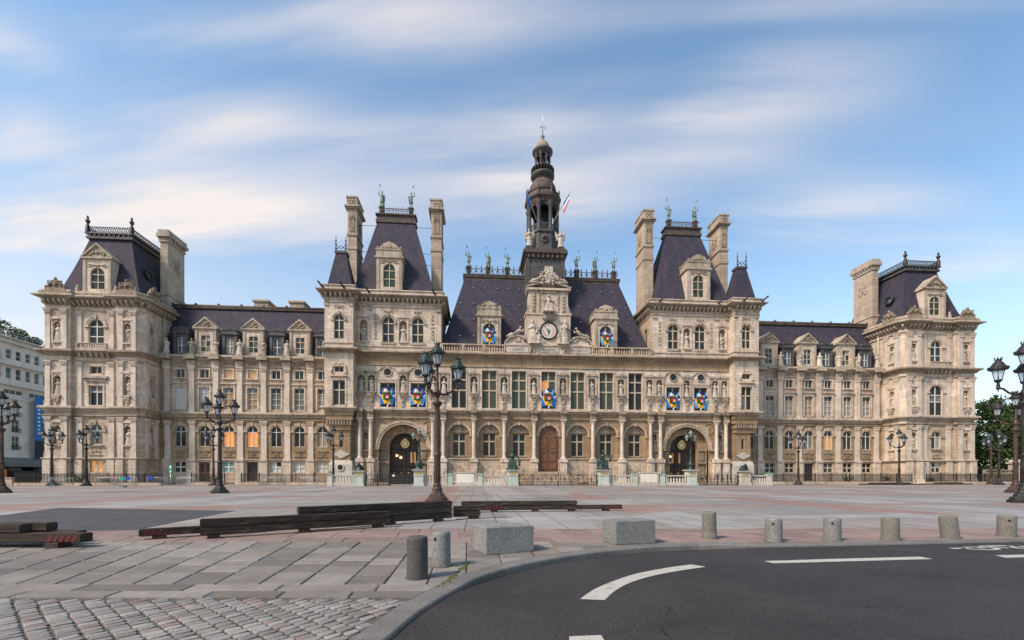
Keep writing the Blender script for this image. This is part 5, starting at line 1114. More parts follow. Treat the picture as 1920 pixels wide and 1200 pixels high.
# ------------------------------------------------------------------ ground
SN, CS = math.sin(YAW), math.cos(YAW)
def cw(X, Z): return (CX+X*CS+Z*SN, CY-X*SN+Z*CS)            # metres right of / ahead of the viewpoint -> world x,y
def sst(a, b, x): t = max(0, min(1, (x-a)/(b-a))); return t*t*(3-2*t)
def zroad(x, y): return -.036-.06*sst(-11.05,-10.45,x)*(1-sst(-6.9,-5.1,x))*(1-sst(.5,1.6,-kside((x,y))[0]))
KP = [(-11.95,-74),(-11.87,-68),(-11.75,-64.6),(-11.56,-63.0),(-11.48,-62.69),(-11.33,-62.05),(-11.18,-61.62),(-11.0,-61.18),(-10.66,-60.48),(-10.04,-59.74),(-9.33,-59.2),(-8.61,-58.78),(-7.9,-58.48),(-7.14,-58.29),(-6.45,-58.26),(-5.8,-58.34),(-5.0,-58.42),(-4.0,-58.40),(-2.6,-58.34),(-1.0,-58.26),(.2,-58.22),(4,-58.05),(12,-57.7),(30,-57.1)]
def spline(P, step):
    o = []
    for i in range(len(P)-1):
        p0, p1, p2, p3 = P[max(i-1,0)], P[i], P[i+1], P[min(i+2,len(P)-1)]; n = max(1, int(math.dist(p1,p2)/step))
        for k in range(n):
            t = k/n; o.append(tuple(.5*(2*b+(c-a)*t+(2*a-5*b+4*c-d)*t*t+(3*b-a-3*c+d)*t**3) for a,b,c,d in zip(p0,p1,p2,p3)))
    return o+[P[-1]]
KS = spline(KP, .16)
def kside(p):
    """signed distance from the kerb line, positive on the square's side, and the nearest segment"""
    best = None
    for a, b in zip(KS, KS[1:]):
        dx, dy = b[0]-a[0], b[1]-a[1]; L2 = dx*dx+dy*dy; t = max(0, min(1, ((p[0]-a[0])*dx+(p[1]-a[1])*dy)/L2)); q = (a[0]+dx*t, a[1]+dy*t); d = math.dist(p, q)
        if best is None or d < best[0]: best = (d, a, b, dx*(p[1]-a[1])-dy*(p[0]-a[0]))
    return math.copysign(best[0], best[3]), best[1], best[2]
def clip_kerb(poly, off=.275):
    c = (sum(p[0] for p in poly)/len(poly), sum(p[1] for p in poly)/len(poly)); s0, a, b = kside(c)
    if s0 > 1.6: return poly
    L = math.dist(a, b); nx, ny = -(b[1]-a[1])/L, (b[0]-a[0])/L
    f_ = lambda p: (p[0]-a[0])*nx+(p[1]-a[1])*ny-off
    o = []
    for p, q in zip(poly, poly[1:]+poly[:1]):
        fp, fq = f_(p), f_(q)
        if fp >= 0: o.append(p)
        if fp*fq < 0: t = fp/(fp-fq); o.append((p[0]+(q[0]-p[0])*t, p[1]+(q[1]-p[1])*t))
    return o
def area(p): return abs(sum(a[0]*b[1]-b[0]*a[1] for a, b in zip(p, p[1:]+p[:1])))/2
def slab(poly, name, mat, parent, gap=.005, top=0., ch=.012):
    if len(poly) < 3 or area(poly) < .015: return
    if sum(a[0]*b[1]-b[0]*a[1] for a, b in zip(poly, poly[1:]+poly[:1])) < 0: poly = poly[::-1]
    c = (sum(p[0] for p in poly)/len(poly), sum(p[1] for p in poly)/len(poly))
    def ins(d): return [(p[0]+(c[0]-p[0])*d/max(.05,math.dist(p,c)), p[1]+(c[1]-p[1])*d/max(.05,math.dist(p,c))) for p in poly]
    A, B = ins(gap*1.4), ins(gap*1.4+ch*1.4); n = len(poly); tl = [random.uniform(-.002,.002) for _ in range(n)]
    vs = [(x-c[0],y-c[1],-.05) for x,y in A]+[(x-c[0],y-c[1],top-ch) for x,y in A]+[(x-c[0],y-c[1],top+t) for (x,y),t in zip(B,tl)]
    fs = [tuple(range(2*n,3*n))]+[(i,(i+1)%n,(i+1)%n+n,i+n) for i in range(n)]+[(i+n,(i+1)%n+n,(i+1)%n+2*n,i+2*n) for i in range(n)]
    m = MB(); m.add(vs, fs); return m.build(name, mat, parent, (c[0],c[1],0))
# the earth out to the horizon, the square, the road
m = MB(); m.add([(-3000,-3000,-.5),(3000,-3000,-.5),(3000,3000,-.5),(-3000,3000,-.5)],[(0,1,2,3)]); kind(m.build('ground','soil'),'structure')
a, b_ = cw(-90,10.93), cw(110,10.93); m = MB(); m.add([(a[0],a[1],0),(b_[0],b_[1],0),(190,140,0),(-190,140,0),(-190,a[1],0)],[(0,1,2,3,4)]); PZ = kind(m.build('square_paving','plaza_paving'),'structure')
m = MB(); inn = [(p[0]-.14*(q[1]-p[1])/math.dist(p,q), p[1]+.14*(q[0]-p[0])/math.dist(p,q)) for p,q in zip(KS,KS[1:])]
pl = inn+[cw(40,10.95),cw(-40,10.95),cw(-40,-8)]; m.add([(x,y,-.028) for x,y in pl],[tuple(range(len(pl)))]); PB = kind(m.build('pavement_bed','joint_sand'),'structure')
m = MB(); q0 = [cw(-40,4.79),cw(-.6,4.79),cw(-.6,-6),cw(-40,-6)]; q0 = [p for p in q0]
sb = [cw(-40,4.79)]+[cw(-40+.5*i,4.79) for i in range(90) if kside(cw(-40+.5*i,4.79))[0] > .2]; low = [p for p in inn if p[1] < sb[-1][1]]
pl = sb+low[::-1]+[cw(-40,-8)]; m.add([(x,y,-.02) for x,y in pl],[tuple(range(len(pl)))]); kind(m.build('sett_bed','joint_mortar'),'structure')
m = MB(); vid = {}
def gv(x, y):
    k = (round(x,3), round(y,3))
    if k not in vid: vid[k] = len(m.v); m.v.append((x,y,zroad(x,y)))
    return vid[k]
def cell(x, y, h):
    if kside((x+h/2,y+h/2))[0] < h*.75: m.f.append((gv(x,y),gv(x+h,y),gv(x+h,y+h),gv(x,y+h))); m.sm.append(True)
for i in range(48):
    for j in range(24): cell(-12.6+.4*i, -66.8+.4*j, .4)
m.add([(-12.6,-75,-.0365),(6.6,-75,-.0365),(6.6,-66.8,-.0365),(-12.6,-66.8,-.0365),(60,-75,-.036),(60,-57.05,-.036),(6.6,-57.7,-.036),(-12.6,-140,-.0365),(60,-140,-.0365)],[(0,1,2,3),(1,4,5,6,2),(7,8,4,1,0)]); RD = kind(m.build('road','asphalt'),'structure')
# kerb stones
KB = obj('kerb', None, None); kind(KB,'structure'); i = 0
while i < len(KS)-2:
    seg = []; L = 0
    while i < len(KS)-1 and L < 1.02: seg.append(KS[i]); L += math.dist(KS[i],KS[i+1]); i += 1
    seg.append(KS[i])
    if seg[0][0] > 14 or seg[0][1] < -66: continue
    p, q = seg[0], seg[1]; t = .008/math.dist(p,q); seg[0] = (p[0]+(q[0]-p[0])*t, p[1]+(q[1]-p[1])*t)
    m = MB(); z = .006+random.uniform(-.003,.003); m.sweep(seg,[(-.265,-.2),(0,-.2),(0,z-.028),(-.008,z-.01),(-.022,z),(-.265,z)]); m.build('kerbstone','kerb_granite',KB)
# slabs of the pavement
PV = obj('pavement', None, None); kind(PV,'structure'); rs = random.Random(3)
for za, zb, ln in ((4.80,5.06,1.02),(5.06,5.37,1.1)):
    X = -7.6+rs.random()
    while X < .2:
        w = ln*rs.uniform(.75,1.2); k = -.12; slab(clip_kerb([cw(X+.005,za+.009),cw(X+w-.005,za+.009),cw(X+w+k*(zb-za)-.005,zb-.009),cw(X+k*(zb-za)+.005,zb-.009)]),'paving_slab','slab_grey',PV,.001); X += w
def kx(X): return -.1+min(0,(X+2.2))*.085 if X < 0 else -.1+X*.05
X = -9.4; cols_ = []
while X < 4.6: cols_.append(X); X += rs.uniform(.42,.54)
for xa, xb in zip(cols_, cols_[1:]):
    Z = 5.37
    while Z < 8.84:
        d = rs.uniform(.38,.8); Z2 = Z+d if Z+d < 8.5 else 8.84; f_ = lambda X0, z: cw(X0+kx(X0)*(z-5.37), z)
        g1, g2 = .003+rs.random()*.005, .009+rs.random()*.008; slab(clip_kerb([f_(xa+g1,Z+g2),f_(xb-g1,Z+g2),f_(xb-g1,Z2-g2),f_(xa+g1,Z2-g2)]),'paving_slab','slab_grey',PV,.001,rs.uniform(-.003,.002)); Z = Z2
for za, zb in ((8.84,9.5),(9.5,10.25),(10.25,10.93)):
    X = -12.5+rs.random()
    while X < 14.5:
        w = rs.uniform(.75,1.45); slab(clip_kerb([cw(X+.004,za+.012),cw(X+w-.004,za+.012),cw(X+w-.104,zb-.012),cw(X-.096,zb-.012)]),'pink_slab','slab_pink',PV,.001,rs.uniform(-.002,.002)); X += w
# setts
def sett_mesh(k):
    r = random.Random(k); w, h = .134*r.uniform(.93,1.05), .086*r.uniform(.92,1.06); c = .016; m = MB(); j = lambda: r.uniform(-.005,.005)
    ring = [(-w/2+c,-h/2),(w/2-c,-h/2),(w/2,-h/2+c),(w/2,h/2-c),(w/2-c,h/2),(-w/2+c,h/2),(-w/2,h/2-c),(-w/2,-h/2+c)]; ring = [(x+j(),y+j()) for x,y in ring]
    lv = [(1,-.05),(1,-.005),(.96,-.0005),(.86,.0)]; vs = [(x*s,y*(s if s == 1 else s-.02),z) for s,z in lv for x,y in ring]; fs = [(q*8+i,q*8+(i+1)%8,q*8+8+(i+1)%8,q*8+8+i) for q in range(3) for i in range(8)]+[tuple(range(24,32))]
    m.add(vs, fs, True); return m.mesh('sett')
SM = [sett_mesh(k) for k in range(14)]; ea = (math.sin(R(44)),math.cos(R(44))); eb = (-math.sin(R(46)),math.cos(R(46))); SP = []
for i in range(-80,80):
    dj = rs.uniform(0,.1)
    for j in range(-100,100):
        o_ = cw(-2.6,4.0); u_, v_ = i*.152+rs.uniform(-.004,.004), j*.1045+dj; p = (o_[0]+ea[0]*u_+eb[0]*v_, o_[1]+ea[1]*u_+eb[1]*v_)
        Z = (p[0]-CX)*SN+(p[1]-CY)*CS; X = (p[0]-CX)*CS-(p[1]-CY)*SN
        if 3.42 < Z < 4.735 and X > -1.16*Z-.12 and kside(p)[0] > .325: SP.append((Z,p))
SP.sort(); rest = MB()
for k, (Z,p) in enumerate(SP):
    me, z_, a_ = rs.choice(SM), rs.uniform(-.007,.0), R(46)+rs.uniform(-.07,.07)
    if k < 300: obj('sett', me, 'sett', PV, (p[0],p[1],z_), a_, (rs.uniform(.93,1.06),rs.uniform(.9,1.05),1))
    else: q = MB(Matrix.Translation((p[0],p[1],z_)) @ Matrix.Rotation(a_,4,'Z')); q.add([tuple(v.co) for v in me.vertices],[tuple(f.vertices) for f in me.polygons],True); rest.v += [v_ for v_ in q.v]; o0_ = len(rest.v)-len(q.v); rest.f += [tuple(i_+o0_ for i_ in f) for f in q.f]; rest.sm += q.sm
if rest.v: kind(rest.build('sett_field','sett',PV),'stuff')
# moss in the joints by the twin bollards
m = MB()
for t in range(46):
    k = rs.random(); X, Z = -.85+k*.22+rs.gauss(0,.02), 5.2+k*1.5; p = cw(X,Z)
    if kside(p)[0] > .02: m.ell((p[0],p[1],.001),(rs.uniform(.015,.04),rs.uniform(.02,.06),rs.uniform(.006,.016)),6,4)
kind(m.build('moss','moss'),'stuff'); 
o = SC.objects['moss']; o['label'] = 'green moss growing in the joints beside the twin bollards'; o['category'] = 'moss'
# dark sports surface
m = MB(); m.prz([(-27.6,-46.8),(-24.5,-55.2),(-18.9,-55.0),(-19.65,-49.05)],-.02,.006); kind(m.build('sports_surface','rubber_mat'),'structure')
# painted road markings
def along(p0,p1,t): return (p0[0]+(p1[0]-p0[0])*t, p0[1]+(p1[1]-p0[1])*t)
def mark(name, left, right, label):
    m = MB()
    if len(left) == 2: left, right = [[along(q[0],q[1],k/16) for k in range(17)] for q in (left,right)]
    n = len(left); m.add([(x,y,zroad(x,y)+.005) for x,y in left+right],[(i,i+1,n+i+1,n+i) for i in range(n-1)]); return kind(m.build(name,'road_paint'),'structure')
AO = spline([(-9.65,-61.57),(-9.38,-61.17),(-9.06,-60.82),(-8.61,-60.41),(-8.06,-60.07),(-7.54,-59.84)],.1); AI = spline([(-9.4,-61.65),(-9.17,-61.28),(-8.86,-60.91),(-8.43,-60.56),(-7.93,-60.28),(-7.42,-60.05)],.1)
n = min(len(AO),len(AI)); AO = [AO[round(i*(len(AO)-1)/(n-1))] for i in range(n)]; AI = [AI[round(i*(len(AI)-1)/(n-1))] for i in range(n)]
mark('road_marking',AO,AI,''); mark('road_marking',[(-6.28,-59.67),(-3.49,-59.54)],[(-6.27,-59.88),(-3.5,-59.75)],''); mark('road_marking',[(-2.12,-59.52),(1.2,-59.4)],[(-2.2,-59.74),(1.2,-59.62)],''); mark('road_marking',[(-10.0,-62.68),(-10.22,-63.7)],[(-9.73,-62.68),(-9.8,-63.7)],'')
m = MB()                                                      # bicycle symbol on the cycle lane
def flatring(cx, cy, r0, r1, n=24):
    vs = []
    for i in range(n): a = 2*math.pi*i/n; vs += [(cx+r0*math.cos(a)*1.0,cy+r0*math.sin(a)*.55,-.031),(cx+r1*math.cos(a),cy+r1*math.sin(a)*.55,-.031)]
    m.add(vs,[(2*i,2*i+1,(2*i+3)%(2*n),(2*i+2)%(2*n)) for i in range(n)])
flatring(-1.55,-58.85,.22,.34); flatring(-.55,-58.85,.22,.34)
for (a,b_) in (((-1.55,-58.85),(-1.2,-58.6)),((-1.2,-58.6),(-.7,-58.6)),((-.7,-58.6),(-.55,-58.85)),((-1.2,-58.6),(-1.0,-58.86)),((-2.1,-58.82),(-1.75,-58.78))):
    dx, dy = b_[0]-a[0], b_[1]-a[1]; L = math.hypot(dx,dy); nx, ny = -dy/L*.05, dx/L*.05; m.add([(a[0]-nx,a[1]-ny,-.031),(b_[0]-nx,b_[1]-ny,-.031),(b_[0]+nx,b_[1]+ny,-.031),(a[0]+nx,a[1]+ny,-.031)],[(0,1,2,3)])
kind(m.build('road_marking','road_paint'),'structure')

# ------------------------------------------------------------------ bollards, blocks and timbers
import bmesh
def fwd(p, d): L = math.dist(p,(CX,CY)); return (p[0]+(p[0]-CX)/L*d, p[1]+(p[1]-CY)/L*d)
def bollard(p, dia, h, label, mat, hole=True, lean=0., lip=.02, band=False):
    m = MB(); r = dia/2; m.lathe(0,0,[(r*1.03,-.04),(r*1.02,.03),(r,.08),(r*.985,h-.04),(r*.95,h-.015),(r*.86,h)],28); p = fwd(p, r)
    o = m.build('bollard',mat,None,(p[0],p[1],0),(lean*.4,lean,random.uniform(0,6))); tag(o,label,'bollard','granite bollards along the kerb')
    if hole: m = MB(); m.lathe(0,0,[(.022,0),(.022,.012)],10); a = -2.25-o.rotation_euler.z; m.build('bolt_hole','black_gap',o,(r*.985*math.cos(a),r*.985*math.sin(a),h-.10),(R(90),0,a+R(90)))
    if band: m = MB(); m.lathe(0,0,[(r*1.06,-.03),(r*1.06,.13),(r*1.0,.135)],28); m.build('bollard_foot','bollard_granite',o)
    m = MB(); m.lathe(0,0,[(r*1.22,-.03),(r*1.2,.003),(r*.9,.004)],24); m.build('mortar_collar','joint_mortar',o)
    return o
bollard((-11.5,-60.71),.265,.53,'tall dark grey granite bollard of the pair, with plain sides','bollard_dark',False)
bollard((-11.26,-59.97),.262,.5,'pitted light grey granite bollard of the pair, with bolt hole','granite',True)
bollard((-6.02,-57.55),.28,.56,'tall brownish bollard leaning slightly, with paler foot, beside the granite block','bollard_granite',False,.05,band=True)
for i,(p,ln) in enumerate((((-4.98,-58.04),0),((-3.73,-58.0),.01),((-2.54,-58.05),-.01),((-1.04,-57.88),.09),((.44,-57.72),.03))):
    bollard(p,.305,.46,f'short speckled granite bollard, {["first","second","third","fourth","fifth"][i]} in the row past the brownish one','bollard_granite' if i > 1 else 'granite',i in (0,1,4),ln)
def bevelled(pts, h, bv, name, mat, label):
    c = (sum(p[0] for p in pts)/4, sum(p[1] for p in pts)/4); m = MB(); m.prz([(x-c[0],y-c[1]) for x,y in pts],0,h); me = m.mesh(name); b = bmesh.new(); b.from_mesh(me)
    bmesh.ops.bevel(b, geom=b.edges[:], offset=bv, segments=3, affect='EDGES', profile=.6); b.to_mesh(me); b.free()
    for p in me.polygons: p.use_smooth = False
    return tag(obj(name, me, mat, None, (c[0],c[1],0)), label, 'stone block', 'granite blocks on the kerb')
bevelled([(-10.83,-58.41),(-10.61,-59.02),(-9.79,-58.74),(-9.99,-58.15)],.45,.018,'granite_block','granite','long speckled granite block next to the pair of bollards')
bevelled([(-8.28,-57.65),(-8.16,-58.14),(-7.34,-58.0),(-7.44,-57.49)],.45,.018,'granite_block','granite','squarer speckled granite block next to the brownish leaning bollard')
def beam(p0, p1, z0, label, h=.16, w=.2, mat='timber', stripe=None, name='timber_beam'):
    L = math.dist(p0,p1); a = math.atan2(p1[1]-p0[1],p1[0]-p0[0]); m = MB(); m.box(0,L,0,w,0,h); me = m.mesh(name); b = bmesh.new(); b.from_mesh(me); 
    if L > 1: bmesh.ops.subdivide_edges(b,edges=[e for e in b.edges if e.calc_length() > 1],cuts=9)
    for v_ in b.verts: v_.co += Vector((0,random.uniform(-.006,.006),random.uniform(-.002,.003)))
    bmesh.ops.bevel(b,geom=[e for e in b.edges if e.is_boundary or len(e.link_faces) == 2 and e.calc_face_angle(0) > .8],offset=.017,segments=2,affect='EDGES'); b.to_mesh(me); b.free()
    o = tag(obj(name,me,mat,None,(p0[0],p0[1],z0),a),label,'timber','timber beams lying on the square')
    if stripe:
        for k in range(5):
            x = (.06+.11*k) if stripe < 0 else L-.62+.11*k; q = MB(); q.pry([(x,.012),(x+.055,.012),(x+.115,h-.012),(x+.06,h-.012)],-.003,.0); q.build('red_stripe','red_paint',o)
    return o
def chock(p, label, h=.075, a=.5):
    m = MB(); m.box(-.11,.11,-.02,.26,0,h-.002); o = m.build('chock','timber',None,(p[0],p[1],0),a); return tag(o,label,'wood block','small blocks under the beams')
def along(p0,p1,t): return (p0[0]+(p1[0]-p0[0])*t, p0[1]+(p1[1]-p0[1])*t)
b1 = ((-16.4,-56.73),(-12.94,-54.83)); b2 = ((-14.87,-55.62),(-11.46,-53.29)); b3 = ((-17.55,-56.77),(-15.6,-55.55)); b4 = ((-11.42,-53.05),(-9.92,-52.55)); b5 = ((-11.3,-50.5),(-5.4,-50.21))
beam(*b1,.08,'long grizzled beam at the bottom of the foremost double stack'); beam(*b1,.246,'long grizzled beam lying on top of the foremost double stack')
for k in range(3): beam(*b2,.08+.166*k,f'dark long beam at the {["bottom","middle","top"][k]} of the triple stack before the lamp post')
beam(*b3,.065,'low beam with red stripes at its end, poking out behind the foremost double stack',.15,.2,'timber',-1)
beam(*b4,.246,'short beam with red stripes at its tip, beyond the triple stack',.15,.2,'timber',1); beam(b4[0],along(*b4,.52),.08,'stubby plain beam under the short red striped one')
beam(*b5,.07,'longest low beam with red stripes at its far end, behind the granite blocks',.16,.2,'timber',1); beam(b5[0],along(*b5,.71),.236,'plain beam lying on the longest low beam',.16,.2)
for p, l in ((along(*b1,.06),'near end of the foremost double stack'),(along(*b1,.5),'middle of the foremost double stack'),(along(*b1,.93),'lamp end of the foremost double stack'),(along(*b2,.55),'middle of the triple stack'),(along(*b2,.9),'far end of the triple stack'),(along(*b4,.42),'short red striped beam')): chock(p,'small dark wooden block under the '+l)
for t,l in ((.2,'start'),(.45,'second quarter'),(.68,'third quarter'),(.9,'striped end')): chock(along(*b5,t),f'small dark wooden block under the {l} of the longest low beam',.066,.05)
chock(along(*b3,.14),'small dark wooden block under the low beam behind the double stack',.06)
a1 = ((-21.2,-57.5),(-17.84,-57.72)); beam(*a1,.1,'weathered beam with red stripes at the edge of the dark sports surface',.16,.24,'timber',1); beam((-21.2,-57.2),(-18.25,-57.4),.1,'plain beam tucked behind the weathered red striped one',.15,.24)
beam((-21.3,-57.45),(-18.95,-57.62),.265,'blackened beam lying on the weathered red striped one',.16,.22); beam((-21.3,-57.18),(-18.75,-57.34),.262,'second blackened beam lying beside the first one',.16,.22); beam((-19.6,-56.85),(-18.5,-57.0),.08,'short loose beam half hidden behind the blackened ones',.15,.2)
chock((-18.35,-57.7),'small dark wooden block under the weathered red striped beam',.098,0); chock((-20.3,-57.55),'small dark wooden block under the plain end of the weathered striped beam',.098,0)
for i,(x0,x1,y,z) in enumerate(((43,52.5,-7.6,.0),(44.5,51,-7.55,.165),(53.5,62,-6.4,.0),(56,60.5,-6.35,.165))): beam((x0,y),(x1,y+.3),z,['long low dark beam at the foot of the lamp beside the wing railings','dark beam stacked on the one at the lamp foot by the wing railings','long low dark beam at the foot of the end pavilion railings','dark beam stacked on the one at the end pavilion railings'][i],.165,.35)
# ------------------------------------------------------------------ street lamps
def lantern(parent, loc, k=1., mats=('iron_dark','lamp_copper_green','lantern_glass')):
    def fr():
        m = MB()
        for i in range(6): a = math.pi*i/3; m.tube([(.15*math.cos(a),.15*math.sin(a),.06),(.27*math.cos(a),.27*math.sin(a),.56)],.016,4)
        m.lathe(0,0,[(.05,-.3),(.09,-.22),(.05,-.12),(.1,-.05),(.17,.02),(.17,.07)],8); m.lathe(0,0,[(.27,.53),(.30,.56),(.27,.59)],12); m.tube([(0,0,0),(0,0,.3)],.03,5); return m.mesh('lantern')
    def rf():
        m = MB(); m.lathe(0,0,[(.37,.56),(.39,.62),(.33,.68),(.27,.80),(.19,.93),(.12,1.0),(.13,1.04)],14)
        for i in range(12): a = math.pi*i/6; m.ell((.37*math.cos(a),.37*math.sin(a),.67),(.045,.045,.06),5,4)
        for i in range(7): a = 2*math.pi*i/7; m.tube([(.10*math.cos(a),.10*math.sin(a),1.02),(.16*math.cos(a),.16*math.sin(a),1.2)],[.03,.018],4)
        m.lathe(0,0,[(.1,1.03),(.05,1.12),(.02,1.15)],7); return m.mesh('lantern_roof')
    def gl(): m = MB(); m.lathe(0,0,[(.14,.07),(.255,.555)],6,smooth=False); return m.mesh('lantern_glass')
    o = obj('lantern',cached('lf',fr),mats[0],parent,loc,None,(k,k,k)); obj('lantern_roof',cached('lr',rf),mats[1],o); obj('lantern_glass',cached('lg',gl),mats[2],o); return o
def street_lamp(name, loc, rot, label, tone='iron_dark', roof='lamp_copper_green'):
    T = thing(name,label,'street lamp',(loc[0],loc[1],0),rot,'street lamps on the square'); T.scale = (.95,.95,.965)
    def base(): m = MB(); m.lathe(0,0,[(.64,0),(.64,.14),(.56,.16),(.54,.26),(.43,.32),(.40,.42),(.29,.52),(.24,.66)],8,math.pi/8,smooth=False); m.lathe(0,0,[(.24,.62),(.27,.68),(.22,.74),(.19,.86),(.22,.9),(.17,.96)],16); return m.mesh('lamp_base')
    def shaft():
        m = MB(); m.lathe(0,0,[(.16,.95),(.155,2.3),(.185,2.34),(.185,2.42),(.13,2.48),(.118,4.75),(.15,4.8),(.25,4.95),(.26,5.02),(.1,5.1),(.08,5.22),(.16,5.38),(.18,5.5),(.13,5.6),(.075,5.7),(.09,6.0),(.055,6.1),(.05,6.72)],16)
        for i in range(10): a = 2*math.pi*i/10; m.tube([(.122*math.cos(a),.122*math.sin(a),2.5),(.112*math.cos(a),.112*math.sin(a),4.75)],.017,4); m.tube([(.156*math.cos(a),.156*math.sin(a),1.0),(.15*math.cos(a),.15*math.sin(a),2.28)],.018,4)
        return m.mesh('lamp_shaft')
    def arm(): m = MB(); m.tube([(.1,0,5.48),(.35,0,5.4),(.62,0,5.5),(.85,0,5.72),(1.05,0,5.78)],[.07,.06,.05,.05,.055],7); m.ell((1.05,0,5.78),(.1,.1,.09),8,5); m.ell((.5,0,5.48),(.09,.07,.1),7,5); m.tube([(1.05,0,5.6),(1.05,0,5.9)],[.03,.05],6); return m.mesh('lamp_arm')
    obj('lamp_base',cached('lb',base),tone,T); obj('lamp_shaft',cached('ls',shaft),tone,T)
    for k in range(3):
        a = 2*math.pi*k/3; obj('lamp_arm',cached('la',arm),tone,T,None,a); lantern(T,(1.05*math.cos(a),1.05*math.sin(a),6.12),1,('iron_dark',roof,'lantern_glass'))
    lantern(T,(0,0,6.85),1,('iron_dark',roof,'lantern_glass')); return T
LAMPS = [((-12.65,-44.53),.05,'rusty brown four-lantern lamp behind the triple timber stack','iron_brown','lamp_copper_green'),((-29.91,-31.22),.1,'dark four-lantern lamp standing alone at the corner of the dark sports surface','iron_dark','iron_dark'),
 ((-45.03,-4.93),2.2,'slim rust-red lamp just behind the lone dark lamp','iron_brown','iron_dark'),((-29.4,-6.18),.1,'dark lamp beside the turret foot, white-block side','iron_dark','iron_dark'),
 ((-65.6,-3.8),.4,'dark lamp before the outer corner of the end pavilion, white-block side','iron_dark','lamp_copper_green'),((-60.27,-5.23),.5,'dark lamp before the lit ochre basement window of the end pavilion','iron_dark','iron_dark'),
 ((-46.61,-29.49),-.1,'lamp with red-brown arms at the edge of the square, white-block side','iron_brown','iron_dark'),((15.5,-46.87),2.75,'big dark lamp at the edge of the square, tree side','iron_dark','iron_dark'),
 ((30.1,-35.47),2.6,'rusty lamp hidden behind the big dark one, tree side','iron_brown','iron_dark'),((47.8,-8.62),.2,'dark lamp beside the low beams and wing railings, tree side','iron_dark','iron_dark'),
 ((35.13,-5.8),.1,'dark lamp between the turret and the wing doorway, tree side','iron_dark','iron_dark'),((67.16,-4.34),.9,'rust-red lamp of the close pair before the trees','iron_brown','lamp_copper_green'),((62.6,-8.97),.2,'black lamp of the close pair before the trees','iron_dark','lamp_copper_green')]
for p, r_, l, t, rf in LAMPS: street_lamp('street_lamp',p,r_,l,t,rf)

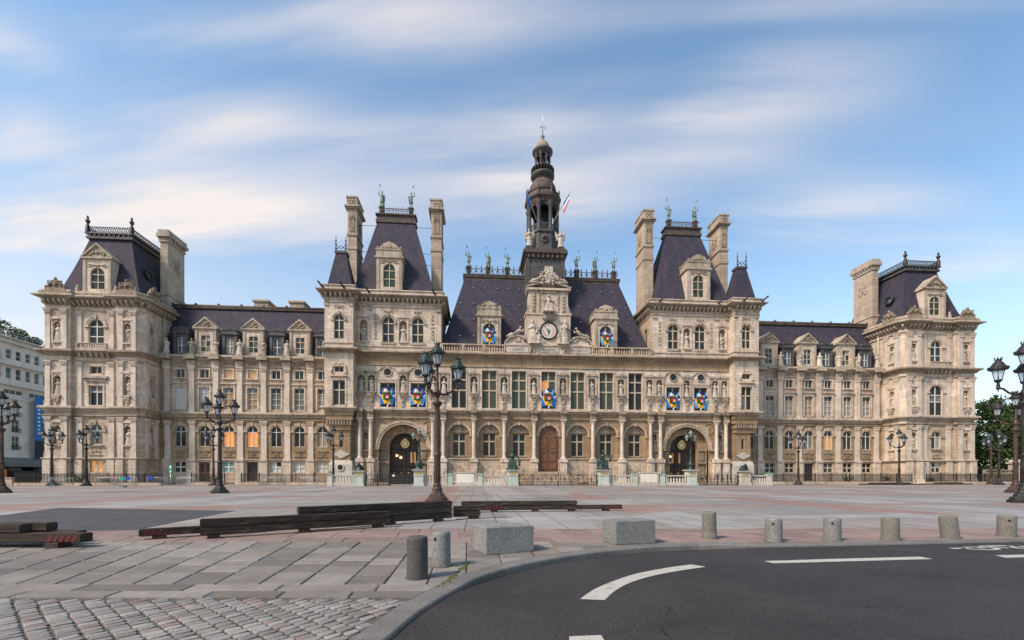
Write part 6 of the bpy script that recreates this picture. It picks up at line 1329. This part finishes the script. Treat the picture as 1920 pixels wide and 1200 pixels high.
# ------------------------------------------------------------------ stone balustrade, pedestals and bronzes in front
VB = -8.0
def pedestal(x, w, h, label, mat='green_stained_stone'):
    T = thing('pedestal',label,'pedestal',(x,VB,0),0,'pedestals of the forecourt')
    m = MB(); hw = w/2; m.box(-hw-.1,hw+.1,-hw-.1,hw+.1,0,.3); m.box(-hw,hw,-hw,hw,.3,h-.2); m.box(-hw-.06,hw+.06,-hw-.06,hw+.06,h*.62,h*.66); m.build('pedestal_body',mat,T)
    m = MB(); m.box(-hw-.08,hw+.08,-hw-.08,hw+.08,h-.2,h-.12); m.box(-hw-.2,hw+.2,-hw-.2,hw+.2,h-.12,h); m.build('pedestal_cap','stone_white',T)
    m = MB(); m.box(-hw*.62,hw*.62,-hw-.02,-hw+.02,h*.70,h*.82); m.build('name_plate','gold',T); return T
for s in (-1,1):
    X = lambda u: s*u; sd_ = SIDE[s]
    pedestal(X(6.05),1.25,2.1,f'pale green stained pedestal under the seated bronze woman, {sd_} side'); statue('science' if s < 0 else 'art',(X(6.05),VB,2.14),2.75,f'green bronze seated woman {"with one arm raised" if s<0 else "reaching sideways with a drapery"} on pedestal by the steps','bronze women by the steps','bronze_green',name='bronze_statue')
    pedestal(X(18.1),1.2,2.1,f'pale green stained pedestal under the bronze candelabrum, {sd_} side')
    pedestal(X(25.6),1.2,1.95,f'pale green stained pedestal under the crouching bronze lion, {sd_} side','green_stained_stone' if s < 0 else 'stone_white'); statue('lion',(X(25.6),VB,1.96),1.05,f'dark bronze crouching lion on pedestal beside the turret, {sd_} side','bronze lions','bronze_dark',name='lion_statue',rot=.3*s)
    T = thing('candelabrum',f'green bronze three-lantern candelabrum on pedestal before the portal, {sd_} side','street lamp',(X(18.1),VB,2.1),.4,'bronze candelabra')
    m = MB(); m.lathe(0,0,[(.6,0),(.58,.12),(.42,.2),(.46,.5),(.5,.75),(.36,1.05),(.2,1.2),(.26,1.3),(.18,1.4),(.15,2.2),(.2,2.3),(.13,2.4),(.11,3.6),(.2,3.75),(.16,3.9),(.06,4.0),(.05,4.3)],14)
    for i in range(6): a = i*math.pi/3; m.ell((.45*math.cos(a),.45*math.sin(a),.62),(.16,.16,.26),6,5)
    m.build('lamp_shaft','bronze_green' if s < 0 else 'bronze_dark',T)
    for k in range(2):
        a = math.pi*k; m = MB(); m.tube([(.1,0,3.7),(.4,0,3.55),(.75,0,3.6)],.05,6); m.build('lamp_arm','bronze_green',T,None,a); lantern(T,(.75*math.cos(a),.75*math.sin(a),3.85),.75,('bronze_dark','copper_green','lantern_glass'))
    lantern(T,(0,0,4.45),.75,('bronze_dark','copper_green','lantern_glass'))
    for a, b_, l in ((6.85,9.95,'between the seated bronze and the tablet'),(14.5,17.4,'between the tablet and the candelabrum'),(26.35,29.0,'between the lion and the turret foot')):
        T = thing('stone_balustrade',f'whitish stone balustrade {l}, {sd_} side','balustrade',(0,0,0),0,'forecourt balustrades'); o = balustrade(T,X(a),X(b_),VB,.28,1.38,.36,'balustrade_rail','stone_white',3.2,.13); m = MB(); m.box(X(a),X(b_),VB-.22,VB+.22,0,.28); m.build('balustrade_base','stone_white',T)
    for u, l in ((10.3,'on the clock side of the tablet'),(14.1,'on the portal side of the tablet'),(29.2,'at the turret end of the balustrade')):
        T = thing('stone_post',f'stone post with green pointed cap {l}, {sd_} side','post',(X(u),VB,0),0,'capped posts of the forecourt'); m = MB(); m.box(-.36,.36,-.36,.36,0,.28); m.box(-.3,.3,-.3,.3,.28,1.42); m.box(-.38,.38,-.38,.38,1.42,1.52); m.build('post_body','green_stained_stone' if u < 29 else 'stone_white',T); m = MB(); m.frus((-.3,.3,-.3,.3),1.52,(-.1,.1,-.1,.1),1.74); m.ell((0,0,1.82),(.11,.11,.13),8,5); m.build('post_cap','green_cap',T)
    T = thing('stone_tablet',f'plain pale framed stone tablet set in the balustrade, {sd_} side','tablet',(X(12.2),VB,0),0,'tablets of the forecourt'); m = MB(); m.box(-1.25,1.25,-.25,.25,.25,1.7); m.box(-1.45,1.45,-.3,.3,0,.25); m.box(-1.33,1.33,-.32,.3,1.62,1.76); m.build('tablet_frame','stone_white',T); m = MB(); m.box(-1.1,1.1,-.275,-.2,.4,1.55); m.build('tablet_face','render_white',T)
def railing(x0, x1, y, h, z0, label, name='iron_railing', step=.16, posts=1.9, panel=False, mat='iron_black', group='iron railings', spikes=True):
    x0, x1 = min(x0,x1), max(x0,x1); T = thing(name,label,'railing',(0,0,0),0,group); m = MB(); n = int((x1-x0)/step)
    m.box(x0,x1,y-.03,y+.03,z0+.12,z0+.17); m.box(x0,x1,y-.03,y+.03,z0+h-.25,z0+h-.2)
    if panel: m.box(x0,x1,y-.03,y+.03,z0+h-.05,z0+h); m.box(x0,x1,y-.025,y+.025,z0+.45,z0+.49)
    for i in range(n): x = x0+(x1-x0)*(i+.5)/n; m.box(x-.026,x+.026,y-.026,y+.026,z0,z0+h*(.97 if not panel else .42 if i%3 else .9)); 
    if spikes:
        for i in range(n): x = x0+(x1-x0)*(i+.5)/n; m.frus((x-.035,x+.035,y-.02,y+.02),z0+h*.93,(x-.004,x+.004,y-.004,y+.004),z0+h*1.06)
    if panel:
        k = max(1,round((x1-x0)/posts))
        for i in range(k):
            c = x0+(x1-x0)*(i+.5)/k; m.ring(c,z0+.85,.22,.27,y-.02,y+.02,0,6.283,14); m.box(c-.3,c+.3,y-.035,y+.035,z0+.8,z0+.9)
            for q in (-1,1): m.ring(c+q*.55,z0+.85,.1,.15,y-.02,y+.02,0,6.283,10); m.ring(c+q*.55,z0+1.15,.08,.12,y-.02,y+.02,0,6.283,8)
    kind(m.build('railing_bars',mat,T),'stuff'); k = max(1,round((x1-x0)/posts))
    for i in range(k+1): q = MB(); x = x0+(x1-x0)*i/k; q.box(-.045,.045,-.045,.045,z0,z0+h*1.02); q.ell((0,0,z0+h*1.04),(.07,.07,.07),6,4); q.lathe(0,0,[(.09,z0),(.06,z0+.12)],8); q.build('railing_post',mat,T,(x,y,0))
    return T
railing(-5.2,5.2,VB+.1,1.5,0,'low black iron gate panels across the foot of the entrance steps','iron_gate',.2,1.75,True,spikes=False)
railing(19.0,24.8,VB+.1,1.5,0,'black iron gate panels before the portal, tree side','iron_gate',.2,1.5,True,spikes=False)
railing(-24.8,-21.9,VB+.1,1.5,0,'open black iron gate panels next to the solid black gate, white-block side','iron_gate',.2,1.45,True,spikes=False)
T = thing('solid_gate','solid black gate panel with small gold studs and a white notice, white-block side','gate',(-20.3,VB+.1,0)); m = MB(); m.box(-1.5,1.5,-.04,.04,.2,1.55); m.box(-1.55,1.55,-.06,.06,1.5,1.6); m.box(-1.55,-1.45,-.07,.07,0,1.6); m.box(1.45,1.55,-.07,.07,0,1.6); m.build('gate_leaf','iron_black',T); m = MB(); m.box(-1.2,-.9,-.055,-.04,1.2,1.42); m.build('notice','white_paint',T); m = MB()
for i in range(6):
    for z in (.45,.8,1.3): m.ell((-1.1+.45*i,-.045,z),(.035,.03,.035),5,4)
kind(m.build('gate_stud','gold',T),'stuff')
def lowwall(x0, x1, y, label): m = MB(); m.box(x0,x1,y-.25,y+.25,0,.38); tag(m.build('low_wall','stone_mid'),label,'wall','low walls under the railings')
for s in (-1,1):
    for a, b_, l in ((31.0,46.5,'beside the turret'),(47.0,57.5,'along the outer wing half')) if s > 0 else ((31.2,43.4,'beside the turret'),(45.6,50.0,'between the two doorways')): railing(s*a,s*b_,-1.2,1.25,.36,f'spiked black iron railing on low wall {l}, {SIDE[s]} side',step=.17,posts=2.4); lowwall(min(s*a,s*b_),max(s*a,s*b_),-1.2,f'low stone footing wall of the railing {l}, {SIDE[s]} side')
    railing(s*57.8 if s > 0 else -70.5,s*72.5 if s > 0 else -52.5,-3.2,1.25,.36,f'spiked black iron railing round the foot of the end pavilion, {SIDE[s]} side',step=.17,posts=2.4); lowwall(57.8 if s > 0 else -70.5,72.5 if s > 0 else -52.5,-3.2,f'low stone footing wall round the end pavilion, {SIDE[s]} side')

# ------------------------------------------------------------------ flags
def trophy(x, y, z, k, label, alt=0):
    T = thing('flag_trophy',label,'flags',(x,y,z),0,'shields with flags on the windows'); T.scale = (k,k,k); U = .0049
    b1_, b2_ = (('flag_sky','flag_blue') if alt else ('flag_blue','flag_sky')); C3 = lambda p: [((a-500)*U,(740-b)*U) for a,b in p]
    F_ = [([(440,200),(510,160),(620,300),(560,350),(470,350)],'flag_navy',.10),([(380,310),(425,205),(530,310),(400,345)],'flag_white',.07),([(350,220),(390,205),(375,330),(340,420)],b2_,.09),([(600,240),(655,210),(650,470),(590,460)],b2_,.06),
     ([(365,320),(405,330),(385,450)],'flag_red',.05),([(325,450),(370,390),(400,520),(370,560),(325,550)],'flag_yellow',.04),([(270,370),(325,420),(325,500),(290,440)],'flag_white',.08),([(275,290),(345,300),(325,390),(280,370)],'flag_navy',.11),([(650,310),(735,320),(715,390),(650,420)],'flag_navy',.11),([(650,440),(720,390),(700,460),(650,480)],'flag_white',.08),
     ([(240,440),(300,480),(365,565),(415,690),(320,715)],b1_,.03),([(350,555),(420,560),(500,640),(590,540),(645,480),(600,640),(570,705),(500,662),(415,690)],'flag_yellow',.0),([(620,500),(730,460),(650,740),(565,705)],'flag_blue' if not alt else 'flag_sky',.02),([(575,300),(620,310),(610,380),(580,350)],'flag_yellow',.05)]
    for p, mt, d in F_:
        m = MB(); q = C3(p); n = len(q); c = (sum(a for a,_ in q)/n,sum(b for _,b in q)/n); vs = [(a,d-.07+.035*math.sin(9*a+5*b),b) for a,b in q]; m.add(vs+[(c[0],d-.13,c[1])]+[(a,yy+.012,b) for a,yy,b in vs]+[(c[0],d-.11,c[1])],[(i,(i+1)%n,n) for i in range(n)]+[(2*n+1,n+1+(i+1)%n,n+1+i) for i in range(n)]+[(i,n+1+i,n+1+(i+1)%n,(i+1)%n) for i in range(n)]); m.build('flag',mt,T)
    m = MB(); m.ring(0,280*U,.30,.53,-.30,-.22,0,2*math.pi,24)
    for i in range(22): a = 2*math.pi*i/22; m.ell((.44*math.cos(a),-.30,280*U+.44*math.sin(a)),(.07,.04,.07),5,4)
    m.build('wreath','wreath_green',T); m = MB(); m.pry(C3([(436,420),(564,420),(564,490),(540,518),(500,532),(460,518),(436,490)]),-.34,-.24); S_ = m.build('shield','flag_red',T)
    m = MB(); m.pry(C3([(450,500),(550,500),(530,518),(470,518)]),-.36,-.335); m.pry(C3([(500,435),(530,490),(475,490)]),-.36,-.335); m.build('ship_emblem','flag_white',S_); m = MB(); m.pry(C3([(430,392),(570,392),(566,420),(434,420)]),-.35,-.24); m.build('shield_chief','flag_navy',S_)
    m = MB(); m.pry(C3([(450,352),(545,352),(545,310),(525,322),(510,305),(485,305),(470,322),(450,310)]),-.34,-.24); m.build('mural_crown','gold',S_); m = MB(); m.box(-.07,.07,-.1,.0,-.12,.3); m.build('bracket','flag_white',T)
trophy(0,-.12,11.5,1.05,'shield wreathed in green among flags on the middle window over the oak door')
for s in (-1,1):
    trophy(s*23.62,-.12,11.45,1.,f'shield among blue and yellow flags on the portal window nearer the turret, {SIDE[s]} side',0 if s < 0 else 1); trophy(s*19.25,-.12,11.45,1.,f'shield among blue and yellow flags on the portal window nearer the clock, {SIDE[s]} side',1 if s < 0 else 0)
    trophy(s*8.85,-.25,20.75,.9,f'shield and flags on the dormer beside the clock, {SIDE[s]} side',1)
def flagpole(p0, p1, cols, label, w=.95, h=1.75):
    T = thing('flagpole',label,'flag',p0,0,'flags on the bell tower'); d = Vector(p1)-Vector(p0); m = MB(); m.tube([(0,0,0),tuple(d)],[.07,.04],6); m.build('pole','frame_cream',T); n = len(cols); q = d*.82; sg = 1 if d.x > 0 else -1
    for i, c in enumerate(cols):
        m = MB(); K = 5
        for j in range(K):
            a0, a1 = j/K, (j+1)/K; f_ = lambda t,u: tuple(d*(.92-.34*t)+Vector((-sg*.05+(-sg*.35)*u*(1-t*.6)*0,.12*math.sin(5*t+3*u)-.03,-h*u*(.75+.25*t)))) 
            u0, u1 = i/n, (i+1)/n; A = [f_(a0,u0),f_(a1,u0),f_(a1,u1),f_(a0,u1)]; m.add(A+[(x,y+.02,z) for x,y,z in A],[(0,1,2,3),(7,6,5,4)])
        m.build('flag_cloth',c,T)
    return T
flagpole((-1.3,3.7,41.6),(-3.3,2.6,46.2),['flag_blue'],'blue European flag on slanting pole on the bell tower')
T = flagpole((1.5,3.7,41.6),(3.95,2.6,45.9),['flag_blue','flag_white','flag_red'],'blue white and red French flag on slanting pole on the bell tower')
m = MB()
for k in range(12): a = k*math.pi/6; m.ell((-2.55-1.3+1.3+.18*math.cos(a)-.45,2.75,44.15+.25*math.sin(a)),(.05,.03,.05),4,3)
o = [c for c in SC.objects if c.name.startswith('flagpole')][0]; q = m.build('flag_star','flag_yellow',o); q.matrix_parent_inverse = Matrix.Translation((1.3,-3.7,-41.6)); kind(q,'stuff')

# ------------------------------------------------------------------ small street things
def barrier(x, y, rot, label):
    T = thing('crowd_barrier',label,'barrier',(x,y,0),rot,'crowd barriers by the railings'); m = MB(); m.tube([(-1.2,0,.12),(-1.2,0,1.0),(-1.1,0,1.1),(1.1,0,1.1),(1.2,0,1.0),(1.2,0,.12)],.028,5); m.tube([(-1.2,0,.25),(1.2,0,.25)],.022,5); m.build('barrier_frame','steel',T); m = MB()
    for i in range(16): m.tube([(-1.1+.147*i,0,.25),(-1.1+.147*i,0,1.08)],.012,4)
    kind(m.build('barrier_bars','steel',T),'stuff'); m = MB()
    for q in (-.9,.9): m.tube([(q,-.3,.02),(q,0,.14),(q,.3,.02)],.025,5)
    m.build('barrier_feet','steel',T)
for i,(x,y,r_,l) in enumerate(((-37.6,-3.9,.05,'grey steel crowd barrier between the doorway and the turret, farther from the turret'),(-33.3,-3.9,-.04,'grey steel crowd barrier next to the turret railings'),(-55.5,-5.2,.08,'grey steel crowd barrier hung with green and blue notices'),(-58.2,-5.0,0,'grey steel crowd barrier behind the lamp at the end pavilion'),(-52.2,-4.6,.1,'grey steel crowd barrier beside the green sign pole'),(-48.8,-4.4,-.05,'grey steel crowd barrier before the brown doorway'),(-63.2,-5.2,1.2,'grey steel crowd barrier standing edge-on by the corner lamp'))): barrier(x,y,r_,l)
for x, y, z, mt, l in ((-55.9,-5.3,.95,'sign_green','small green notice on the crowd barrier'),(-55.25,-5.3,.95,'sign_blue','small blue notice on the crowd barrier'),(-52.9,-4.75,1.05,'sign_blue','small blue arrow notice tied beside the sign pole')):
    m = MB(); m.box(-.28,.28,-.02,.02,-.2,.2); tag(m.build('notice_board',mt,None,(x,y,z)),l,'notice','notices on the barriers')
T = thing('sign_pole','slim pole with long green and white sign blades by the railings','sign',(-50.9,-4.0,0)); m = MB(); m.tube([(0,0,0),(0,0,1.6)],.06,8); m.build('pole','steel',T); m = MB(); m.pry([(-.14,1.55),(.14,1.55),(.2,2.0),(.16,2.6),(0,2.85),(-.16,2.6),(-.2,2.0)],-.06,.06); m.build('sign_blade','sign_green',T); m = MB(); m.box(-.1,.1,-.07,-.055,2.3,2.6); m.box(-.09,.09,-.07,-.055,1.75,1.95); m.build('sign_print','white_paint',T); m = MB(); m.box(-.12,.12,-.05,.05,.9,1.35); m.build('sign_plate','green_cap',T)
m = MB(); m.ell((0,0,.1),(.16,.07,.08),8,6); m.ell((.15,0,.17),(.05,.045,.05),6,5); m.tube([(.19,0,.17),(.24,0,.16)],[.015,.004],4); m.tube([(-.1,0,.1),(-.3,0,.14)],[.05,.03],5); m.prz([(-.06,.03),(.06,.03),(-.02,.3),(-.12,.28)],.15,.17); m.prz([(.06,-.03),(-.06,-.03),(-.12,-.28),(-.02,-.3)],.15,.17); m.tube([(0,.02,.04),(0,.02,0)],.01,4); m.tube([(0,-.02,.04),(0,-.02,0)],.01,4)
o = obj('pigeon',fuse(m,'pigeon',.012,1),'dark_cloth',None,(-49.2,-14.0,.0),.6); tag(o,'dark pigeon on the square before the end pavilion','bird')
for i,(x,y,r_) in enumerate(((-47.8,.2,.8),(-61,-1.2,.8),(-64.5,-1.3,.9),(47.5,-.4,1.),(53.8,-.6,.9),(60,-1.8,.7))):
    m = MB(); rr = random.Random(i)
    for k in range(260):
        a, b_, c_ = rr.gauss(0,.45)*r_, rr.gauss(0,.3)*r_, abs(rr.gauss(.5,.28))*r_; n = Vector((rr.uniform(-1,1),rr.uniform(-1,1),rr.uniform(-.3,1))).normalized(); t = n.orthogonal().normalized()*.09; u_ = n.cross(t).normalized()*.06; p = Vector((a,b_,c_+.35)); m.add([tuple(p+t),tuple(p+u_),tuple(p-t),tuple(p-u_)],[(0,1,2,3)])
    T = thing('shrub',f'low green shrub by the {"wing" if abs(x)<55 else "end pavilion"}, {SIDE[1 if x>0 else -1]} side, {["by the brown doorway","under the ochre windows","by the outer corner","near the lamp","near the stacked beams","by the far railings"][i]}','shrub',(x,y,0),0,'shrubs behind the railings'); m.build('foliage','leaf',T); m = MB(); m.tube([(0,0,0),(0,0,.6)],[.05,.02],5); m.build('stem','bark',T)

# ------------------------------------------------------------------ white office block on the far left
OB = thing('office_block','white terraced office block with planted roof beside the end pavilion','building',(-95,0,0)); XW = 0
def wx(y0, y1, z0, z1, ops=(), d=.3, x=0.): a = MB(Matrix.Translation((x,0,0)) @ Matrix.Rotation(R(90),4,'Z')); a.wall(y0,y1,z0,z1,0,ops,d); return a
rowsU = [(22.6,24.3),(19.0,21.0)]; op = []; mid = []; lowo = []
for z0,z1 in rowsU: op += [(8+1.75*k,.95,z0,z1,False) for k in range(29)]
mid = [(9+4.6*k,3.3,16.2,17.0,False) for k in range(11)]
for z0,z1 in ((12.1,14.5),(9.2,11.5),(6.0,8.5)): lowo += [(11.5+5.6*k,1.35,z0,z1,False) for k in range(8)]
wx(2,60,15.4,26.4,op+mid,.35,-.5).build('wall','render_white',OB); wx(2,60,4.6,15.4,lowo).build('wall','render_white',OB); wx(2,60,0,4.6,[(7+5.6*k,4.6,.1,3.6,False) for k in range(9)],1.2).build('shop_front','iron_dark',OB)
m = MB(); m.box(-20,.1,2,60,26.3,26.5); m.box(-.7,.15,2,60,25.4,25.6); m.box(-.7,.12,2,60,21.4,21.6); m.box(-.7,.12,2,60,17.7,17.85); m.box(-.6,.25,2,60,15.2,15.5); m.box(-.3,.2,2,60,4.6,5.0); m.box(-.2,.08,2,60,8.75,8.9); m.box(-.2,.08,2,60,11.7,11.85); m.build('ledge','render_white',OB)
m = MB(); m.box(-20,-.5,1.9,2.1,0,26.4); m.build('end_wall','render_white',OB)
for z0,z1 in rowsU:
    for k in range(29): window(OB,-.72,8+1.75*k,z0,.95,z1-z0,cols=1,rows=(.8,),fm='render_white',pm='glass_blue' if k%3 else 'glass_dark',rot=R(90))
for k in range(11): window(OB,-.7,9+4.6*k,16.2,3.3,.8,cols=3,fm='frame_white',pm='glass_green',rot=R(90))
for z0,z1 in ((12.1,14.5),(9.2,11.5),(6.0,8.5)):
    for k in range(8):
        window(OB,-.2,11.5+5.6*k,z0,1.35,z1-z0,rows=(1.5,),fm='frame_white',pm='glass_dark',rot=R(90)); m = MB(); m.box(.02,.3,-.8,.8,.75,.8)
        for q in range(9): m.box(.26,.29,-.8+.2*q-.015,-.8+.2*q+.015,0,.75)
        m.build('window_rail','iron_black',OB,(0,11.5+5.6*k,z0))
for k in range(9): m = MB(); m.box(-1.2,-1.1,-2.3,2.3,.1,3.6); m.build('shop_window','glass_dark',OB,(0,7+5.6*k,0))
m = MB(); m.add([(0,2,4.7),(0,45,4.7),(3.4,45,3.5),(3.4,2,3.5),(3.4,45,2.9),(3.4,2,2.9)],[(0,1,2,3),(3,2,4,5)]); m.build('awning','awning_grey',OB)
m = MB(); 
for k in range(40): m.box(.05,.09,2+1.4*k-.02,2+1.4*k+.02,26.5,27.4)
m.box(.04,.1,2,58,27.35,27.42); m.box(.04,.1,2,58,26.95,27.0); m.build('roof_rail','steel',OB)
T = thing('banner','tall blue hanging banner between the white block and the pavilion','banner',(-94.2,26.0,0)); m = MB(); m.box(-.05,.05,-.6,.95,3.0,16.5); m.build('banner_cloth','banner_blue',T); m = MB(); m.box(.055,.07,-.6,.95,3.0,8.0); m.build('banner_picture','dark_cloth',T); m = MB()
for k in range(8): m.box(.06,.075,-.1,.4,9.2+.75*k,9.55+.75*k)
m.build('banner_print','white_paint',T)
def bush(name, loc, rx, ry, rz_, n, sz, label, mat, group, seed):
    r = random.Random(seed); T = thing(name,label,'bush',loc,0,group); m = MB()
    for k in range(n):
        d = Vector((r.gauss(0,1),r.gauss(0,1),r.gauss(0,1))).normalized()*(r.random()**.4); p = Vector((d.x*rx,d.y*ry,rz_*.9+d.z*rz_)); nn = Vector((r.uniform(-1,1),r.uniform(-1,1),r.uniform(-.2,1))).normalized(); t = nn.orthogonal().normalized()*sz*r.uniform(.6,1.3); u_ = nn.cross(t).normalized()*sz*.6; m.add([tuple(p+t),tuple(p+u_),tuple(p-t),tuple(p-u_)],[(0,1,2,3)])
    m.build('foliage',mat,T); m = MB(); m.tube([(0,0,-.2),(0,0,rz_)],[.12,.05],5); m.build('stem','bark',T)
for i,(y,r_) in enumerate(((14,1.6),(18,2.0),(21.5,2.2),(24.5,1.7),(27.5,1.2),(31,1.0),(35,1.1))): bush('roof_bush',(-96.2,y,26.5),1.2,r_,r_*.75,420,.22,['wide olive bush at the street end of the planted roof','tall olive bush second along the planted roof','tallest olive bush on the planted roof','yellowish bush after the tallest on the planted roof','small bush towards the pavilion on the planted roof','smaller bush next to the pavilion on the planted roof','last small bush on the planted roof'][i],'leaf_light','bushes on the office roof',i)
# things standing in the side street
T = thing('delivery_van','dark van parked in the side street before the shops','van',(-84.5,14,0),R(78)); m = MB(); m.box(-2.4,2.4,-.95,.95,.4,1.2); m.pry([(-2.4,1.2),(1.6,1.2),(2.35,1.25),(1.5,2.1),(-2.4,2.1)],-.92,.92); m.build('body','dark_cloth',T); m = MB(); m.pry([(.6,1.3),(2.1,1.3),(1.45,1.98),(.6,1.98)],-.94,.94); m.build('side_window','glass_dark',T)
for x in (-1.5,1.5):
    for y in (-.85,.85): m = MB(); m.lathe(0,0,[(.34,-.1),(.36,-.06),(.36,.06),(.34,.1)],14); m.build('wheel','iron_black',T,(x,y,.36),(R(90),0,0))
T = thing('site_container','small orange site container beside the van in the side street','container',(-86.5,9.5,0),R(80)); m = MB(); m.box(-1.6,1.6,-1.1,1.1,.15,2.3); m.build('container_body','orange',T); m = MB()
for k in range(9): m.box(-1.5+.37*k,-1.4+.37*k,-1.14,1.14,.3,2.2)
m.build('container_rib','orange',T); m = MB(); m.box(-1.65,1.65,-1.15,1.15,0,.15); m.box(-1.65,1.65,-1.15,1.15,2.3,2.4); m.build('container_frame','iron_dark',T)
m = MB(); m.box(-84,-71.5,-2.6,-2.1,0,.95); m.box(-84,-71.5,-2.7,-2.0,.95,1.1); tag(m.build('low_wall','stone_mid'),'low pale wall closing the side street beside the end pavilion','wall')

# ------------------------------------------------------------------ trees on the far right
def tree(loc, h, r, seed, label, n=15000):
    rr = random.Random(seed); T = thing('tree',label,'tree',loc,0,'trees beyond the end pavilion'); m = MB(); m.tube([(0,0,-.3),(.1,0,h*.2),(0,.15,h*.42),(.2,0,h*.7)],[.42,.32,.25,.08],8); tips = []
    for k in range(11):
        a = k*2.4+rr.random(); z = h*(.2+.45*rr.random()); L = r*rr.uniform(.45,.8); e = Vector((L*math.cos(a),L*math.sin(a),z+L*.6)); m.tube([(0,0,z),tuple(Vector((0,0,z)).lerp(e,.5)+Vector((0,0,.3))),tuple(e)],[.14,.09,.04],5); tips.append(e)
    m.build('trunk','bark',T); cl = []
    for k in range(95):
        d = Vector((rr.gauss(0,1),rr.gauss(0,1),rr.gauss(0,1))).normalized()*(rr.uniform(.25,1)**.5); cl.append((Vector((d.x*r,d.y*r,h*.57+d.z*h*.43)),rr.uniform(.7,1.5)))
    v = []; f = []
    for k in range(n):
        c, s_ = cl[rr.randrange(len(cl))]; d = Vector((rr.gauss(0,1),rr.gauss(0,1),rr.gauss(0,.8)))*.55*s_; p = c+d; nn = Vector((rr.uniform(-1,1),rr.uniform(-1,1),rr.uniform(.1,1))).normalized(); t = nn.orthogonal().normalized(); an = rr.uniform(0,6.28); t = (t*math.cos(an)+nn.cross(t)*math.sin(an))*rr.uniform(.16,.3); u_ = nn.cross(t).normalized()*t.length*.62
        o = len(v); v += [tuple(p+t),tuple(p+u_),tuple(p-t),tuple(p-u_)]; f.append((o,o+1,o+2,o+3))
    me = bpy.data.meshes.new('crown'); me.from_pydata(v,[],f); me.update(); obj('crown',me,'leaf',T)
tree((84,9,0),15.5,5.5,1,'leafy dark green tree right against the end pavilion'); tree((92,3,0),14.5,5.6,2,'broad dark green tree behind the garden pillar'); tree((98,14,0),17,6.5,3,'taller dark green tree behind the broad one'); tree((103,-4,0),13.5,6,4,'dark green tree farthest along the quay')
tree((110,20,0),16,7,5,'dark green tree deep behind the others')
for i,(x,y) in enumerate(((80,7),(86,2),(92,-3),(98,-8),(88,12))): bush('hedge_bush',(x,y,0),3.2,2.2,1.7,900,.26,f'dark clipped bush under the trees, {["first","second","third","fourth","fifth"][i]} from the end pavilion','leaf','bushes under the trees',40+i)
T = thing('garden_wall','weathered stone garden wall with balusters and pillar beyond the end pavilion','wall',(0,0,0)); m = MB(); m.box(72.6,79.0,.8,1.2,0,1.1); m.build('wall_base','stone_trim_dark',T); balustrade(T,72.6,78.0,1.0,1.1,2.3,.42,'wall_balustrade','stone_trim_dark',2.7,.14); m = MB(); m.box(78.0,80.2,.2,1.8,0,3.3); m.box(77.8,80.4,.0,2.0,3.3,3.6); m.frus((77.9,80.3,.1,1.9),3.6,(78.6,79.6,.7,1.3),4.0); m.build('wall_pillar','stone_trim',T)
